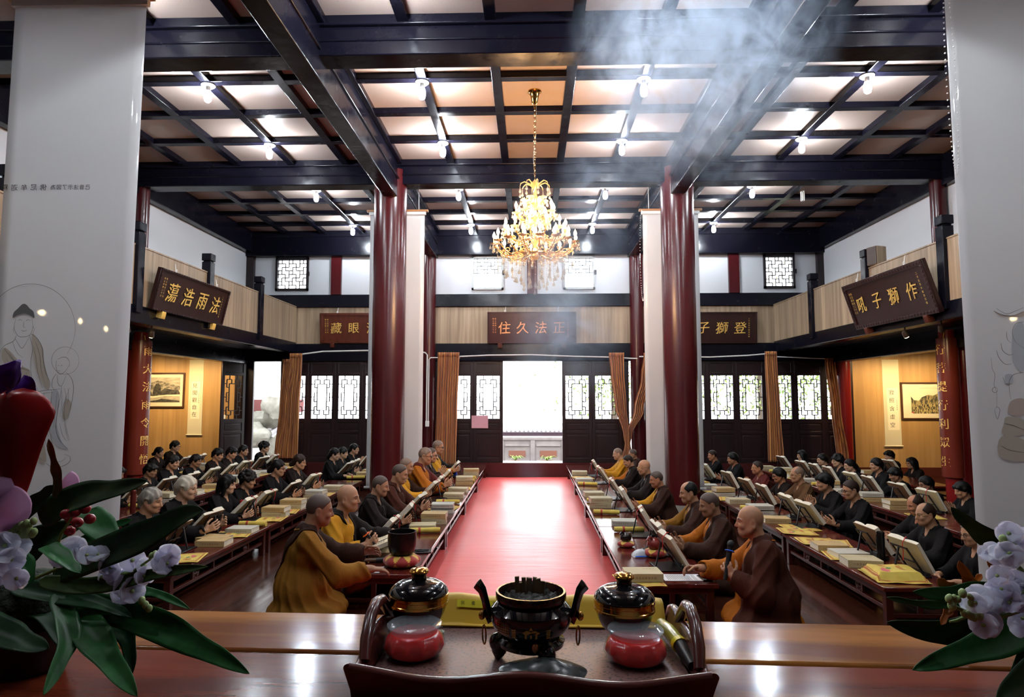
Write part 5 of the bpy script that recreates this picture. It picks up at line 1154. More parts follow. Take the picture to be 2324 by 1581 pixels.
q = at_z(838, 1272, TZ + .02); e = empty('striker', (q.x, q.y, TZ + .02), .15, 'wooden bell striker under the nearest left monk hand', 'striker'); MB().tube([(-.13, 0, 0), (.0, 0, .004), (.06, 0, .004)], [.017, .019, .016], 10).build('handle', M('striker_wood', (.10, .045, .02), .4), e); MB().tube([(.06, 0, .004), (.15, 0, .006)], [.022, .022], 12).build('wrapped_head', stand_m, e)
def paper_sheet(px, py, rz, label):
    q = at_z(px, py, TZ + .002); e = empty('paper_sheet', q, rz, label, 'paper'); MB().box(-.155, .155, -.095, .095, 0, .001).build('sheet', M('white_paper', (.72, .74, .78), .7), e); m = MB()
    for k in range(16):
        for j in range(12): m.box(-.12 + .014 * k + (0 if k < 14 else .012), -.114 + .014 * k + (0 if k < 14 else .012), -.07 + .0115 * j, -.062 + .0115 * j, .001, .0013)
    m.build('printed_text', print_m, e, smooth=0)
paper_sheet(825, 1292, .0, 'white printed sheet on the near end of the left monk table'); paper_sheet(1547, 1310, .02, 'white printed sheet on the near end of the right monk table')
q = at_z(766, 1298, TZ + .001); e = empty('ink_jar', q, 0, 'small round black jar at the left table corner', 'jar'); MB().lathe([(0, 0), (.03, 0), (.031, .04), (.028, .043)], n=20).build('jar_body', stand_m, e); MB().lathe([(.028, .043), (.029, .052), (0, .053)][::1], n=20).build('lid', M('silver_lid', (.4, .4, .42), .35, 1), e)
# the nearest left monk's flat open book on a tilted closed one
q = at_z(855, 1243, TZ + .08); p0 = cb_protos[0]; inst(p0, (q.x + .08, q.y, TZ + .001), (0, 0, .1), 'closed book propping the printed open page beside the bell', 'book', 'closed sutra books')
inst(book_protos[2], (q.x, q.y, TZ + .10), (0, -.36, .15), 'open printed book facing the nearest left monk', 'book', 'open sutra books')
inst(standp, (1.15, 5.62, TZ + .001), (0, 0, PI + .1), 'black book stand before the nearest right monk', 'book stand', 'black book stands')
inst(book_protos[0], (1.15 + .057, 5.62, TZ + .157), (Matrix.Rotation(PI + .1, 4, 'Z') @ Matrix.Rotation(-math.radians(58), 4, 'Y')).to_euler(), 'thick open sutra book before the nearest right monk', 'book', 'open sutra books')
def plate(px, py, label, rz=.0):
    q = at_z(px, py, TZ + .001); e = empty('carved_tray', q, rz, label, 'tray'); MB().box(-.1, .1, -.075, .075, 0, .014).build('plate', stand_m, e, bevel=.004); m = MB(); rr = random.Random(int(px))
    for k in range(12): a = rr.uniform(0, 6); m.tube([(rr.uniform(-.07, .07) + .02 * math.cos(a + t), rr.uniform(-.05, .05) * .2 + .03 * math.sin(a + t) + .02 * math.sin(k), .016) for t in (0, .6, 1.2)], .004, 5)
    m.build('relief', bell_m, e)
plate(955, 1252, 'black carved plate beyond the bell, left table', .1); plate(998, 1132, 'black carved plate midway along the left monk table')
# red drum, blue bottle, wooden fish, tissue pack, phone
q = at_z(944, 1172, TZ); e = empty('small_drum', (q.x, q.y, TZ + .001), 0, 'small red drum with tan skin on the left monk table', 'drum'); MB().box(-.13, .13, -.07, .07, 0, .016).build('board', M('board_wood', (.16, .07, .03), .5), e, bevel=.004); MB().lathe([(.065, .016), (.078, .04), (.08, .07), (.074, .1), (.07, .105)], n=28).build('drum_shell', M('drum_red', (.26, .02, .015), .25), e); MB().lathe([(.07, .105), (.071, .112), (0, .113)], n=28).build('drum_skin', M('drum_skin', (.5, .36, .22), .7), e)
q = at_z(1033, 1078, TZ); e = empty('water_bottle', (q.x, q.y, TZ + .001), 0, 'blue plastic bottle on the left monk table', 'bottle'); MB().lathe([(0, 0), (.036, .002), (.037, .1), (.033, .13), (.035, .16), (.018, .19), (.016, .2), (0, .2)], n=20).build('bottle_body', M('blue_plastic', (.02, .08, .55), .15, trans=.3), e); MB().lathe([(.018, .2), (.018, .222), (0, .223)], n=14).build('cap', china_m, e)
fish_m = M('black_wood_gloss', (.01, .008, .008), .15); redfish_m = M('red_wood_gloss', (.20, .025, .02), .2)
def wooden_fish(px, py, s, mat, label, lab2):
    q = at_z(px, py, TZ + .001); patch_cushion('fish_cushion', (q.x, q.y, TZ + .001), .085 * s, .055 * s, 4, lab2); e = empty('wooden_fish', (q.x, q.y, TZ + .045 * s), .5, label, 'wooden fish')
    m = MB(); m.ball((0, 0, .045 * s), (.062 * s, .05 * s, .045 * s), 24, 14); m.v = [tuple(Vector(v) * (1 - .12 * math.exp(-(v[2] / s - .045) ** 2 * 3000) * (v[0] > 0))) for v in m.v]; m.build('fish_body', mat, e); MB().tube([(-.03 * s, .0, .085 * s), (-.05 * s, 0, .098 * s), (-.068 * s, 0, .075 * s)], .011 * s, 8).build('loop', mat, e)
wooden_fish(1421, 1240, 1.0, fish_m, 'black wooden fish on a small red cushion, right monk table', 'small red and yellow cushion under the black wooden fish')
wooden_fish(1487, 1262, 1.25, redfish_m, 'red wooden fish partly behind the open book, right monk table', 'yellow and red cushion under the red wooden fish')
q = at_z(1454, 1262, TZ + .001); e = empty('tissue_pack', q, .1, 'blue and white tissue pack on the right monk table', 'tissue pack'); m = MB(); m.grid(lambda u, v: (-.075 + .15 * u, -.05 + .1 * v, .001 + .065 * (math.sin(PI * u) ** .4) * (math.sin(PI * v) ** .35)), 16, 12).build('wrapper', M('wrapper_white', (.6, .64, .7), .25), e)
m = MB(); m.grid(lambda u, v: (-.062 + .124 * u, -.053 + .05 * v * .9 - .002, .008 + .045 * v * math.sin(PI * (.1 + .8 * u)) ** .5), 12, 5).build('blue_label', M('blue_print', (.02, .12, .6), .25), e)
q = at_z(1599, 1312, TZ + .001); e = empty('phone', q, .12, 'black phone lying on the near corner of the right monk table', 'phone'); MB().box(-.04, .04, -.075, .075, 0, .008).build('body', M('phone_rim', (.12, .09, .05), .3, .6), e, bevel=.006); MB().box(-.037, .037, -.071, .071, .008, .009).build('screen', M('phone_glass', (.006, .006, .007), .06), e)
# bottles and flasks among the worshippers
def flask(px, py, mat, label, hh=.24, r=.032):
    q = at_z(px, py, TZ + .001); e = empty('thermos_flask', q, 0, label, 'flask'); MB().lathe([(0, 0), (r, .002), (r, hh * .75), (r * .95, hh * .77)], n=20).build('flask_body', mat, e); MB().lathe([(r * .98, hh * .77), (r * .98, hh * .97), (r * .7, hh), (0, hh)], n=20).build('cup_lid', mat, e)
flask(301, 1163, M('dark_red_steel', (.12, .018, .014), .25, .5), 'dark red thermos flask on the third left table', .28); flask(549, 1172, M('bright_red_plastic', (.42, .015, .012), .3), 'bright red flask on the second left table', .2); flask(2000, 1272, M('black_steel', (.012, .012, .014), .2, .6), 'black flask with wire bail before the man in thin glasses', .26, .035)
cupq = at_z(706, 1048, TZ); e = empty('paper_cup', (cupq.x + .05, cupq.y, TZ + .001), 0, 'pale plastic cup at the far end of the third left table', 'cup'); MB().lathe([(0, 0), (.03, 0), (.042, .1), (.04, .1), (.028, .004), (0, .004)], n=18).build('cup', M('cup_plastic', (.6, .5, .36), .4), e)
# microphones in the hands of the two leading chanters
mic_m = M('mic_black', (.01, .01, .011), .4); mesh_m = M('mic_mesh', (.02, .02, .022), .6, .5, bump=(400, ONE, .8, .002))
def mic(e, a, b, ring, label):
    bpy.context.view_layer.update(); W_ = Matrix.Translation(e.location) @ e.rotation_euler.to_matrix().to_4x4() @ Matrix.Diagonal((*e.scale, 1)); A, B = W_ @ Vector(a), W_ @ Vector(b); d = (B - A).normalized()
    r = empty('microphone', A, 0, label, 'microphone'); q = d.to_track_quat('Z', 'Y').to_euler(); L = (B - A).length
    MB().lathe([(0, -.1), (.014, -.098), (.0175, 0), (.02, L * .75), (.023, L * .82), (0, L * .83)], n=16).build('handle', mic_m, r, rot=q); MB().ball((0, 0, L * .82 + .022), (.027, .027, .03), 18, 12).build('head_grille', mesh_m, r, rot=q)
    MB().lathe([(.022, L * .62), (.034, L * .64), (.038, L * .66), (.034, L * .68), (.022, L * .70)], n=8).build('ring', ring, r, rot=q)
mic(row['ML'][1][0], (.355, -.105, .435), (.27, -.13, .54), M('orange_ring', (.8, .12, .01), .5), 'black microphone with orange ring held by the yellow-robed monk')
mic(row['MR'][0][0], (.29, .145, .49), (.255, .10, .645), M('blue_ring', (.02, .12, .65), .4), 'black microphone with blue ring held by the nearest right monk')
# ---------------------------------------------------------------- altar table in front
AZ = 1.25
litplank_m = M('altar_plank_lit', (.34, .135, .030), .15, spec=.16, coat=0, noise=(2.6, (.5, 5, 1), 5, .40, .62), col2=(.15, .046, .012), bump=(9, (.3, 2.5, 1), .035, .01))  # lighter tint than the near plank paints in what this plank reflects
maho_m = M('altar_plank_dark', (.16, .028, .011), .15, spec=.2, coat=0, noise=(2.6, (.5, 5, 1), 5, .40, .62), col2=(.07, .012, .006), bump=(9, (.3, 2.5, 1), .04, .01))
al = empty('altar_table', (0, 1.51, 0), math.radians(-1.9), 'long polished altar table across the foreground', 'table')
MB().box(-1.9, 1.9, -.225, 0, AZ - .06, AZ).build('far_plank', litplank_m, al, bevel=.008)
MB().box(-1.9, 1.9, -.9, -.232, AZ - .06, AZ - .001).build('near_plank', maho_m, al, bevel=.006)
MB().box(-1.85, 1.85, -.03, -.005, .9, AZ - .06).build('apron', maho_m, al)
for x in (-1.8, 1.8):
    for y in (-.05, -.85): MB().box(x - .05, x + .05, y - .045, y + .045, 0, AZ - .06).build('leg', maho_m, al, bevel=.006)
# wooden tray with cloud-cut rim and arched handles
tray_m = M('tray_wood', (.10, .024, .020), .22, spec=.5, coat=.2, noise=(9, (1, 4, 1), 4, .3, .75), col2=(.055, .015, .013))
ash_m = M('tray_floor', (.17, .085, .075), .45, spec=.25, noise=(160, ONE, 6, .38, .46), col2=(.035, .02, .018), bump=(60, ONE, .15, .002))
tr = empty('serving_tray', (0, 1.26, AZ + .001), math.radians(-1.9), 'red wooden tray with cloud-cut rim and arched handles', 'tray')
HW, Y0, Y1 = .283, -.165, .185
MB().box(-HW, HW, Y0, Y1, 0, .013).build('tray_floor', ash_m, tr, bevel=.003)
def rimz(t): return .048 + .006 * math.cos(t * 4 * PI) + .007 * abs(2 * t - 1) ** 6
def wall(p0, p1, zf, lean, n=48, th=.011):
    p0, p1 = Vector(p0), Vector(p1); d = (p1 - p0); nrm = Vector((d.y, -d.x, 0)).normalized(); m = MB(); K = 9
    sec = []
    for i in range(n + 1):
        t = i / n; b = p0 + d * t; z = zf(t); o = nrm * lean
        sec.append([b - nrm * th * .5, b + nrm * th * .5] + [b + o + nrm * (th * .75) * math.cos(a) + Vector((0, 0, z - th * .6 + th * .7 * math.sin(a))) for a in [PI * k / (K - 1) for k in range(K)]])
    q = len(sec[0]); m.v = [tuple(p) for s_ in sec for p in s_]
    for i in range(n):
        for k in range(q): m.f.append((i * q + k, i * q + (k + 1) % q, (i + 1) * q + (k + 1) % q, (i + 1) * q + k)); m.mi.append(0)
    m.f += [tuple(range(q)), tuple(range(n * q + q - 1, n * q - 1, -1))]; m.mi += [0, 0]
    return m
wall((-HW - .012, Y0, 0), (HW + .012, Y0, 0), rimz, .016).build('near_wall', tray_m, tr, smooth=60)
wall((HW, Y1, 0), (-HW, Y1, 0), lambda t: .034 + .004 * math.cos(t * 6 * PI), .008).build('far_wall', tray_m, tr, smooth=60)
def sidez(t): return .052 - .020 * math.sin(PI * min(t / .3, 1)) + (.012 * math.sin(PI * (t - .3) / .42) if .3 < t < .72 else 0) + (.012 * math.sin(PI * (t - .72) / .28 * 1.0) if t > .72 else 0)
for s in (-1, 1):
    a, b = ((-HW, Y1, 0), (-HW - .006, Y0, 0)) if s < 0 else ((HW + .006, Y0, 0), (HW, Y1, 0))
    zf = (lambda t: sidez(1 - t)) if s < 0 else sidez
    wall(a, b, zf, .014).build('side_wall', tray_m, tr, smooth=60)
    yy = lambda t: Y0 + (Y1 - Y0) * t
    MB().tube([(s * (HW + .012), yy(.20), .03), (s * (HW + .017), yy(.27), .058), (s * (HW + .018), yy(.36), .088), (s * (HW + .018), yy(.47), .102), (s * (HW + .018), yy(.58), .096), (s * (HW + .017), yy(.67), .074), (s * (HW + .014), yy(.72), .055), (s * (HW + .013), yy(.77), .048)], [.010, .011, .0115, .0115, .0115, .011, .010, .009], 12).build('handle', tray_m, tr, smooth=70)
TZ0 = AZ + .0145
# black and gold lidded urns
glaze_m = M('black_glaze', (.006, .006, .008), .05, spec=.6, coat=.6); brass_m = M('polished_brass', (.72, .42, .09), .16, 1, noise=(5, ONE, 2, .3, .7), col2=(.5, .22, .05)); dbrass_m = M('dark_brass', (.42, .21, .05), .25, 1)
def urn(x, y, label):
    e = empty('lidded_urn', (x, y, TZ0), .2, label, 'urn')
    MB().lathe([(0, 0), (.03, 0), (.034, .004), (.026, .012), (.022, .018)], n=40).build('foot', brass_m, e)
    MB().lathe([(.022, .016), (.034, .022), (.047, .035), (.054, .05), (.058, .064)], n=48).build('body', glaze_m, e)
    MB().lathe([(.058, .063), (.0605, .065), (.0605, .069), (.0595, .07), (.0595, .078), (.061, .0795), (.061, .085), (.059, .086)], n=48).build('gold_band', brass_m, e)
    MB().lathe([(.059, .085), (.0605, .088), (.057, .096), (.048, .104), (.036, .109), (.024, .1105), (.016, .112), (.0145, .118), (.016, .124)], n=48).build('lid', glaze_m, e)
    MB().lathe([(.016, .123), (.0195, .126), (.020, .129), (.017, .1335), (.009, .136), (0, .1365)], n=36).build('knob', brass_m, e)
    m = MB(); 
    for k in range(6): m.box(-.012 + .004 * k, -.0095 + .004 * k, -.047, -.042, .1000 + .001 * (k % 2), .1045)
    m.build('gold_marks', dbrass_m, e)
urn(-.231, 1.348, 'black urn with gold bands and brass knob, left on the tray'); urn(.187, 1.322, 'black urn with gold bands and brass knob, right on the tray')
# candle jars
def glass_mat(name, c, r=.03, bump=False, frost=0):
    m = bpy.data.materials.new(name); m.use_nodes = True; nt = m.node_tree; L = nt.links.new; out = nt.nodes['Material Output']; nt.nodes.remove(nt.nodes['Principled BSDF'])
    t = nt.nodes.new('ShaderNodeBsdfTransparent'); t.inputs[0].default_value = (*c, 1); g = nt.nodes.new('ShaderNodeBsdfGlossy'); g.inputs['Roughness'].default_value = r
    f = nt.nodes.new('ShaderNodeFresnel'); f.inputs[0].default_value = 1.42; x = nt.nodes.new('ShaderNodeMixShader'); gm = nt.nodes.new('ShaderNodeNewGeometry'); iv = nt.nodes.new('ShaderNodeMath'); iv.operation = 'SUBTRACT'; iv.inputs[0].default_value = 1; L(gm.outputs['Backfacing'], iv.inputs[1]); fm = nt.nodes.new('ShaderNodeMath'); fm.operation = 'MULTIPLY'; L(f.outputs[0], fm.inputs[0]); L(iv.outputs[0], fm.inputs[1]); L(fm.outputs[0], x.inputs[0]); L(t.outputs[0], x.inputs[1]); L(g.outputs[0], x.inputs[2]); L(x.outputs[0], out.inputs[0])
    if frost:
        df = nt.nodes.new('ShaderNodeBsdfDiffuse'); df.inputs[0].default_value = (.55, .60, .64, 1); x2 = nt.nodes.new('ShaderNodeMixShader'); x2.inputs[0].default_value = frost; L(x.outputs[0], x2.inputs[1]); L(df.outputs[0], x2.inputs[2]); L(x2.outputs[0], out.inputs[0])
    if bump:
        n = nt.nodes.new('ShaderNodeTexNoise'); n.inputs['Scale'].default_value = 110; tc = nt.nodes.new('ShaderNodeTexCoord'); L(tc.outputs['Object'], n.inputs['Vector']); b = nt.nodes.new('ShaderNodeBump'); b.inputs['Strength'].default_value = .35; b.inputs['Distance'].default_value = .002; L(n.outputs[0], b.inputs['Height']); L(b.outputs[0], g.inputs['Normal']); L(b.outputs[0], f.inputs['Normal'])
    return m
jarglass_m = glass_mat('jar_glass', (.97, .98, 1), .05, False, .07); wax_m = M('red_wax', (.80, .022, .016), .18, spec=.5, sss=.2)
def jar(x, y, label):
    e = empty('candle_jar', (x, y, TZ0), rnd.random(), label, 'candle jar'); rib = lambda a, z: .055 * abs(math.cos(6 * a)) * math.exp(-((z - .02) / .016) ** 2)
    MB().lathe([(0, .0012), (.040, .0015), (.050, .008), (.0545, .02), (.0525, .032), (.046, .040), (.043, .0415), (.02, .0405), (0, .041)], n=72, rib=rib).build('red_wax', wax_m, e)
    MB().lathe([(0, 0), (.042, 0), (.0525, .007), (.0575, .02), (.055, .033), (.049, .043), (.0475, .048), (.0505, .053), (.051, .0545), (.0485, .0545), (.0455, .049), (.0455, .046)], n=72, rib=rib).build('glass', jarglass_m, e, smooth=70)
    MB().lathe([(0, .0535), (.03, .0537), (.047, .0545), (.0515, .0552), (.052, .057), (.050, .0585), (.03, .0578), (0, .0575)], n=48).build('glass_lid', glass_mat('lid_glass', (.90, .92, .94), .12, True, .10), e)
jar(-.222, 1.25, 'red candle in a fluted glass jar with a lid, left on the tray'); jar(.195, 1.235, 'red candle in a fluted glass jar with a lid, right on the tray')
# incense burner
bz = TZ0; bx0, by0 = .0, 1.238
e = empty('incense_burner', (bx0, by0, bz), .0, 'black two-handled incense burner with gold emblem in the tray middle', 'incense burner', scale=(.93, .93, 1.2))
m = MB()
for k in range(3):
    a = -PI / 2 + 2 * PI * k / 3 + .5; m.tube([(.06 * math.cos(a), .06 * math.sin(a), .003), (.066 * math.cos(a), .066 * math.sin(a), .012), (.062 * math.cos(a), .062 * math.sin(a), .024), (.05 * math.cos(a), .05 * math.sin(a), .032)], [.013, .014, .017, .016], 12)
    m.ball((.071 * math.cos(a), .071 * math.sin(a), .024), .014, 12, 8)
m.build('foot', glaze_m, e)
MB().lathe([(0, .02), (.055, .02), (.066, .024), (.068, .03), (.06, .034), (.058, .036)], n=48).build('stand', glaze_m, e)
MB().lathe([(.03, .036), (.058, .038), (.076, .05), (.083, .064), (.081, .077), (.07, .086), (.064, .089)], n=64).build('body', glaze_m, e)
MB().lathe([(.064, .0885), (.069, .090), (.0715, .093), (.0715, .101), (.070, .1035), (.066, .1035), (.064, .098), (.06, .085)], n=64).build('rim', M('brown_glaze', (.045, .014, .008), .18, spec=.6, noise=(70, (1, 1, 1), 3, .45, .55), col2=(.012, .006, .006)), e)
m = MB(); rr = random.Random(8)
m.grid(lambda u, v: (.061 * (2 * u - 1) * math.sqrt(max(0, 1 - .5 * (2 * v - 1) ** 2)), .061 * (2 * v - 1) * math.sqrt(max(0, 1 - .5 * (2 * u - 1) ** 2)), .089 + .004 * math.sin(30 * u) * math.sin(27 * v) + .004 * rr.random()), 24, 24)
m.build('ash_bed', M('grey_ash', (.10, .095, .09), .95, noise=(60, ONE, 4, .4, .6), col2=(.025, .023, .021)), e, smooth=0)
m = MB()
for k in range(9): x = -.026 + .0062 * k + rr.uniform(-.002, .002); y = .035 + rr.uniform(-.008, .008); m.bar((x, y, .08), (x + rr.uniform(-.004, .004), y, .107 + rr.uniform(0, .012)), .006, .009)
m.build('incense_chip', M('sandalwood', (.26, .18, .10), .9, noise=(50, (1, 1, .2), 3, .3, .7)), e)
for s in (-1, 1):
    MB().tube([(s * .078, 0, .058), (s * .088, 0, .07), (s * .093, 0, .088), (s * .099, 0, .103), (s * .110, 0, .114)], [.011, .0085, .0075, .0085, .010], 4, flat=1.1).build('handle', glaze_m, e, bevel=.0015)
    m = MB().ball((s * .099, -.006, .066), (.007, .007, .007), 12, 8); m.build('stud', brass_m, e)
    m = MB().tube([(s * .094 + s * .004 * math.cos(a), -.010 + .006 * math.cos(a), .038 + .014 * math.sin(a)) for a in [2 * PI * k / 16 for k in range(16)]], .0017, 6, closed=True); m.build('ring', dbrass_m, e)
m = MB()
def on_body(u, z, ex=.0008):                       # point on the burner's belly, u metres sideways
    prof = [(.058, .038), (.076, .05), (.083, .064), (.081, .077), (.07, .086)]; r = .08
    for i in range(4):
        if prof[i][1] <= z <= prof[i + 1][1]: f = (z - prof[i][1]) / (prof[i + 1][1] - prof[i][1]); r = prof[i][0] + (prof[i + 1][0] - prof[i][0]) * f
    a = -PI / 2 + u / r; return ((r + ex) * math.cos(a), (r + ex) * math.sin(a), z)
for pts in ([(-.017, .060), (-.008, .064), (0, .062), (.008, .064), (.017, .060), (.012, .057), (-.012, .057)], [(-.004, .064), (0, .0685), (.004, .064)], [(-.012, .0575), (-.008, .0575), (-.008, .050), (-.012, .051)], [(.008, .0575), (.012, .0575), (.012, .051), (.008, .050)], [(-.0015, .057), (.0015, .057), (.001, .051), (-.001, .051)]):
    m.add([on_body(*p) for p in pts], [tuple(range(len(pts)))])
for u0 in (-.034, .034):
    for k in range(5): m.add([on_body(u0 + dx, .063 - .003 * k + dz) for dx, dz in ((-.004, 0), (.004, .001), (.004, -.001), (-.004, -.0016))], [(0, 1, 2, 3)])
m.build('gold_emblem', gold_m, e, smooth=0)
m = MB()
for q in range(7):
    for k in range(5): m.add([on_body(-.078 + .005 * q + dx, .070 - .004 * k + dz, .0006) for dx, dz in ((0, 0), (.003, 0), (.003, -.0026), (0, -.0026))], [(0, 1, 2, 3)])
m.build('small_inscription', dbrass_m, e, smooth=0)
MB().ball((.008, -.072, .0365), (.0065, .0065, .008), 14, 10).build('bead', M('copper', (.5, .2, .1), .3, 1), e)
# stone inkslab-like lid at the tray's front, lighter torch, yellow cloth with label, cork
stone_blk = M('black_jade', (.008, .011, .012), .25, spec=.45, noise=(30, ONE, 4, .4, .62), col2=(.06, .07, .07), bump=(25, ONE, .3, .004))
e = empty('burner_lid', (.023, 1.152, TZ0), .02, 'black stone burner lid leaning at the near edge of the tray', 'lid'); m = MB()
m.lathe([(0, -.004), (.055, -.002), (.075, .004), (.077, .008), (.066, .013), (.045, .017), (.03, .021), (.022, .025), (0, .027)], n=40, sy=.55)
m.v = [tuple(Vector(v) * (1 + .04 * math.sin(70 * v[0] + 40 * v[1]))) for v in m.v]; m.build('lid_stone', stone_blk, e, loc=(0, 0, .006), rot=(.10, .02, 0))
e = empty('gas_lighter', (.272, 1.255, TZ0 + .012), 0, 'yellow and black kitchen lighter leaning in the right of the tray', 'lighter')
m = MB().tube([(-.006, .10, .012), (.0, .05, .016), (.006, .0, .012)], [.0125, .014, .0145], 12); m.build('yellow_body', M('yellow_clear_plastic', (.62, .60, .10), .12, trans=.35), e); MB().tube([(.006, .0, .012), (.008, -.012, .011)], [.0155, .0155], 12).build('yellow_collar', M('yellow_plastic', (.78, .68, .02), .35), e); MB().tube([(.008, -.012, .011), (.012, -.05, .004), (.014, -.075, .0)], [.0135, .012, .009], 12).build('grip', mic_m, e)
yt_m = M('yellow_satin', (.66, .40, .02), .5, sheen=.2, bump=(8, ONE, .25, .01))
e = empty('altar_cloth', (0, 0, 0), 0, 'yellow cloth draped over the far rim of the tray', 'cloth')
def yfn(u, v):
    x = -.20 + .487 * u; w_ = .0035 * math.sin(9 * u + 1) + .002 * math.sin(23 * u)
    s = v * .16; k0, k1 = .062, .075
    if s < .012: return (x, 1.405 - .012 + s, TZ0 + .003 + w_ * .2)
    if s < k0: f = (s - .012) / (k0 - .012); return (x, 1.405 + .032 * f, TZ0 + .003 + .041 * f + w_ * .4)
    if s < k1: f = (s - k0) / (k1 - k0); return (x, 1.437 + .03 * f, TZ0 + .044 + .004 * math.sin(PI * f) + w_)
    f = (s - k1) / (.16 - k1); return (x, 1.467 + .012 * f, TZ0 + .044 + w_ - (.055) * f)
MB().grid(yfn, 40, 40).build('drape', yt_m, e, solid=.003)
m = MB(); m.grid(lambda u, v: tuple(Vector(yfn(.08 + .20 * u, .27 + .10 * v)) + Vector((0, -.003, .0035))), 16, 4); m.build('label_strip', M('label_yellow', (.78, .66, .03), .4), e)
m = MB()
for i, ch in enumerate('供養三寶'): put_char(m, ch, lambda u, v, q: tuple(Vector(yfn(.105 + .048 * i + u / .487, .32 + v / .16)) + Vector((0, -.004, .0055))), .009)
m.build('label_print', ink_m, e, smooth=0)
e = empty('cork_disc', (-.19, 1.36, TZ0), 0, 'small pale disc beside the left urn foot', 'disc'); MB().lathe([(0, 0), (.011, 0), (.011, .004), (0, .0045)], n=18).build('disc', M('pale_green', (.45, .5, .38), .6), e)
# ---------------------------------------------------------------- flower arrangements at both ends of the altar
def leafm(name, c, c2): return M(name, c, .42, spec=.16, noise=(26, (1, 1, 1), 3, .3, .75), col2=c2, bump=(40, ONE, .12, .002))
lf1, lf2, lf3 = leafm('deep_green_leaf', (.016, .060, .022), (.008, .034, .012)), leafm('mid_green_leaf', (.022, .11, .028), (.010, .06, .015)), leafm('yellowish_leaf', (.055, .10, .025), (.03, .06, .015)); orl = leafm('orange_leaf', (.42, .13, .02), (.27, .06, .01)); brl = leafm('brown_sheath', (.16, .10, .05), (.05, .06, .02))
stem_m = M('flower_stem', (.16, .26, .06), .45); bud_m = M('green_bud', (.34, .46, .18), .5); lil_m = M('lilac_petal', (.70, .68, .92), .8, spec=.08, noise=(30, ONE, 3, .3, .7), col2=(.82, .84, .92)); whp_m = M('white_petal', (.84, .87, .94), .8, spec=.08, noise=(30, ONE, 3, .3, .7), col2=(.72, .76, .90)); pinkp_m = M('pink_petal', (.55, .33, .50), .5, noise=(10, (1, 1, 5), 3, .3, .7), col2=(.42, .22, .38)); redp_m = M('red_spathe', (.30, .008, .008), .30, spec=.5, bump=(14, ONE, .2, .006), noise=(9, ONE, 3, .3, .7), col2=(.22, .004, .006)); purp_m = M('purple_petal', (.13, .022, .36), .4, noise=(16, ONE, 3, .3, .7), col2=(.06, .012, .13)); berry_m = M('red_berry', (.26, .010, .018), .2, spec=.5)
def leaf_blade(parent, px, depths, hw, mat, fold=.25, tilt=0.0, name='leaf', origin=Vector((0, 0, 0)), n=22):
    k = len(px); P3 = [at_y(px[i][0], px[i][1], depths[0] + (depths[1] - depths[0]) * i / (k - 1)) for i in range(k)]; pts = []
    for i in range(k - 1):
        p0, p1, p2, p3 = P3[max(i - 1, 0)], P3[i], P3[i + 1], P3[min(i + 2, k - 1)]
        for j in range(7): t = j / 7; pts.append(.5 * ((2 * p1) + (p2 - p0) * t + (2 * p0 - 5 * p1 + 4 * p2 - p3) * t * t + (3 * p1 - p0 - 3 * p2 + p3) * t ** 3))
    pts.append(P3[-1]); q = len(pts); m = MB(); vs = []; W_ = 8
    for i, p in enumerate(pts):
        t = i / (q - 1); d = (pts[min(i + 1, q - 1)] - pts[max(i - 1, 0)]).normalized(); v = (EYE - p).normalized(); sd = d.cross(v).normalized(); nn = sd.cross(d).normalized(); a = tilt + .25 * math.sin(3 * t); s2 = sd * math.cos(a) + nn * math.sin(a); n2 = s2.cross(d)
        w_ = hw * (math.sin(PI * (t ** .62)) ** .75 if t < 1 else 0) * (1 - .15 * t) + .0012 + .0012 * math.sin(17 * t)
        for j in range(W_ + 1): u = 2 * j / W_ - 1; vs.append(p + s2 * w_ * u - origin + n2 * (fold * w_ * abs(u) ** 1.3 + .05 * w_ * math.sin(12 * t + 3 * u)))
    m.add(vs, [(i * (W_ + 1) + j, i * (W_ + 1) + j + 1, (i + 1) * (W_ + 1) + j + 1, (i + 1) * (W_ + 1) + j) for i in range(q - 1) for j in range(W_)])
    return m.build(name, mat, parent, smooth=60, solid=.0006)
def floret(mat, seed, closed=False):
    m = MB(); rr = random.Random(seed)
    for k in range(5):
        a = 2 * PI * k / 5 + rr.uniform(-.15, .15); L = rr.uniform(.016, .020); op = rr.uniform(.1, .5) if not closed else rr.uniform(1.1, 1.4); R = Matrix.Rotation(a, 3, 'Z') @ Matrix.Rotation(-op, 3, 'Y')
        m.grid(lambda u, v: R @ Vector((L * v, .0175 * (u - .5) * 1.9 * math.sin(PI * min(1, .10 + v * .86)) ** .6, .0022 * math.sin(5 * u + k) * v - .004 * v * v + .003 * v)), 10, 10)
    return m.mesh('floret', 60)
for _m in (lil_m, whp_m, pinkp_m):
    _n = _m.node_tree; _b = _n.nodes['Principled BSDF']; _t = _n.nodes.new('ShaderNodeBsdfTranslucent'); _t.inputs[0].default_value = (.85, .85, .98, 1) if _m is not pinkp_m else (.75, .5, .7, 1); _x = _n.nodes.new('ShaderNodeMixShader'); _x.inputs[0].default_value = .5; _n.links.new(_b.outputs[0], _x.inputs[1]); _n.links.new(_t.outputs[0], _x.inputs[2]); _n.links.new(_x.outputs[0], _n.nodes['Material Output'].inputs[0])
flm = [floret(None, k, k > 3) for k in range(6)]
for me in flm: me.materials.append(None)
cenm = MB().ball((0, 0, .001), (.0035, .0035, .003), 8, 6).mesh('centre'); cenm.materials.append(bud_m)
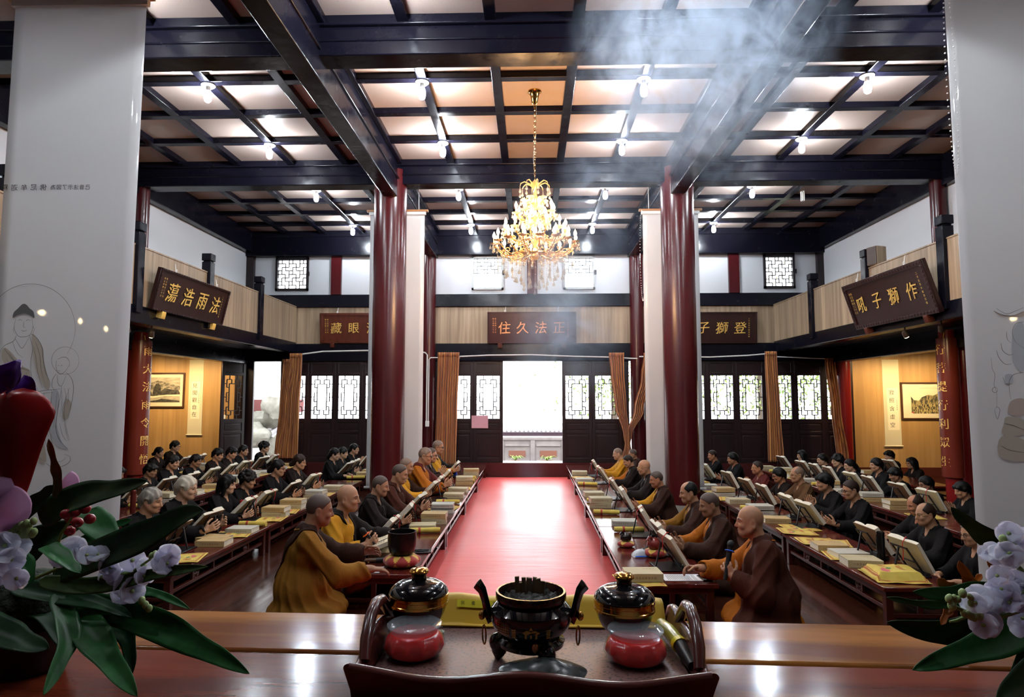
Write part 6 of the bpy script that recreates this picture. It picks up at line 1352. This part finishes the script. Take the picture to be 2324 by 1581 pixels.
def flower(parent, p, origin, mat, seed, s=1.0):
    rr = random.Random(seed); o = obj('flower', flm[rr.randrange(4 if s > .7 else 6)], parent, loc=p - origin); own_mat(o, mat); v = (EYE - p).normalized() + Vector((rr.uniform(-.8, .8), rr.uniform(-.4, .4), rr.uniform(-.6, .8))); o.rotation_euler = v.to_track_quat('Z', 'Y').to_euler(); o.scale = (s,) * 3; obj('centre', cenm, o); return o
def budp(parent, px, py, y, origin, r=.005):
    p = at_y(px, py, y) - origin; return MB().ball(p, (r, r, r * 1.25), 10, 7).build('bud', bud_m, parent)
def stemp(parent, px, ys, origin, r=.0028):
    P3 = [at_y(*px[i], ys[0] + (ys[1] - ys[0]) * i / (len(px) - 1)) - origin for i in range(len(px))]; return MB().tube(P3, [r] * (len(P3) - 1) + [r * .6], 8).build('stem', stem_m, parent)
OL = Vector((-.93, 1.20, AZ)); fa = empty('flower_arrangement', OL, 0, 'flower arrangement with red anthurium and long leaves at the left altar end', 'flowers')
MB().lathe([(0, 0), (.05, 0), (.06, .01), (.075, .05), (.08, .085), (.07, .085), (.05, .06), (0, .05)], n=32).build('vase', M('black_vase', (.015, .012, .012), .25), fa)
MB().ball((0, 0, .11), (.085, .08, .07), 20, 12).build('foliage_base', M('dark_moss', (.008, .016, .008), .9, bump=(60, ONE, 1, .01)), fa)
for px, dp, hw, mt, fo, ti in (
    ([(90, 1180), (150, 1140), (210, 1122), (270, 1108), (335, 1091)], (1.12, 1.02), .026, lf1, .2, .3), ([(120, 1300), (220, 1262), (330, 1218), (410, 1172), (462, 1157)], (1.14, .98), .029, lf1, .25, .2),
    ([(130, 1345), (148, 1400), (150, 1455), (130, 1510), (98, 1578)], (1.14, .95), .019, lf2, .3, .2), ([(165, 1360), (205, 1435), (250, 1500), (312, 1580)], (1.14, .95), .026, lf2, .25, -.1),
    ([(150, 1365), (260, 1385), (360, 1420), (440, 1462), (500, 1490), (566, 1528)], (1.15, 1.0), .025, lf2, .3, -.2), ([(90, 1318), (190, 1330), (280, 1318), (380, 1297), (472, 1285)], (1.13, 1.05), .015, lf3, .25, .1),
    ([(220, 1368), (290, 1350), (350, 1345), (432, 1382)], (1.14, 1.08), .010, lf2, .3, .1), ([(105, 1238), (140, 1268), (182, 1300)], (1.05, 1.0), .016, lf2, .3, .4), ([(190, 1160), (230, 1205), (288, 1255)], (1.16, 1.14), .030, lf2, .2, .3),
    ([(130, 1130), (132, 1080), (122, 1040), (110, 995)], (1.1, 1.08), .007, brl, .5, .2), ([(180, 1235), (240, 1200), (300, 1178)], (1.16, 1.2), .010, lf2, .3, .1), ([(40, 1180), (90, 1135), (122, 1100)], (1.08, 1.06), .014, lf1, .4, .2),
    ([(240, 1400), (285, 1440), (300, 1530)], (1.14, 1.06), .016, lf1, .3, -.3), ([(-60, 1400), (30, 1450), (112, 1472)], (1.1, 1.05), .026, lf1, .3, .2), ([(20, 1300), (60, 1360), (110, 1400), (150, 1480)], (1.2, 1.12), .030, lf1, .3, .2), ([(-40, 1300), (40, 1260), (110, 1215), (190, 1190)], (1.17, 1.15), .035, lf1, .3, .1), ([(30, 1330), (120, 1350), (230, 1372), (300, 1400)], (1.15, 1.1), .018, lf1, .3, .3), ([(0, 1250), (50, 1290), (60, 1330)], (1.0, 1.0), .02, lf2, .3, .3)):
    leaf_blade(fa, px, dp, hw, mt, fo, ti, origin=OL)
def spathe(parent, px, py, y, w_, h_, mat, origin, rz=0.0, name='spathe', rd=False):
    c = at_y(px, py, y) - origin; m = MB(); vs = []
    def fn(u, v):
        t = v; half = w_ * .62 * (max(0, 1 - t) ** .8) * min(1, t / .22 + .02) ** .5 if not rd else w_ * .5 * math.sqrt(max(0, 1 - (2 * t - 1) ** 2)); x = (2 * u - 1) * max(half, .0); z = h_ * (.5 - t) + (0 if rd else .10) * h_ * (abs(2 * u - 1) ** .5) * (t < .25) * (1 - t * 4) * .8
        return c + Vector((x * math.cos(rz) - z * math.sin(rz), .02 * (2 * u - 1) ** 2 - .012 * math.sin(PI * v), x * math.sin(rz) + z * math.cos(rz)))
    m.grid(fn, 24, 24); return m.build(name, mat, parent, smooth=60, solid=.0008)
spathe(fa, 22, 1018, 1.0, .135, .165, redp_m, OL, .12)
for k, (px, py, r, ro) in enumerate(((20, 850, .026, .3), (55, 880, .024, -.6), (10, 890, .026, .9), (60, 905, .018, .1), (-15, 860, .028, -.2))):
    c = at_y(px, py, 1.02 + .008 * k) - OL; R = Matrix.Rotation(ro, 3, 'Y'); m = MB(); m.grid(lambda u, v: c + R @ Vector((r * (2 * u - 1) * math.sqrt(max(0, 1 - (2 * v - 1) ** 2 * .7)), .008 * math.sin(4 * u) + .006 * (2 * v - 1) ** 2, r * (2 * v - 1) * math.sqrt(max(0, 1 - (2 * u - 1) ** 2 * .7)))), 12, 12); m.build('orchid_petal', purp_m, fa, smooth=60, solid=.0008)
for k, (px, py, w_, h_, ro) in enumerate(((10, 1158, .075, .055, 1.3), (-10, 1120, .05, .05, .4), (150, 1102, .05, .02, 1.45))): spathe(fa, px, py, .98 if k < 2 else 1.13, w_, h_, pinkp_m, OL, ro, 'pink_petal', True)
rr = random.Random(12); k = 0
for (px, py, sx, sy, n, y, mt) in ((30, 1240, 26, 24, 6, .98, whp_m), (15, 1290, 24, 24, 5, .98, lil_m), (180, 1255, 44, 12, 6, 1.08, whp_m), (300, 1290, 55, 20, 9, 1.10, lil_m), (372, 1272, 12, 18, 3, 1.08, lil_m), (290, 1335, 26, 16, 4, 1.1, lil_m)):
    for _ in range(n): k += 1; flower(fa, at_y(px + rr.uniform(-sx, sx), py + rr.uniform(-sy, sy), y + rr.uniform(-.02, .02)), OL, mt, k, rr.uniform(.75, 1.1))
for _ in range(26): budp(fa, 48 + rr.uniform(-32, 32), 1198 + rr.uniform(-16, 16), .99, OL, rr.uniform(.004, .0065))
for px in ((345, 1262), (352, 1258), (330, 1372), (322, 1362), (338, 1380)): budp(fa, *px, 1.08, OL, .0055)
stemp(fa, [(0, 1262), (25, 1235), (45, 1205)], (.985, .985), OL, .0045); stemp(fa, [(230, 1310), (300, 1298), (350, 1262)], (1.1, 1.08), OL); stemp(fa, [(60, 1320), (130, 1290), (210, 1250)], (1.12, 1.08), OL); stemp(fa, [(300, 1345), (325, 1350), (330, 1375)], (1.1, 1.09), OL)
for i, (px, py) in enumerate(((150, 1166), (170, 1162), (193, 1154), (204, 1177), (176, 1185), (158, 1204), (160, 1176))): MB().ball(at_y(px, py, 1.08 + .006 * i) - OL, (.0095, .0092, .0088), 14, 10).build('berry', berry_m, fa)
stemp(fa, [(120, 1260), (140, 1210), (165, 1170)], (1.12, 1.09), OL)
OR = Vector((.98, 1.24, AZ)); fb = empty('flower_arrangement', OR, 0, 'flower arrangement with lilac stock and orange leaves at the right altar end', 'flowers')
MB().lathe([(0, 0), (.05, 0), (.06, .01), (.075, .05), (.08, .085), (.07, .085), (.05, .06), (0, .05)], n=32).build('vase', MATS['black_vase'], fb)
MB().ball((0, 0, .10), (.08, .08, .06), 20, 12).build('foliage_base', MATS['dark_moss'], fb)
for px, dp, hw, mt, fo, ti in (([(2420, 1380), (2300, 1402), (2200, 1428), (2110, 1430), (2012, 1411)], (1.2, 1.16), .034, lf1, .2, .2), ([(2400, 1400), (2290, 1440), (2190, 1478), (2070, 1520)], (1.18, 1.06), .028, lf2, .25, -.1), ([(2290, 1345), (2220, 1340), (2150, 1345), (2072, 1342)], (1.16, 1.1), .019, lf2, .3, .2), ([(2180, 1372), (2100, 1370), (2012, 1355)], (1.12, 1.08), .006, lf2, .3, .1),
    ([(2330, 1250), (2260, 1225), (2205, 1190), (2158, 1150)], (1.18, 1.14), .020, lf1, .3, .2), ([(2420, 1500), (2330, 1540), (2260, 1600)], (1.14, 1.0), .03, lf1, .3, .1), ([(2400, 1440), (2340, 1500), (2300, 1560)], (1.16, 1.1), .03, lf1, .3, .1), ([(2224, 1340), (2205, 1318), (2176, 1272)], (1.16, 1.14), .014, orl, .4, .3), ([(2170, 1340), (2148, 1330), (2127, 1312)], (1.14, 1.12), .012, orl, .3, -.2), ([(2205, 1340), (2215, 1322), (2228, 1302)], (1.15, 1.14), .007, orl, .4, .2), ([(2158, 1370), (2148, 1388), (2136, 1418)], (1.13, 1.1), .007, orl, .4, .2), ([(2310, 1310), (2275, 1300), (2245, 1262)], (1.16, 1.13), .016, orl, .3, .2)):
    leaf_blade(fb, px, dp, hw, mt, fo, ti, origin=OR)
for (px, py, sx, sy, n, y, mt) in ((2300, 1222, 26, 16, 5, 1.06, lil_m), (2268, 1262, 30, 18, 5, 1.05, whp_m), (2298, 1320, 36, 36, 12, 1.06, lil_m), (2316, 1385, 24, 36, 7, 1.06, lil_m), (2212, 1362, 14, 14, 4, 1.06, whp_m), (2250, 1366, 12, 14, 4, 1.06, whp_m), (2240, 1420, 16, 14, 3, 1.06, lil_m)):
    for _ in range(n): k += 1; flower(fb, at_y(px + rr.uniform(-sx, sx), py + rr.uniform(-sy, sy), y + rr.uniform(-.02, .02)), OR, mt, k, rr.uniform(.75, 1.15))
for (px, py) in [(2165 + rr.uniform(-22, 40), 1362 + rr.uniform(-20, 18)) for _ in range(14)] + [(2200 + rr.uniform(-25, 25), 1398 + rr.uniform(-10, 8)) for _ in range(7)] + [(2284 + rr.uniform(-20, 20), 1238 + rr.uniform(-16, 16)) for _ in range(9)] + [(2242, 1438), (2246, 1434), (2238, 1436)]: budp(fb, px, py, 1.045, OR, rr.uniform(.004, .0065))
stemp(fb, [(2310, 1385), (2250, 1404), (2210, 1398), (2165, 1375)], (1.07, 1.045), OR, .0045); stemp(fb, [(2240, 1402), (2238, 1420), (2242, 1436)], (1.06, 1.05), OR); stemp(fb, [(2215, 1398), (2200, 1380), (2205, 1365)], (1.06, 1.05), OR); stemp(fb, [(2324, 1300), (2300, 1275), (2285, 1240)], (1.07, 1.05), OR, .004); stemp(fb, [(2190, 1400), (2170, 1408), (2155, 1410)], (1.05, 1.05), OR)
# ---------------------------------------------------------------- chandelier
cgold_m = M('chandelier_gold', (.80, .52, .20), .22, .9, spec=.6); amber_m = M('amber_glass', (.80, .50, .20), .12, spec=.7, metal=.35); crystal_m = glass_mat('crystal', (.93, .85, .74), .06, False, .24); candle_m = M('candle_sleeve', (.85, .72, .5), .4); flame_m = M('flame_bulb', (1, .9, .75), .3, emit=((1, .56, .24), 1))
emat(flame_m, FLAME / (PI * .0022))
cx_, cy_ = .06, 7.68
ch = empty('chandelier', (cx_, cy_, 0), 0, 'golden crystal chandelier with three tiers of candle bulbs', 'chandelier')
MB().lathe([(0, 5.38), (.02, 5.38), (.035, 5.40), (.05, 5.47), (.06, 5.52), (.085, 5.54), (.085, 5.55), (0, 5.55)], n=32).build('canopy', brass_m, ch)
m = MB(); n = 26
for k in range(n):
    z = 5.37 - (5.37 - 4.44) * k / n; a = (k % 2) * PI / 2; m.tube([(.010 * math.cos(t) * math.cos(a), .010 * math.cos(t) * math.sin(a), z - .018 + .026 * math.sin(t)) for t in [2 * PI * q / 10 for q in range(10)]], .0035, 5, closed=True)
m.build('chain', brass_m, ch)
MB().tube([(.02, 0, 5.38), (.014, .01, 5.0), (-.018, .01, 4.7), (.0, 0, 4.42)], .003, 5).build('cable', M('cable_clear', (.3, .25, .15), .4), ch)
MB().lathe([(0, 3.42), (.03, 3.43), (.05, 3.47), (.03, 3.52), (.022, 3.60), (.05, 3.66), (.03, 3.72), (.022, 3.86), (.055, 3.92), (.03, 3.97), (.02, 4.05), (.06, 4.12), (.07, 4.18), (.03, 4.22), (.018, 4.30), (.05, 4.34), (.055, 4.38), (.02, 4.41), (0, 4.44)], n=24).build('centre_stem', amber_m, ch)
def drop(m, p, s=1.0): m.lathe([(0, 0), (.008 * s, .002 * s), (.0125 * s, .010 * s), (.0115 * s, .018 * s), (.006 * s, .032 * s), (.0018 * s, .048 * s), (0, .050 * s)], p, 10)
def arm_proto(R, zc, z0, z1, lamp):                  # runs along +x; zc hub height, z0 sag, z1 cup height
    m = MB(); pts = []
    for k in range(15):
        t = k / 14; x = .03 + (R - .03) * t; z = zc + (z0 - zc) * math.sin(PI * min(1, t * 1.25) / 2) ** 1.2 * (1 if t < .8 else 1) + (z1 - z0) * max(0, (t - .62) / .38) ** 1.6; pts.append((x, 0, z))
    a = m.tube(pts, [.010 - .003 * k / 14 for k in range(15)], 6).build('arm', cgold_m, None); a.parent = ch
    for (t0, sg) in ((.3, 1), (.55, -1), (.72, 1)):
        p = pts[int(t0 * 14)]; m = MB().tube([(p[0] + .035 * math.cos(q) * (1 - q / 9) , .0, p[2] + sg * (.03 + .03 * math.sin(q) * (1 - q / 9))) for q in [k * .5 for k in range(12)]], [.006 - .0003 * k for k in range(12)], 5); m.build('scroll_ornament', amber_m, a)
    m = MB().lathe([(0, z1), (.02, z1 + .004), (.047, z1 + .014), (.054, z1 + .02), (.02, z1 + .012), (0, z1 + .012)], (R, 0, 0), 14); m.build('drip_cup', amber_m, a)
    if lamp:
        MB().lathe([(.0, z1 + .01), (.012, z1 + .01), (.011, z1 + .085), (0, z1 + .086)], (R, 0, 0), 8).build('candle', candle_m, a)
        MB().lathe([(0, z1 + .085), (.012, z1 + .09), (.020, z1 + .110), (.015, z1 + .130), (.005, z1 + .150), (0, z1 + .165)], (R, 0, 0), 8).build('flame_bulb', flame_m, a)
    m = MB()
    for k in range(5): q = 2 * PI * k / 5; drop(m, (R + .046 * math.cos(q), .046 * math.sin(q), z1 - .05), 1.1); m.ball((R + .046 * math.cos(q), .046 * math.sin(q), z1 + .008), .006, 6, 4)
    for t in (.35, .6, .8):
        p = pts[int(t * 14)]; drop(m, (p[0], 0, p[2] - .075), 1.2); m.ball((p[0], 0, p[2] - .016), .007, 6, 4)
    m.build('crystal_fringe', crystal_m, a)
    return a
for (R, zc, z0, z1, N, off, lamp) in ((.50, 3.52, 3.47, 3.60, 16, .1, True), (.375, 3.70, 3.64, 3.755, 12, .35, True), (.235, 3.95, 3.90, 3.98, 8, .2, True), (.13, 4.12, 4.10, 4.16, 5, .5, False)):
    a0 = arm_proto(R, zc, z0, z1, lamp)
    for k in range(N):
        a = a0 if k == 0 else dup(a0, parent=ch)
        a.rotation_euler = (0, 0, off + 2 * PI * k / N)
m = MB()
pl = []
for k in range(8):
    t = 2 * PI * k / 8 + .2; pts = [(.02 * math.cos(t), .02 * math.sin(t), 4.32), (.07 * math.cos(t), .07 * math.sin(t), 4.37), (.13 * math.cos(t), .13 * math.sin(t), 4.395), (.175 * math.cos(t), .175 * math.sin(t), 4.37), (.185 * math.cos(t), .185 * math.sin(t), 4.34)]
    MB().tube(pts, [.009, .008, .007, .006, .004], 6).build('crown_arm', amber_m, ch); m = MB(); drop(m, (pts[-1][0], pts[-1][1], 4.25), 1.4); drop(m, (pts[-1][0], pts[-1][1], 4.19), 1.2); m.ball((pts[-1][0], pts[-1][1], 4.325), .008, 6, 4); m.build('crystal_drop', crystal_m, ch)
rr = random.Random(9)
for ring, (r, N, z0, L) in enumerate(((.46, 22, 3.50, .14), (.36, 18, 3.47, .21), (.25, 14, 3.46, .28), (.14, 9, 3.46, .34), (.05, 4, 3.44, .36))):
    for k in range(N):
        t = 2 * PI * (k + rr.uniform(-.2, .2)) / N; x, y = r * math.cos(t), r * math.sin(t); l = L * rr.uniform(.85, 1.1); m = MB(); nb = int(l / .02)
        for q in range(nb): m.ball((x, y, z0 - .02 * q), .0058, 5, 3)
        drop(m, (x, y, z0 - l - .045), 1.45); m.build('crystal_string', crystal_m, ch)
# ---------------------------------------------------------------- incense smoke drifting up from the burner
def smoke():
    blobs = [((.00, 1.30, 1.60), (.02, .03, .28), 9.0), ((.0, 1.42, 1.98), (.04, .05, .22), 4.0), ((.12, 2.0, 1.95), (.09, .14, .12), 9.0), ((.10, 2.3, 2.2), (.06, .12, .18), 8.0), ((.30, 2.8, 2.62), (.12, .18, .24), 3.5),
             ((.62, 3.4, 3.1), (.22, .25, .28), 1.8), ((1.0, 4.1, 3.75), (.36, .4, .30), 4.2), ((1.45, 4.3, 4.05), (.36, .4, .26), 3.6), ((.75, 4.2, 4.15), (.28, .35, .24), 3.4), ((1.25, 4.2, 4.35), (.5, .4, .2), 3.2), ((1.25, 3.9, 3.2), (.18, .25, .4), 1.0)]
    m = bpy.data.materials.new('incense_smoke'); m.use_nodes = True; nt = m.node_tree; L = nt.links.new; nt.nodes.remove(nt.nodes['Principled BSDF']); out = nt.nodes['Material Output']
    pv = nt.nodes.new('ShaderNodeVolumePrincipled'); pv.inputs['Color'].default_value = (.66, .80, 1, 1); pv.inputs['Anisotropy'].default_value = .35
    tc = nt.nodes.new('ShaderNodeTexCoord'); nz = nt.nodes.new('ShaderNodeTexNoise'); nz.inputs['Scale'].default_value = 3.6; nz.inputs['Detail'].default_value = 6; nz.inputs['Roughness'].default_value = .62; nz.inputs['Distortion'].default_value = 1.6
    L(tc.outputs['Object'], nz.inputs['Vector'])
    mr = nt.nodes.new('ShaderNodeMapRange'); mr.inputs['From Min'].default_value = .44; mr.inputs['From Max'].default_value = .70; L(nz.outputs['Fac'], mr.inputs[0])
    acc = None
    for c, s, a in blobs:
        sb = nt.nodes.new('ShaderNodeVectorMath'); sb.operation = 'SUBTRACT'; sb.inputs[1].default_value = c; L(tc.outputs['Object'], sb.inputs[0])
        dv = nt.nodes.new('ShaderNodeVectorMath'); dv.operation = 'DIVIDE'; dv.inputs[1].default_value = s; L(sb.outputs[0], dv.inputs[0])
        dt = nt.nodes.new('ShaderNodeVectorMath'); dt.operation = 'DOT_PRODUCT'; L(dv.outputs[0], dt.inputs[0]); L(dv.outputs[0], dt.inputs[1])
        pw = nt.nodes.new('ShaderNodeMath'); pw.operation = 'POWER'; pw.inputs[0].default_value = .45; L(dt.outputs['Value'], pw.inputs[1])
        ml = nt.nodes.new('ShaderNodeMath'); ml.operation = 'MULTIPLY_ADD'; ml.inputs[1].default_value = a; L(pw.outputs[0], ml.inputs[0])
        if acc is not None: L(acc.outputs[0], ml.inputs[2])
        else: ml.inputs[2].default_value = 0
        acc = ml
    mu = nt.nodes.new('ShaderNodeMath'); mu.operation = 'MULTIPLY'; sbx = nt.nodes.new('ShaderNodeMath'); sbx.operation = 'SUBTRACT'; sbx.inputs[1].default_value = .22; sbx.use_clamp = False; L(acc.outputs[0], sbx.inputs[0]); mxx = nt.nodes.new('ShaderNodeMath'); mxx.operation = 'MAXIMUM'; mxx.inputs[1].default_value = 0; L(sbx.outputs[0], mxx.inputs[0]); L(mxx.outputs[0], mu.inputs[0]); L(mr.outputs[0], mu.inputs[1]); L(mu.outputs[0], pv.inputs['Density']); L(pv.outputs[0], out.inputs['Volume'])
    o = MB().box(-.35, 2.25, 1.22, 5.1, 1.36, 4.85).build('incense_smoke', m, smooth=0); tag(o, 'pale incense smoke drifting up from the burner', 'smoke', kind='stuff')
smoke()
